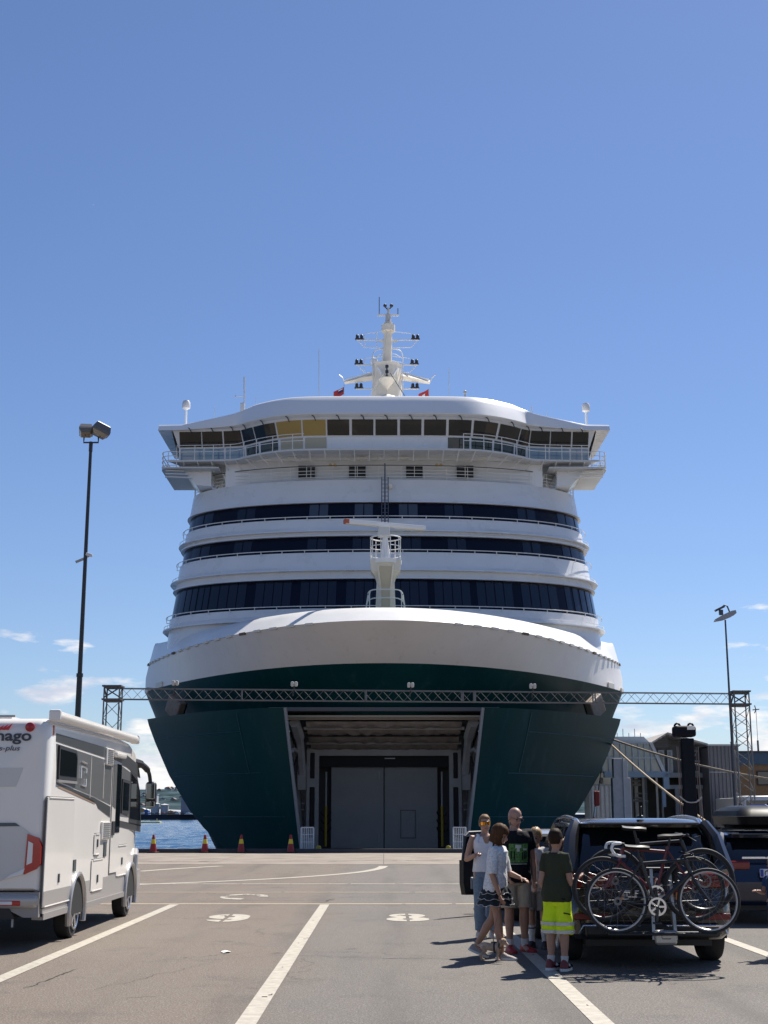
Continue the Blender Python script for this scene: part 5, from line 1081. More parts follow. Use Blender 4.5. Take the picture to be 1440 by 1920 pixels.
def person(loc, rz, H, label, J=None, skin=(.36, .20, .14), bulk=1.0, hs=1.0, head=(0, 0), lean=(0, 0), grip=(.5, .5), hd=None, sw=1.0):
    e = empty('person', loc, rz, label=label, cat='person', group='family waiting beside the cars'); j = {k: Vector(v) * H for k, v in {**JD, **(J or {})}.items()}
    for k in ('shL', 'shR', 'elL', 'elR', 'wrL', 'wrR'): j[k].x *= sw
    SK = mat('skin_%d' % int(skin[0] * 1000), skin, .5, var=.08, vscale=12)
    lv = Vector((lean[0], lean[1], 0)) * H
    def off(z): return lv * max(0, min(1, (z / H - .52) / .33))
    for k in ('shL', 'shR'): j[k] += off(j[k].z)
    if lean != (0, 0):
        for k in ('elL', 'elR', 'wrL', 'wrR'): j[k] += lv * .7
    b = MB(); loft(b, [ellring(Vector((0, 0, z * H)) + off(z * H), rx * H * bulk, ry * H * bulk, 18) for z, rx, ry in TOR])
    for s in 'LR':
        h, k, a = j['hip' + s], j['knee' + s], j['ank' + s]
        b.tube([h + Vector((0, 0, .02 * H)), lerp(h, k, .3), lerp(h, k, .75), k, lerp(k, a, .28) + Vector((0, .006 * H, 0)), lerp(k, a, .65), a], [.056 * H * bulk, .053 * H * bulk, .038 * H * bulk, .033 * H, .035 * H, .026 * H, .0205 * H], 14)
        b.tube([a, a + Vector((0, -.03 * H, -.02 * H)), a + Vector((0, -.075 * H, -.028 * H))], [.022 * H, .021 * H, .016 * H], 10)
        sh, el, wr = j['sh' + s], j['el' + s], j['wr' + s]
        b.tube([lerp(Vector((0, sh.y, sh.z)), sh, .5), sh, lerp(sh, el, .35), lerp(sh, el, .85), el, lerp(el, wr, .3), lerp(el, wr, .75), wr], [.020 * H, .031 * H * bulk, .030 * H * bulk, .0245 * H, .0235 * H, .0245 * H, .0185 * H, .0155 * H], 12)
        dv = (wr - el).normalized(); hv = (hd or {}).get(s)
        hand(b, wr, Vector(hv) if hv else dv, Vector((-1 if s == 'L' else 1, -.35, 0)) if dv.z < -.5 else Vector((0, 0, -1)), H / 1.75 * 1.0, grip[0 if s == 'L' else 1])
    hc = Vector((0, -.008 * H, .925 * H)) + lv * 1.12; hk = H * hs
    M = Matrix.Rotation(R(head[0]), 3, 'Z') @ Matrix.Rotation(R(head[1]), 3, 'X')
    def HP(x, y, z): return hc + M @ Vector((x * hk, y * hk, z * hk))
    b.tube([Vector((0, .004 * H, .82 * H)) + lv, Vector((0, 0, .87 * H)) + lv * 1.05, HP(0, .012, -.02)], [.036 * H, .032 * H * bulk, .034 * H], 12)
    b.ell(HP(0, .006, .016), (.043 * hk, .054 * hk, .055 * hk), 18, 12, M); b.ell(HP(0, -.012, -.024), (.036 * hk, .040 * hk, .045 * hk), 16, 10, M); b.ell(HP(0, -.034, -.052), (.018 * hk, .014 * hk, .014 * hk), 10, 8, M)
    b.tube([HP(0, -.046, .014), HP(0, -.060, -.012), HP(0, -.052, -.020)], [.007 * hk, .011 * hk, .009 * hk], 8); b.ell(HP(0, -.047, .019), (.032 * hk, .010 * hk, .007 * hk), 10, 6, M)
    for s in (-1, 1): b.ell(HP(s * .044, .008, -.004), (.007 * hk, .013 * hk, .019 * hk), 8, 8, M)
    b.ell(HP(0, -.049, -.036), (.014 * hk, .006 * hk, .004 * hk), 8, 6, M)
    body = fuse(b, 'body', SK, e, .0062, smooth=3)
    for s in (-1, 1): MB().ell(HP(s * .018, -.0455, .006), (.007 * hk, .004 * hk, .004 * hk), 8, 6, M).build('eye', mat('eye_dark', (.03, .02, .018), .2), e)
    for s in (-1, 1): MB().tube([HP(s * .008, -.0525, .020), HP(s * .018, -.0525, .0235), HP(s * .028, -.0475, .020)], .0028 * hk, 5).build('eyebrow', mat('brow_%d' % int(skin[0] * 1000), tuple(c * .35 for c in skin), .8), e)
    MB().tube([HP(-.014, -.050, -.035), HP(0, -.0545, -.0365), HP(.014, -.050, -.035)], .0035 * hk, 5).build('mouth', mat('lips', (.28, .10, .09), .5), e)
    return e, j, HP, M, off, hk
def top(e, j, H, m, name, z0=.47, z1=.832, infl=1.13, sleeve=.55, bulk=1.0, off=lambda z: Vector(), neck=.049, flare=1.0, sl_r=1.45, wr=.006, seed=1.0):
    b = MB(); zs = [z0] + [z for z, _, _ in TOR if z0 + .02 < z < .81] + [.80]; rr = []
    for z in zs:
        rx = interp(z, [t[0] for t in TOR], [t[1] for t in TOR]); ry = interp(z, [t[0] for t in TOR], [t[2] for t in TOR]); rx, ry = max(rx, .088), max(ry, .062)
        k = infl * (flare if z < .62 else 1); rr.append(ellring(Vector((0, 0, z * H)) + off(z * H), rx * H * bulk * k, ry * H * bulk * k * 1.05, 22))
    rr.append(ellring(Vector((0, .004 * H, .828 * H)) + off(.828 * H), .088 * H * bulk, .064 * H * bulk, 22)); rr.append(ellring(Vector((0, .004 * H, (z1 + .006) * H)) + off(z1 * H), neck * H, neck * H * .95, 22)); loft(b, rr)
    for s in 'LR':
        sh, el, w_ = j['sh' + s], j['el' + s], j['wr' + s]
        if sleeve > 0:
            pe = lerp(sh, el, min(1, sleeve)); pts = [lerp(Vector((0, sh.y, sh.z)), sh, .45), sh + Vector((0, 0, .002 * H)), lerp(sh, pe, .5), pe]; rs_ = [.036 * H, .040 * H * bulk, .030 * H * sl_r * bulk * .95, .0265 * H * sl_r * bulk]
            if sleeve > 1: pts.append(lerp(el, w_, sleeve - 1)); rs_.append(.024 * H * sl_r)
            b.tube(pts, rs_, 14)
    return fuse(b, name, m, e, .0085, wr, seed=seed, smooth=4)
def bottoms(e, j, H, m, name, leg=1.0, r0=1.3, r1=1.5, bulk=1.0, wr=.006, seed=2.0, waist=.60):
    """leg: 1 = to the knee, 2 = to the ankle"""
    b = MB(); loft(b, [ellring((0, 0, z * H), rx * H * bulk, ry * H * bulk, 20) for z, rx, ry in ((.455, .085, .060), (.50, .104, .072), (.54, .107, .075), (waist, .094, .068))])
    for s in 'LR':
        h, k, a = j['hip' + s], j['knee' + s], j['ank' + s]; pe = lerp(h, k, min(1, leg))
        pts = [h + Vector((0, 0, .01 * H)), lerp(h, pe, .4), pe]; rs_ = [.056 * H * r0 * .92, .050 * H * r0, .036 * H * r1]
        if leg > 1: pts += [lerp(k, a, .5 * (leg - 1)), lerp(k, a, leg - 1)]; rs_ += [.036 * H * r1 * .98, .030 * H * r1]
        b.tube(pts, rs_, 16)
    return fuse(b, name, m, e, .0085, wr, seed=seed, smooth=4)
def shoe(e, a, H, yaw, m, sole_m, tilt=0.0, hi=0.0, stripe=None, s=1.0):
    Mz = Matrix.Rotation(R(yaw), 3, 'Z') @ Matrix.Rotation(R(tilt), 3, 'X'); k = H * s; fl = -.045 * H
    def P(x, y, z): return Vector(a) + Mz @ Vector((x * k, y * k, z * k + fl + .004 * H))
    b = MB(); st = [(.040, .014, .030, .010), (.030, .024, .052 + hi, .0), (.0, .027, .060 + hi, 0), (-.02, .028, .052 + hi * .6, 0), (-.05, .029, .036, 0), (-.085, .030, .028, 0), (-.105, .024, .020, 0), (-.118, .012, .013, .002)]
    rings = []
    for y, w_, h_, l_ in st: rings.append([P(w_ * math.cos(t) * (1 if abs(math.cos(t)) < .9 else .98), y, .010 + max(0, (h_ - .010)) * max(0, math.sin(t)) ** .75 if math.sin(t) > 0 else .010) for t in [2 * math.pi * q / 16 for q in range(16)]])
    loft(b, rings); o = b.build('shoe', m, e, smooth=True, sharp=50)
    b = MB(); loft(b, [[P(w_ * 1.10 * math.cos(t), y, .014 if math.sin(t) > 0 else -.002) for t in [R(20) + 2 * math.pi * q / 8 for q in range(8)]] for y, w_, h_, l_ in [(.046, .012, 0, 0)] + [(y, w_ + .001, 0, 0) for y, w_, _, _ in st[1:-1]] + [(-.123, .012, 0, 0)]]); b.build('sole', sole_m, o, smooth=True)
    b = MB()
    for q in range(4): b.tube([P(-.014, -.022 - q * .012, .050 - q * .006), P(.014, -.022 - q * .012, .050 - q * .006)], .0025 * k / 1.6, 5)
    b.build('laces', sole_m, o)
    if stripe:
        for sx in (-1, 1): MB().tube([P(sx * .030, .012, .030), P(sx * .0315, -.012, .018), P(sx * .030, -.035, .020), P(sx * .024, -.06, .030)], [.002 * k, .0055 * k, .004 * k, .001 * k], 6).build('curved_stripe', stripe, o)
    return o
def sock(e, a, k, H, t, m, stripe=None):
    p = lerp(a, k, t); o = MB().tube([a - Vector((0, 0, .012 * H)), lerp(a, p, .4), p], [.0245 * H, .0255 * H, .0265 * H + t * .014 * H], 12).build('sock', m, e, smooth=True)
    if stripe: q = lerp(a, k, t * .86); MB().tube([lerp(a, k, t * .80), q], [.028 * H + t * .010 * H, .0285 * H + t * .011 * H], 12).build('sock_stripe', stripe, o)
def hair(e, HP, M, hk, m, style, name='hair'):
    b = MB(); rs = random.Random(4); n, mm = 40, 22; rings = []
    for i in range(mm + 1):
        ph = math.pi * i / mm; r = []
        for q in range(n):
            th = 2 * math.pi * q / n; x, y, z = math.sin(ph) * math.sin(th), -math.sin(ph) * math.cos(th), math.cos(ph); fr = -y           # fr>0 toward the face
            lim = {'short': .28 if fr > .35 else (-.25 if fr > -.2 else -.75), 'bob': .10 if fr > .62 else -1.5, 'back': .45 if fr > .3 else -.7}[style]
            zz = z; sc = 1.0 + .05 * mnoise.noise(Vector((x * 7, y * 7, z * 3))) + .02 * math.sin(th * 19 + 3 * z)
            if style == 'short': sc += .05 * (z > .5)
            if z < lim: zz = lim; 
            R0 = (.049, .060, .062) if style != 'bob' else (.054, .066, .064)
            k = math.sqrt(max(.0, 1 - min(1, zz * zz))) if (zz > -1 and style != 'bob') else None
            if style == 'bob':
                zz = max(z, lim); w_ = math.sin(ph) if z > 0 else lerp(1.0, .80, min(1, -z * 1.1)); zl = zz if z > 0 else z * 1.35
                if fr > .62 and z < .10: w_ *= .80; zl = max(zl, .05)
                r.append(HP(math.sin(th) * w_ * R0[0] * sc, .006 - math.cos(th) * w_ * R0[1] * sc, .018 + zl * R0[2] * sc))
            else:
                r.append(HP(math.sin(th) * (k if z < lim else math.sin(ph)) * R0[0] * sc * (.9 if z < lim else 1), .008 - math.cos(th) * (k if z < lim else math.sin(ph)) * R0[1] * sc * (.9 if z < lim else 1), .020 + zz * R0[2] * sc))
        rings.append(r)
    b.rows(rings, closed=True); o = b.build(name, m, e, smooth=True, sharp=80); return o
def patch(e, off, H, bulk, x0, x1, z0, z1, m, name, d=.012, infl=1.13, par=None, back=False, tap=1.0):
    n, q = 10, 8; rows = []
    for i in range(q + 1):
        z = lerp(z0, z1, i / q); rx = max(.088, interp(z, [t[0] for t in TOR], [t[1] for t in TOR])) * H * bulk * infl; ry = max(.062, interp(z, [t[0] for t in TOR], [t[2] for t in TOR])) * H * bulk * infl * 1.05; r = []
        for k in range(n + 1):
            x = lerp(x0, x1, k / n) * lerp(tap, 1, (i / q) ** .6); y = ry * math.sqrt(max(.05, 1 - (x / rx) ** 2)) + d; o = off(z * H); r.append(Vector((x + o.x, (y if back else -y) + o.y, z * H)))
        rows.append(r)
    return MB().rows(rows).build(name, m, par or e, smooth=True)
def cloth(n, c, **k): return mat(n, c, k.pop('rough', .85), spec=.2, var=k.pop('var', .06), vscale=30, bump=.15, bscale=220, **k)
WSOCK = cloth('white_sock', (.62, .62, .62)); DARK = cloth('black_cloth', (.008, .009, .012)); RUB = mat('white_sole', (.6, .59, .56), .7)
# man in black T-shirt
H = 1.80; e, j, HP, M, off, hk = person((1.68, 18.05, 0), R(14), H, 'bald man in glasses, black printed T-shirt and beige shorts, looking down', dict(kneeL=(.062, -.008, .285), ankL=(.068, .012, .045), kneeR=(-.05, -.01, .285), ankR=(-.048, .0, .045), elL=(.145, .03, .635), wrL=(.145, .0, .485), elR=(-.14, .0, .64), wrR=(-.10, -.09, .53)), bulk=1.10, head=(24, 24), lean=(0, -.012), skin=(.37, .205, .145))
top(e, j, H, DARK, 'tshirt', z0=.475, bulk=1.10, off=off, sleeve=.58, infl=1.15)
pr = patch(e, off, H, 1.10, -.13, .13, .615, .745, mat('print_green', (.03, .10, .03), .8, var=.5, vscale=40, rgb2=(.08, .19, .05)), 'shirt_print', infl=1.15)
patch(e, off, H, 1.10, -.05, .03, .715, .737, mat('print_pale', (.42, .48, .46), .8), 'print_block', d=.016, infl=1.15, par=pr); patch(e, off, H, 1.10, -.028, .008, .69, .715, MATS['print_pale'], 'print_block', d=.016, infl=1.15, par=pr)
for x in (-.10, -.06, .05, .075, .10): patch(e, off, H, 1.10, x - .008, x + .008, .63 + abs(x) * .1, .68 + abs(x) * .15, DARK, 'print_figure', d=.016, infl=1.15, par=pr)
patch(e, off, H, 1.10, .055, .11, .70, .712, MATS['print_pale'], 'print_block', d=.016, infl=1.15, par=pr); patch(e, off, H, 1.10, -.115, .115, .603, .608, MATS['print_pale'], 'print_caption', d=.013, infl=1.15, par=pr)
bottoms(e, j, H, cloth('beige_shorts', (.40, .345, .27)), 'shorts', leg=.92, r0=1.2, r1=1.7, bulk=1.0, waist=.57)
RED = mat('red_shoe', (.34, .012, .014), .5)
for s, yw in (('L', 18), ('R', -4)): sock(e, j['ank' + s], j['knee' + s], H, .20, WSOCK); shoe(e, j['ank' + s], H, yw, RED, mat('red_sole', (.30, .02, .02), .6))
GF = mat('glasses_frame', (.02, .02, .025), .3)
b = MB()
for s in (-1, 1): b.tube([HP(s * .019 + .015 * math.cos(t), -.060, .005 + .011 * math.sin(t)) for t in [2 * math.pi * k / 14 for k in range(14)]], .0022, 5, closed=True).tube([HP(s * .034, -.058, .008), HP(s * .045, .005, .008)], .0022, 5)
b.tube([HP(-.005, -.061, .007), HP(.005, -.061, .007)], .002, 5); b.build('glasses', GF, e)
MB().rows([[HP(x * w_, y, z) for x, y in ((-1, .0), (-.8, -.028), (-.4, -.043), (0, -.049), (.4, -.043), (.8, -.028), (1, .0))] for z, w_ in ((-.030, .0375), (-.045, .036), (-.060, .029), (-.068, .015))]).build('beard', mat('grey_stubble', (.13, .10, .085), .9), e, smooth=True)
# woman in white tank top
H = 1.70; e, j, HP, M, off, hk = person((1.45, 20.1, 0), R(8), H, 'woman in white tank top, blue jeans and mirrored orange sunglasses', dict(elR=(-.155, .03, .635), wrR=(-.105, -.115, .675), elL=(.135, .03, .64)), skin=(.40, .225, .155), bulk=.95, head=(4, 2), grip=(.5, 1.2))
top(e, j, H, cloth('white_tank', (.74, .74, .76)), 'tank_top', z0=.535, z1=.80, sleeve=0, off=off, infl=1.09, bulk=.93, flare=1.14, neck=.06, wr=.004)
patch(e, off, H, .93, -.062, .062, .765, .825, MATS['skin_400'], 'neckline_skin', d=.006, infl=1.09, tap=.25)
for s in (-1, 1): MB().tube(catmull([(s * .075 * H, -.055 * H, .775 * H), (s * .062 * H, -.03 * H, .832 * H), (s * .06 * H, .03 * H, .832 * H), (s * .07 * H, .06 * H, .78 * H)], 5), .021, 8, flat=.5).build('shoulder_strap', MATS['white_tank'], e, smooth=True)
bottoms(e, j, H, cloth('light_blue_jeans', (.16, .22, .29), var=.2), 'jeans', leg=1.93, r0=1.05, r1=1.3, bulk=.90, waist=.57)
for s in 'LR': shoe(e, j['ank' + s], H, 8, mat('pale_grey_shoe', (.42, .41, .39), .7), RUB)
hair(e, HP, M, hk, mat('light_brown_hair', (.20, .12, .065), .65, spec=.2, var=.3, vscale=60), 'back'); MB().ell(HP(0, .072, .02), (.024 * H, .022 * H, .024 * H), 10, 8).build('hair_bun', MATS['light_brown_hair'], e)
MB().rows([[HP(x, y, z) for x, y in ((-.043, -.020), (-.034, -.048), (-.018, -.0585), (0, -.0605), (.018, -.0585), (.034, -.048), (.043, -.020))] for z in (-.008, .006, .019)]).build('sunglasses', mat('orange_mirror_lens', (.62, .26, .02), .08, metal=.8), e, smooth=True)
MB().tube([HP(x, y, .0195) for x, y in ((-.047, .01), (-.044, -.020), (-.034, -.050), (0, -.0615), (.034, -.050), (.044, -.020), (.047, .01))], .0035, 6).build('sunglasses_frame', GF, e)
# girl walking, white lace blouse, ruffled skirt
H = 1.58; e, j, HP, M, off, hk = person((1.36, 17.2, 0), R(66), H, 'girl in white lace blouse and dark ruffled skirt, walking with a small dog', dict(kneeR=(-.045, -.035, .285), ankR=(-.04, -.055, .045), kneeL=(.045, .045, .295), ankL=(.04, .185, .082), elR=(-.13, .0, .635), wrR=(-.125, -.055, .485), elL=(.125, -.03, .64), wrL=(.09, -.155, .60)), skin=(.36, .195, .13), hs=1.08, bulk=.86, head=(6, 26), lean=(0, -.03))
LACE = mat('white_lace', (.70, .70, .70), .85, spec=.2, var=.25, vscale=55, rgb2=(.74, .74, .74), bump=.7, bscale=90)
top(e, j, H, LACE, 'lace_blouse', z0=.50, off=off, sleeve=1.0, infl=1.30, bulk=.88, flare=1.12, sl_r=1.75, wr=.009)
SKT = cloth('dark_grey_skirt', (.030, .033, .036)); HEM = mat('pale_hem', (.5, .5, .5), .8)
for i, (za, zb_, ra, rb_) in enumerate(((.560, .488, .085, .128), (.510, .445, .104, .140), (.462, .400, .112, .150))):
    rows = []
    for q in range(6):
        f = q / 5; rr = lerp(ra, rb_, f); rows.append([Vector((H * (rr * math.cos(t) * (1 + .075 * f * math.sin(13 * t + i))), H * (.9 * rr * math.sin(t) * (1 + .075 * f * math.sin(13 * t + i))), H * (lerp(za, zb_, f) + .006 * f * math.sin(9 * t + 2 * i)))) for t in [2 * math.pi * k / 90 for k in range(90)]])
    rf_ = MB().rows(rows, closed=True).build('ruffle', SKT, e, smooth=True); MB().tube(rows[-1], .0035, 5, closed=True).build('hem', HEM, rf_)
SNK = mat('grey_beige_sneaker', (.30, .265, .25), .75)
shoe(e, j['ankR'], H, 0, SNK, RUB); shoe(e, j['ankL'], H, 4, SNK, RUB, tilt=20)
hair(e, HP, M, hk, mat('brown_hair', (.075, .034, .014), .65, spec=.15, var=.4, vscale=50, stretch=(1, 1, .2)), 'bob')
gh = e.matrix_world
# blond boy
H = 1.52; e, j, HP, M, off, hk = person((2.02, 18.6, 0), R(-14), H, 'blond boy in pale short sleeved shirt and grey shorts, facing the camera', dict(wrL=(.12, -.05, .50), elR=(-.13, .0, .64), wrR=(-.07, -.11, .58)), skin=(.38, .215, .15), hs=1.08, sw=.86, bulk=.84, head=(-10, 14))
top(e, j, H, mat('pale_shirt', (.46, .45, .44), .85, spec=.2, var=.25, vscale=25, rgb2=(.5, .49, .48)), 'shirt', z0=.475, off=off, sleeve=.68, infl=1.16, bulk=.86, flare=1.15, sl_r=1.65)
for q in range(4): MB().ell((.004, -.093 * H - .0 * q, (.54 + q * .06) * H), (.006, .004, .006), 8, 6).build('button', DARK, e)
bottoms(e, j, H, cloth('grey_shorts', (.20, .195, .19)), 'shorts', leg=.88, r0=1.22, r1=1.75, bulk=.92)
for s in 'LR': sock(e, j['ank' + s], j['knee' + s], H, .62 if s == 'R' else .35, WSOCK, DARK if s == 'R' else None); shoe(e, j['ank' + s], H, -8 if s == 'R' else 10, mat('black_shoe', (.012, .013, .018), .6), mat('dark_sole', (.05, .05, .055), .7), s=1.1)
hair(e, HP, M, hk, mat('blond_hair', (.34, .21, .085), .5, var=.4, vscale=60), 'short')
# boy in high-visibility shorts, seen from behind
H = 1.53; e, j, HP, M, off, hk = person((1.955, 15.97, 0), R(180 - 34), H, 'boy in olive T-shirt and fluorescent yellow work shorts, seen from behind', dict(elR=(-.145, .0, .62), wrR=(-.165, -.125, .665), elL=(.135, .03, .63), wrL=(.125, -.05, .52)), skin=(.35, .19, .13), hs=1.06, sw=.80, bulk=.80, head=(8, 4), grip=(.5, 1.0))
top(e, j, H, cloth('olive_tshirt', (.035, .040, .024)), 'tshirt', z0=.485, off=off, sleeve=.62, infl=1.12, bulk=.82, flare=1.36, sl_r=1.5)
HV = mat('fluorescent_yellow', (.62, .80, .02), .75, spec=.2, var=.05, vscale=9, bump=.2, bscale=60)
bottoms(e, j, H, HV, 'work_shorts', leg=1.12, r0=1.12, r1=2.0, bulk=.88, waist=.57, wr=.008)
REF = mat('silver_reflective_tape', (.44, .45, .46), .35, metal=.4)
for s in 'LR':
    h, k, a = j['hip' + s], j['knee' + s], j['ank' + s]
    for t0 in (.74, .98):
        p, q = lerp(h, k, t0), lerp(h, k, t0 + .10); MB().tube([p, q], [.0765 * H + .002, .0765 * H + .002], 22, caps=False).build('reflective_band', REF, e, smooth=True)
    sock(e, a, k, H, .25, cloth('grey_sock', (.48, .48, .48)))
    sh_ = shoe(e, a, H, (14 if s == 'R' else -6), mat('maroon_white_sneaker', (.14, .012, .016), .5), RUB, hi=.014, stripe=DARK, s=1.15)
    kk = H * 1.15
    Mz = Matrix.Rotation(R(14 if s == 'R' else -6), 3, 'Z')
    for (y, z, l, h_, m_) in ((-.03, .030, .045, .016, RUB), (-.10, .020, .03, .016, DARK)): MB().ell(a + Mz @ Vector((0, y * kk, z * kk - .041 * H)), (.0325 * kk, l * kk * .5, h_ * kk), 12, 8, Mz).build('shoe_panel', m_, sh_, smooth=True)
for sx, z in ((-.10, .50), (-.112, .40)): MB().tube([(sx * H, .02, z * H), ((sx + .02) * H, .075 * H, (z + .012) * H)], .008, 6).build('pocket_trim', DARK, e)
hair(e, HP, M, hk, mat('dark_brown_hair', (.026, .014, .008), .7, spec=.15, var=.3, vscale=60), 'short')
# small child at the picture edge
H = 1.16; e, j, HP, M, off, hk = person((4.80, 17.3, 0), R(-60), H, 'small child in blue shirt cut by the picture edge beside the navy car', dict(elR=(-.12, -.05, .66), wrR=(-.09, -.17, .68), elL=(.12, -.02, .65), wrL=(.10, -.14, .62)), skin=(.37, .205, .145), hs=1.22, bulk=.92, head=(0, 12))
top(e, j, H, cloth('blue_shirt', (.03, .07, .17)), 'tshirt', z0=.47, off=off, sleeve=.6, infl=1.22, bulk=.94, sl_r=1.7)
bottoms(e, j, H, cloth('navy_shorts', (.02, .025, .05)), 'shorts', leg=.85, r0=1.2, r1=1.6, bulk=.95)
for s in 'LR': shoe(e, j['ank' + s], H, 0, SNK, RUB, s=1.1)
hair(e, HP, M, hk, MATS['blond_hair'], 'short')
# small dog on a leash at the girl's feet: faces right, head lowered
dp = gnd(921, 1801); dg = empty('dog', (dp.x, dp.y, 0), R(-14), label='small tan short haired dog in a dark harness at the girl\'s feet', cat='dog')
FUR = mat('tan_fur', (.42, .27, .17), .8, var=.25, vscale=14, rgb2=(.5, .36, .26), bump=.3, bscale=120)
b = MB()
b.tube(catmull([(-.13, 0, .155), (-.08, 0, .165), (0, 0, .155), (.06, 0, .15), (.10, 0, .16)], 4), [.030, .038, .044, .046, .046, .046, .045, .044, .046, .050, .052, .054, .055, .055, .053, .050, .044], 14)
b.tube([(.08, 0, .175), (.125, -.005, .205), (.145, -.01, .215)], [.040, .032, .032], 12); b.ell((.15, -.012, .222), (.044, .040, .040), 14, 10); b.tube([(.165, -.014, .212), (.20, -.018, .188), (.215, -.02, .180)], [.028, .018, .012], 10)
for s in (-1, 1):
    b.tube([(.085, s * .034, .15), (.09, s * .038, .095), (.082, s * .038, .055), (.090, s * .038, .012)], [.026, .018, .012, .012], 9); b.tube([(.085, s * .038, .010), (.115, s * .038, .008)], [.013, .010], 8)
    b.tube([(-.10, s * .030, .155), (-.075, s * .036, .105), (-.125, s * .036, .062), (-.115, s * .036, .012)], [.034, .024, .012, .012], 9); b.tube([(-.12, s * .036, .010), (-.085, s * .036, .008)], [.013, .010], 8)
    b.tube([(.135, s * .030 - .01, .245), (.120, s * .050 - .01, .235), (.118, s * .054 - .01, .20)], [.014, .016, .006], 8)
b.tube(catmull([(-.13, 0, .165), (-.17, 0, .18), (-.20, 0, .215)], 4), [.014] * 3 + [.011] * 3 + [.008] * 3, 8)
fuse(b, 'body', FUR, dg, .0042, smooth=2)
MB().ell((.217, -.02, .181), (.008, .009, .007), 8, 6).build('nose', BLACK, dg)
for s in (-1, 1): MB().ell((.183, s * .018 - .014, .228), (.006, .006, .006), 8, 6).build('eye', BLACK, dg)
MB().tube([(.045, .056 * math.cos(t), .152 + .060 * math.sin(t)) for t in [2 * math.pi * k / 18 for k in range(18)]], .010, 6, closed=True).tube([(.105, .05 * math.cos(t), .170 + .052 * math.sin(t)) for t in [2 * math.pi * k / 18 for k in range(18)]], .008, 6, closed=True).rbox((.05, 0, .21), (.10, .045, .012), .004).build('harness', mat('harness_dark', (.03, .03, .034), .8), dg)
hw = Vector((1.36, 17.2, 0)) + Matrix.Rotation(R(66), 3, 'Z') @ (Vector((-.125, -.085, .435)) * 1.58); dw = Vector((dp.x, dp.y, 0)) + Matrix.Rotation(R(-14), 3, 'Z') @ Vector((.03, 0, .216))
tag(MB().tube(catmull([hw, lerp(hw, dw, .4) + Vector((-.02, 0, -.02)), lerp(hw, dw, .75) + Vector((-.02, 0, -.02)), dw], 6), .006, 6).build('dog_leash', mat('leash_pink', (.35, .16, .13), .7)), 'thin pinkish leash from the girl\'s hand to the dog harness', 'leash')
# ---------------------------------------------------------------- quay furniture
# traffic cones along the quay edge
CR = mat('cone_red', (.26, .012, .012), .5); CY = mat('cone_yellow', (.62, .50, .02), .5); CB = mat('cone_black', (.03, .012, .012), .6)
labs = ['red and yellow traffic cone nearest the camper, against the water', 'red and yellow traffic cone at the waterside edge of the hull', 'red and yellow traffic cone in front of the opened left bow door', 'red and yellow traffic cone beside the bow opening']
for i, px in enumerate((287, 384, 452, 545)):
    p = at(px, 1596, 64.0); e = empty('traffic_cone', (p.x, 64.0, 0.0), random.uniform(-.4, .4), label=labs[i], cat='traffic cone', group='cones along the quay edge')
    MB().rbox((0, 0, .03), (.44, .44, .06), .02).build('base', CB, e)
    MB().lathe([(.175, .06), (.115, .42)], n=20).build('lower_sleeve', CR, e, smooth=True); MB().lathe([(.115, .42), (.08, .62)], n=20).build('yellow_band', CY, e, smooth=True)
    MB().lathe([(.08, .62), (.05, .80), (.035, .82), (.001, .82)], n=20).build('tip', CR, e, smooth=True)
# lattice gantry with its two towers
GA, GB_ = Vector((-10.7, 55.8, 0)), Vector((14.75, 58.2, 0)); zt, zb = 6.74, 6.30
gd = (GB_ - GA).normalized(); gn = Vector((-gd.y, gd.x, 0))
ga = empty('lattice_gantry', GA, label='grey steel lattice gantry spanning the quay in front of the hull', cat='gantry')
def GBD(b, n, m=STEEL, par=None): return b.build(n, m, par or ga, off=GA)
Lg = (GB_ - GA).length; W2 = .2
for (o, z) in ((-W2, zt), (W2, zt), (-W2, zb), (W2, zb)): GBD(MB().tube([GA + gn * o + Vector((0, 0, z)), GB_ + gn * o + Vector((0, 0, z))], .018, 6), 'chord')
nseg = 62; fr, bk = MB(), MB()
for i in range(nseg):
    for (mb, o, ph) in ((fr, -W2, 0), (bk, W2, 1)):
        a, c = GA + gd * Lg * i / nseg, GA + gd * Lg * (i + 1) / nseg; z0, z1 = (zt, zb) if (i + ph) % 2 else (zb, zt)
        mb.tube([a + gn * o + Vector((0, 0, z0)), c + gn * o + Vector((0, 0, z1))], .009, 4, caps=False)
for mb in (fr, bk): o = GBD(mb, 'lattice_bracing'); o['kind'] = 'stuff'
for px in (457, 686, 867, 890, 1118):
    f = ((at(px, 1300, 57).x) - GA.x) / (GB_ - GA).x; c = GA + gd * Lg * f
    for o in (-W2, W2): GBD(MB().tube([c + gn * o + Vector((0, 0, zb)), c + gn * o + Vector((0, 0, zt))], .032, 6), 'splice_post')
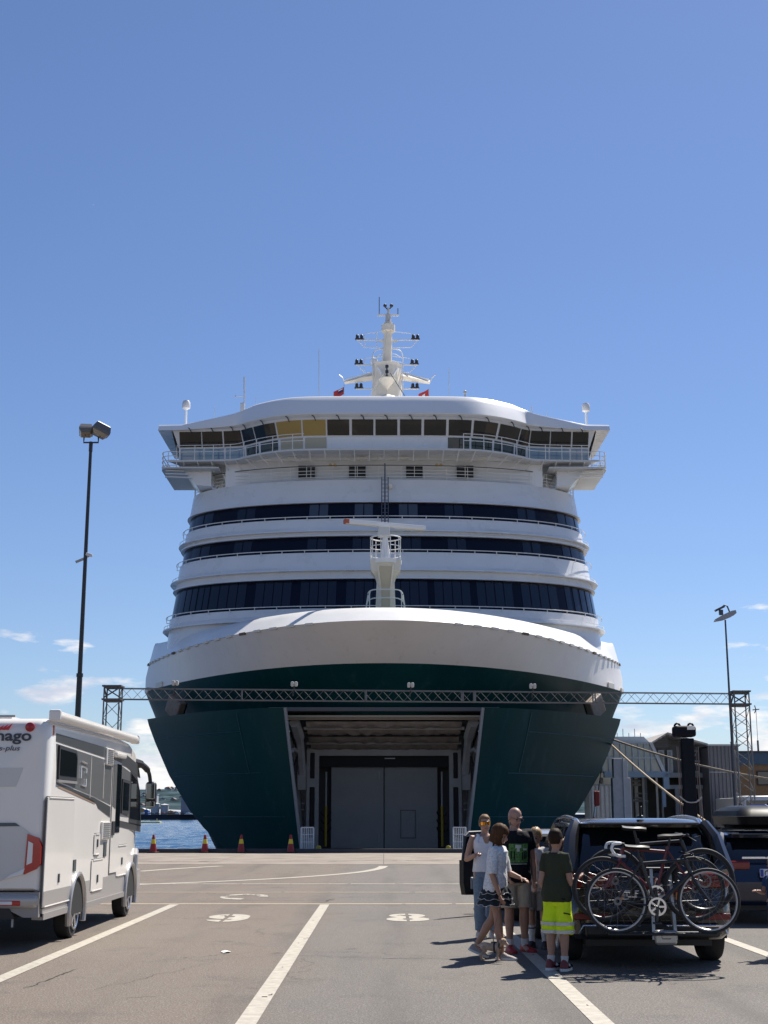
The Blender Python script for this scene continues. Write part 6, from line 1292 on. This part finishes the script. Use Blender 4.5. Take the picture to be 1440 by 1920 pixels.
def tower(c, h0, lab):
    w = .31; cr = [c + Vector((sx * w, sy * w, 0)) for sx, sy in ((-1, -1), (1, -1), (1, 1), (-1, 1))]
    for q in cr: GBD(MB().tube([q + Vector((0, 0, h0)), q + Vector((0, 0, zt + .12))], .03, 6), 'tower_leg')
    b = MB(); n = 10
    for k in range(n):
        z0, z1 = lerp(h0, zb - .15, k / n), lerp(h0, zb - .15, (k + 1) / n)
        for j in range(4): p, q = cr[j], cr[(j + 1) % 4]; p, q = (p, q) if (k + j) % 2 else (q, p); b.tube([p + Vector((0, 0, z0)), q + Vector((0, 0, z1))], .014, 4, caps=False)
    GBD(b, 'tower_bracing')
    for z in (zb - .02, zt + .08): GBD(MB().box(c + Vector((0, 0, z)), (.78, .78, .06)).box(c + Vector((0, 0, z - .06)), (.6, .6, .06)), 'tower_head_plate', mat('dark_steel', (.09, .09, .095), .6))
    for j in range(4): GBD(MB().bar(cr[j] + Vector((0, 0, zb + .05)), cr[(j + 1) % 4] + Vector((0, 0, zt)), .05), 'head_brace', mat('dark_steel', (.09, .09, .095), .6))
tower(GA - gd * .35, 0.0, ''); tower(GB_ + gd * .4, 1.75, '')
tb = GB_ + gd * .4
blk = empty('concrete_pedestal', (tb.x, tb.y, 0), label='pale concrete pedestal under the gantry tower, with a small sign', cat='pedestal')
MB().rbox((0, 0, .87), (.95, .95, 1.74), .05).build('block', mat('pedestal_concrete', (.48, .45, .42), .85, var=.1), blk)
sg = MB().rbox((-.02, -.49, 1.02), (.44, .03, .42), .01).build('sign', mat('sign_green', (.02, .16, .12), .5), blk); MB().box((-.02, -.515, 1.02), (.34, .015, .32)).build('sign_face', mat('sign_black', (.02, .02, .025), .5), sg)
MB().bar((-.13, -.53, 1.14), (.09, -.53, .90), .03, .01).bar((.02, -.528, .9), (.0, -.528, 1.12), .04, .008).lathe([(.001, -.004), (.03, -.004), (.03, .004), (.001, .004)], (.0, -.528, 1.14), 10, axis='Y').build('sign_symbol', PAP, sg)
for i, px in enumerate((335, 553, 770, 1001)):
    f = (at(px, 1300, 57).x - GA.x) / (GB_ - GA).x; c = GA + gd * Lg * f + Vector((0, 0, zt))
    e = empty('gantry_floodlight', c, label=['twin floodlight on the gantry, first from the camper', 'twin floodlight on the gantry above the left bow door', 'twin floodlight on the gantry above the bow opening', 'twin floodlight on the gantry, last toward the dark mooring post'][i], cat='floodlight', group='floodlights on the gantry')
    MB().tube([(0, 0, -.02), (0, 0, .14)], .03, 6).tube([(-.05, 0, -.25), (0, -.05, .05)], .03, 6).build('bracket', BLACK, e)
    for s in (-1, 1): MB().rbox((s * .075, -.03, .24), (.13, .2, .2), .04, 2).build('lamp_head', mat('lamp_shell', (.5, .48, .45), .4), e)
# tall lamp posts
def lamp_post(loc, top, lab, kind, col_):
    e = empty('lamp_post', loc, label=lab, cat='lamp post'); m = mat('post_paint_' + kind, col_, .5, metal=.2)
    MB().tube([(0, 0, 0), (0, 0, top * .45)], [.10, .082], 12).tube([(0, 0, top * .45), (0, 0, top)], [.068, .048], 12).lathe([(.10, top * .45 - .06), (.10, top * .45 + .04)], n=12).build('pole', m, e, smooth=True)
    return e, m
HEAD = mat('lamp_housing', (.11, .11, .115), .45); LENS = mat('lamp_lens', (.16, .135, .10), .15, spec=.8)
e, m = lamp_post((-8.93, 40.0, 0), 12.7, 'tall dark lamp post with two lamp heads behind the motorhome', 'dark', (.03, .035, .038))
MB().tube([(-.22, 0, 13.02), (-.22, 0, 12.78), (.22, 0, 12.78), (.22, 0, 13.02)], .03, 6).tube([(0, 0, 12.5), (0, 0, 12.8)], .06, 8).build('yoke', m, e)
for (cx, rz, rx, ln) in ((-.16, 8, -34, .33), (.28, -66, -22, .56)):
    Mx = Matrix.Rotation(R(rz), 3, 'Z') @ Matrix.Rotation(R(rx), 3, 'X'); c = Vector((cx, -.05, 13.12))
    hd = MB(); hd.rows([[c + Mx @ Vector((x * w, y * ln / 2 * w, z)) for x, y in ((-.2, -1), (.2, -1), (.2, 1), (-.2, 1))] for z, w in ((-.10, .8), (-.04, 1.0), (.03, 1.0), (.20, .80), (.23, .65))], closed=True)
    hd.f.append([len(hd.v) - 4, len(hd.v) - 3, len(hd.v) - 2, len(hd.v) - 1]); h = hd.build('lamp_head', HEAD, e)
    MB().rows([[c + Mx @ Vector((x * w, y * ln / 2 * w, z)) for x, y in ((-.2, -1), (.2, -1), (.2, 1), (-.2, 1))] for z, w in ((-.055, .94), (-.17, .66), (-.18, .1))], closed=True).build('lens', LENS, h)
cz = at(158, 1047, 40).z
MB().rbox((.12, -.05, cz + .1), (.2, .1, .09), .02, 2, Matrix.Rotation(.3, 3, 'Y')).build('camera_head', mat('camera_white', (.6, .6, .6), .4), e); MB().bar((-.28, -.03, cz - .12), (-.02, 0, cz + .0), .05, .07).bar((.02, 0, cz + .02), (.16, -.04, cz + .08), .03).build('camera_bracket', GREYP, e)
e, m = lamp_post((19.45, 77.0, 0), 12.55, 'tall grey lamp post with one hooded lamp beside the gantry tower', 'slate', (.06, .07, .09))
hd = MB().rows([[Vector((x, y, z)) for (x, y, z) in r] for r in ([(-.62, -.25, 12.45), (-.62, .25, 12.45), (-.1, .3, 12.55), (.4, .28, 12.75), (.62, .2, 12.92), (.62, -.2, 12.92), (.4, -.28, 12.75), (-.1, -.3, 12.55)], [(-.55, -.2, 12.6), (-.55, .2, 12.6), (-.1, .24, 12.85), (.35, .2, 13.05), (.6, .14, 13.1), (.6, -.14, 13.1), (.35, -.2, 13.05), (-.1, -.24, 12.85)])], closed=True)
hd.f.append(list(range(8))); hd.f.append(list(range(8, 16))); hd.build('lamp_hood', mat('hood_pale', (.34, .33, .31), .5), e)
MB().tube([(.35, 0, 12.8), (.15, 0, 13.35), (.0, 0, 13.4), (-.25, 0, 13.2)], .045, 6).build('bracket', m, e); MB().rbox((-.28, 0, 13.2), (.6, .3, .12), .03, 2, Matrix.Rotation(-.45, 3, 'Y')).rbox((-.22, 0, 12.98), (.22, .22, .3), .03).build('lamp_housing', m, e)
# dark mooring hoist post
mp_ = at(1295, 1530, 60); e = empty('mooring_post', (mp_.x, 60, 0), label='tall black steel hoist post with drum head behind the dark SUV', cat='mooring post')
NV = mat('post_navy', (.006, .007, .013), .5, spec=.15, var=.1); MB().rbox((0, 0, 2.45), (.50, .55, 5.0), .04).build('column', NV, e)
MB().rbox((-.12, 0, 5.25), (.95, .7, .48), .12, 3).build('drum_head', NV, e)
for x in (-.42, .16): MB().tube([(x + .12 * math.cos(t), -.1, 5.46 + .13 * math.sin(t)) for t in [math.pi * j / 8 for j in range(9)]], .045, 6).build('guard_hoop', NV, e)
MB().rbox((.12, -.36, 5.38), (.34, .03, .14), .01).build('lamp_plate', WHITE2, e)
CB_ = mat('hoist_cable', (.16, .13, .12), .7)
for x, y in ((-.5, -.2), (-.36, .1), (.34, -.15), (.42, -.2), (.5, .1)): MB().tube(catmull([(x, y, 4.6), (x * .95, y - .05, 3.2), (x * 1.0 + .05, y, 1.6), (x + .12, y - .05, .7)], 4), .022, 5).build('hoist_cable', CB_, e)
MB().tube(catmull([(-.5, -.3, 2.5), (-.2, -.35, 2.25), (.2, -.35, 2.25), (.45, -.3, 2.45)], 4), .03, 6).build('hose', GREYP, e)
for k, (x, z) in enumerate(((.25, .8), (.38, .55), (.1, .95))): MB().rbox((x, -.5, z + .3), (.14, .2, .26), .04, 2, Matrix.Rotation(.6, 3, 'Y')).build('rope_hook', mat('hook_orange', (.25, .10, .05), .6), e)
# mooring ropes
RP_ = mat('mooring_rope', (.38, .29, .19), .85, bump=.4, bscale=20)
def rope(a, c, sag, lab, r=.055, m=RP_):
    pts = [lerp(a, c, t) - Vector((0, 0, sag * 4 * t * (1 - t))) for t in [k / 24 for k in range(25)]]; return tag(MB().tube(pts, r, 6).build('mooring_rope', m, smooth=True), lab, 'rope')
rope(at(1143, 1393, 83), at(1318, 1540, 60) + Vector((0, -.5, 0)), .15, 'pale mooring rope slanting from the hull down to the black hoist post')
rope(at(1148, 1386, 84), at(1475, 1466, 66), .25, 'brown mooring rope running from the hull past the terminal to the picture edge')
rope(at(1131, 1420, 85), at(1119, 1500, 85), .0, 'thin dark rope hanging beside the hull with red tackle', .03, BLACK)
tk = at(1119, 1497, 84.8); e = empty('red_tackle', tk, label='red rescue tackle hanging on a rope beside the hull', cat='tackle'); MB().rbox((0, 0, 0), (.35, .2, .9), .1, 3).tube([(-.1, 0, -.4), (-.25, 0, -1.3)], .05, 6).build('bundle', mat('tackle_red', (.28, .03, .02), .7), e); MB().tube([(-.12, -.1, -.5), (-.2, -.1, -1.1)], .05, 6).build('white_tie', PAP, e)
# safety barriers either side of the ramp
BW = mat('barrier_white', (.62, .64, .66), .5); YL = mat('yellow_bollard', (.40, .30, .03), .6, var=.15)
for s, px, lab in ((-1, 576, 'white barred safety gate at the ramp, on the camper side'), (1, 862, 'white barred safety gate at the ramp, near the people')):
    c = at(px, 1596, 66.3); e = empty('safety_gate', (c.x, 66.3, 0), s * -.25, label=lab, cat='gate', group='gates beside the ramp')
    MB().bar((-.3, 0, .12), (-.3, 0, 1.12), .05).bar((.3, 0, .12), (.3, 0, 1.12), .05).bar((-.3, 0, 1.12), (.3, 0, 1.12), .05).bar((-.3, 0, .12), (.3, 0, .12), .05).build('gate_frame', BW, e)
    for k in range(6): MB().bar((-.22 + k * .088, 0, .12), (-.22 + k * .088, 0, 1.12), .028).build('gate_bar', BW, e)
    for z in (.45, .8): MB().bar((-.3, .01, z), (.3, .01, z), .03).build('cross_bar', BW, e)
    MB().tube([(.0, 0, -.6), (.0, 0, .12)], .04, 6).build('post', GREYP, e)
    y = empty('yellow_bollard', (c.x + (-s) * .55, 66.0, -.2), label='small yellow bollard at the foot of the ramp, ' + ('camper side' if s < 0 else 'near the people'), cat='bollard', group='bollards at the ramp')
    MB().lathe([(.12, 0), (.12, .42), (.09, .48), (.001, .5)], n=12).build('shaft', YL, y); MB().lathe([(.16, 0), (.16, .05)], n=12).build('foot_plate', BLACK, y)
tag(MB().box((0, 69.5, -.42), (8.6, 9.4, .3)).build('loading_ramp', mat('ramp_steel', (.03, .035, .06), .6, var=.2)), kind='structure')
# ---------------------------------------------------------------- terminal buildings on the right
COR = mat('dark_corrugated_sheet', (.15, .15, .165), .55, metal=.3, var=.08); LCOR = mat('pale_corrugated_sheet', (.52, .52, .50), .6, var=.08)
def corr(x0, x1, y, z0, z1, pitch, dep, name, m, par):
    n = int((x1 - x0) / pitch); ra, rb_ = [], []
    for i in range(n * 4 + 1):
        x = x0 + (x1 - x0) * i / (n * 4); d = [0, 0, -dep, -dep][i % 4]; ra.append((x, y + d, z0)); rb_.append((x, y + d, z1))
    return MB().rows([ra, rb_]).build(name, m, par)
def A(px, py, Y): return at(px, py, Y)
def lx(px, Y): return at(px, 1450, Y).x
e = empty('corrugated_shed', (13.6, 92, 0), label='pale corrugated shed wall showing under the bow beside the ship', cat='shed')
corr(0, 2.1, 0, -2.4, 3.6, .28, .06, 'wall', LCOR, e); MB().box((1.05, 1.5, 3.65), (2.4, 3.2, .12)).build('roof', GREYP, e); MB().box((1.05, 2.6, .6), (2.0, .2, 6)).build('rear_wall', LCOR, e)
# terminal with glazed gallery
T0 = Vector((15.2, 97, 0)); te = empty('ferry_terminal', T0, label='terminal building with glazed boarding gallery and sloping roof behind the cars', cat='building')
def TB(b, n, m, par=None, smooth=False): return b.build(n, m, par or te, smooth, off=T0)
TY_ = 97.0
def TX(px): return at(px, 1450, TY_).x
def TZ(py): return at(1250, py, TY_).z
TGL = mat('gallery_glass', (.24, .27, .25), .05, spec=1.0); FRM = mat('gallery_frame', (.36, .39, .42), .45, metal=.3); BEAM = mat('blue_grey_beam', (.20, .28, .36), .5)
x0, x1, xs = TX(1131), TX(1245), TX(1222); z0, z1 = TZ(1449), TZ(1393)
gl = TB(MB().prism([(x0, z0), (x1, z0), (xs, z1), (x0, z1)], 'Y', TY_ + .05, TY_ + 3.5), 'gallery_glazing', TGL)
for i in range(9): x = lerp(x0, xs, i / 8); TB(MB().bar((x, TY_ - .02, z0), (x, TY_ - .02, z1), .09, .1), 'mullion', FRM, gl)
for z in (z0 + .05, lerp(z0, z1, .5), z1): TB(MB().bar((x0, TY_ - .05, z), (lerp(x1, xs, (z - z0) / (z1 - z0)), TY_ - .05, z), .1, .12), 'transom', FRM, gl)
TB(MB().bar((x1, TY_ - .1, z0), (xs, TY_ - .1, z1), .22, .22), 'end_post', mat('end_post_pale', (.45, .46, .47), .4), gl)
for a, c in ((.15, .4), (.6, .85)): TB(MB().tube([(lerp(x0, x1, a), TY_ + 1, z0), (lerp(x0, x1, c), TY_ + 1, z1)], .06, 5), 'inner_brace', FRM, gl)
sr = TB(MB().prism([(x0 + .2, z1), (xs, z1), (TX(1210), TZ(1381)), (x0 + .7, TZ(1381))], 'Y', TY_ + .1, TY_ + 3), 'skylight', mat('skylight_glass', (.4, .47, .55), .08, spec=.9))
for i in range(7): p = lerp(x0 + .5, xs - .4, i / 6); TB(MB().tube([(p, TY_ + 1.5, TZ(1382)), (p, TY_ + 1.5, TZ(1372) + .3 * (i % 2))], .03, 5), 'roof_aerial', WH)
TB(MB().bar((x0, TY_ - .3, TZ(1452.5)), (TX(1252), TY_ - .3, TZ(1452.5)), .5, .40), 'gallery_beam', BEAM)
TB(MB().bar((TX(1246), TY_ - .35, TZ(1450)), (TX(1246), TY_ - .35, TZ(1480)), .4, .4).bar((TX(1241), TY_ - .3, TZ(1475)), (TX(1241), TY_ - .3, TZ(1513)), .25, .25), 'gallery_leg', BEAM)
# upper hall with monopitch roof
hx0, hx1 = TX(1226), TX(1336); hz0, hz1 = TZ(1449), TZ(1398)
DKW = mat('hall_dark_wall', (.10, .10, .105), .6, var=.1)
TB(MB().prism([(hx0, hz0), (hx1, hz0), (hx1, TZ(1397)), (TX(1262), TZ(1374)), (hx0, TZ(1397))], 'Y', TY_ + 3.7, TY_ + 11), 'upper_hall', DKW)
TB(MB().prism([(TX(1220), TZ(1399)), (TX(1262), TZ(1375)), (TX(1338), TZ(1396)), (TX(1338), TZ(1392.5)), (TX(1262), TZ(1371)), (TX(1220), TZ(1395.5))], 'Y', TY_ + 1.2, TY_ + 11.5), 'hall_roof', mat('roof_brown_grey', (.36, .33, .30), .6, var=.1))
for k in range(6): TB(MB().bar((lerp(TX(1224), TX(1260), k / 5.2), TY_ + 1.18, lerp(TZ(1398), TZ(1375), k / 5.2) - .0), (TX(1262), TY_ + 1.18, lerp(TZ(1398), TZ(1375), k / 5.2)), .06, .05), 'cladding_seam', mat('seam_dark', (.1, .09, .085), .6))
for a, c in ((1254, 1266), (1272, 1282), (1300, 1334)):
    w_ = TB(MB().box(((TX(a) + TX(c)) / 2, TY_ + 3.6, (TZ(1446) + TZ(1402)) / 2), (TX(c) - TX(a), .2, TZ(1402) - TZ(1446))), 'hall_window', FRM)
    TB(MB().box(((TX(a) + TX(c)) / 2, TY_ + 3.48, (TZ(1446) + TZ(1402)) / 2), (TX(c) - TX(a) - .25, .06, TZ(1402) - TZ(1446) - .25)), 'pane', mat('hall_glass', (.03, .045, .045), .06, spec=.9), w_)
TB(MB().bar((TX(1300), TY_ + 3.3, TZ(1424)), (TX(1334), TY_ + 3.3, TZ(1424)), .08, .1).bar((TX(1306), TY_ + 3.35, TZ(1445)), (TX(1330), TY_ + 3.35, TZ(1404)), .06), 'window_brace', FRM)
TB(MB().bar((TX(1248), TY_ + 3.2, TZ(1451)), (TX(1338), TY_ + 3.2, TZ(1451)), .3, .34).bar((TX(1256), TY_ + 2.9, TZ(1474)), (TX(1334), TY_ + 2.9, TZ(1474)), .25, .28), 'hall_beam', mat('hall_beam_grey', (.24, .25, .26), .5))
# open undercroft: columns, pipes, dark back wall
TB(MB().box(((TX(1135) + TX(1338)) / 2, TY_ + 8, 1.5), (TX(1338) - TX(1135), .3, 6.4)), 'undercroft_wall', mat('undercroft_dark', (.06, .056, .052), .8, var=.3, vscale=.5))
rs = random.Random(11)
for i, px in enumerate((1140, 1193, 1207, 1219, 1229, 1240, 1262, 1271, 1318, 1331)):
    x = TX(px); z = TZ(1456 if px < 1250 else 1478); wd = rs.uniform(.12, .32)
    TB(MB().box((x, TY_ + rs.uniform(.5, 5), (z - 2) / 2), (wd, wd, z + 2)), 'undercroft_column', mat('column_grey_%d' % (i % 3), [(.40, .38, .36), (.20, .2, .2), (.5, .46, .4)][i % 3], .7))
for i in range(7):
    a = rs.uniform(1188, 1225); z = rs.uniform(1462, 1500); TB(MB().tube([(TX(a), TY_ + 3, TZ(z)), (TX(a + rs.uniform(8, 30)), TY_ + 3, TZ(z + rs.uniform(-3, 3)))], rs.uniform(.04, .1), 6), 'service_pipe', mat('pipe_grey', (.28, .27, .25), .5))
TB(MB().box((TX(1145), TY_ + 5, TZ(1475)), (2.0, .3, 2.2)), 'lower_cladding', LCOR); TB(MB().box((TX(1185), TY_ + 4.5, TZ(1469)), (1.1, .2, .75)), 'pale_panel', mat('pale_panel', (.42, .41, .38), .6))
# dark corrugated stair tower
te2 = empty('corrugated_tower', (TX(1336), TY_ + 1, 0), label='dark corrugated stair tower behind the gantry tower', cat='tower')
tw = TX(1394) - TX(1336); th = TZ(1397)
corr(0, tw, 0, 0, th, .26, .08, 'wall', COR, te2); MB().box((tw / 2, 4, th / 2 - .05), (tw, 7.9, th - .1)).build('core', COR, te2); MB().box((tw / 2, 3.9, th + .04), (tw + .15, 8.3, .12)).build('roof', GREYP, te2); MB().box((tw / 2, -.12, TZ(1447)), (tw, .06, .06)).build('flashing', GREYP, te2)
# concrete pillar by the gallery
pc = at(1166, 1530, 88); e = empty('concrete_pillar', (pc.x, 88, -2.4), label='pale square concrete pillar carrying the boarding gallery', cat='pillar')
MB().rbox((0, 0, 3.2), (1.15, .8, 6.4), .04).build('lower_shaft', mat('pillar_concrete', (.52, .48, .45), .85, var=.08), e); MB().rbox((-.02, 0, 6.9), (.90, .7, 1.4), .03).build('upper_shaft', MATS['pillar_concrete'], e); MB().tube([(.12, -.45, 0), (.12, -.45, 7.6)], .05, 6).build('downpipe', mat('downpipe_pale', (.5, .49, .47), .5), e)
# brick building with blue fascia
B0 = at(1393, 1535, 122); e = empty('brick_building', (B0.x, 122, 0), label='tan brick building with blue fascia at the picture edge', cat='building')
BRK = mat('tan_brick', (.21, .125, .06), .85, var=.2, vscale=6, rgb2=(.27, .17, .09), stretch=(1, 1, 3))
zt2, zf, zk = at(1400, 1411, 122).z, at(1400, 1434, 122).z, at(1400, 1492, 122).z
MB().box((10, 6, zf / 2 + .0), (20, 12, zf)).build('wall', BRK, e); MB().box((10, 6, (zt2 + zf) / 2), (20.3, 12.4, zt2 - zf)).build('fascia', mat('fascia_blue', (.045, .09, .15), .5, var=.08), e); MB().box((10, 6, zt2 + .06), (20.6, 12.7, .14)).build('roof_edge', mat('roof_edge_dark', (.05, .05, .05), .6), e)
MB().box((10, -.05, zk / 2), (20.02, .1, zk)).build('plinth', mat('plinth_pale', (.36, .35, .33), .8), e)
for i in range(4):
    wx = 1.9 + i * 4.6; f = MB().box((wx + .8, -.04, at(1430, 1459, 122).z), (2.6, .14, 1.25)).build('window', mat('window_dark_frame', (.03, .03, .03), .5), e); MB().box((wx + .8, -.13, at(1430, 1459, 122).z), (2.4, .05, 1.05)).build('pane', GLS, f)
e = empty('wind_vane', (at(1422, 1410, 124).x, 124, zt2), label='thin wind vane mast on the brick building roof', cat='wind vane'); h = at(1422, 1331, 124).z - zt2
MB().tube([(0, 0, 0), (0, 0, h * .3)], .09, 6).build('mast_foot', mat('vane_blue', (.05, .09, .14), .5), e); MB().tube([(0, 0, h * .3), (0, 0, h)], .025, 5).build('mast', WH, e); MB().bar((-.3, 0, h), (.3, 0, h + .05), .08).bar((0, 0, h), (-.1, 0, h + .4), .07).bar((.0, 0, h), (-.15, 0, h - .3), .07).build('vane', BLACK, e)
# white lorries by the terminal
def lorry(px, Y, lab):
    c = at(px, 1535, Y); e = empty('lorry', (c.x, Y, 0), label=lab, cat='lorry', group='white lorries by the terminal'); WM = mat('lorry_white', (.68, .68, .68), .35)
    MB().rbox((0, 1.1, 1.75), (2.4, 2.2, 2.3), .15, 3).build('cab', WM, e, smooth=True); MB().rbox((0, -.02, 2.15), (2.1, .06, .9), .05).build('windscreen', GLS, e); MB().rbox((0, 5.0, 1.75), (2.4, 5.2, 2.1), .05).build('cargo_box', WM, e)
    for s in (-1, 1):
        MB().rbox((s * 1.42, .1, 2.1), (.18, .2, .7), .05).build('mirror', BLACK, e)
        for y in (1.1, 5.3, 6.4): wheel(e, s * 1.05, y, .48, s, 1.2, 6)
    MB().rbox((0, .0, .75), (2.4, .2, .45), .06).build('bumper', GREYP, e); return e
lorry(1432, 89, 'white lorry cab facing the quay, nearer the gantry pedestal'); lorry(1500, 88, 'white lorry at the picture edge next to the other lorry')
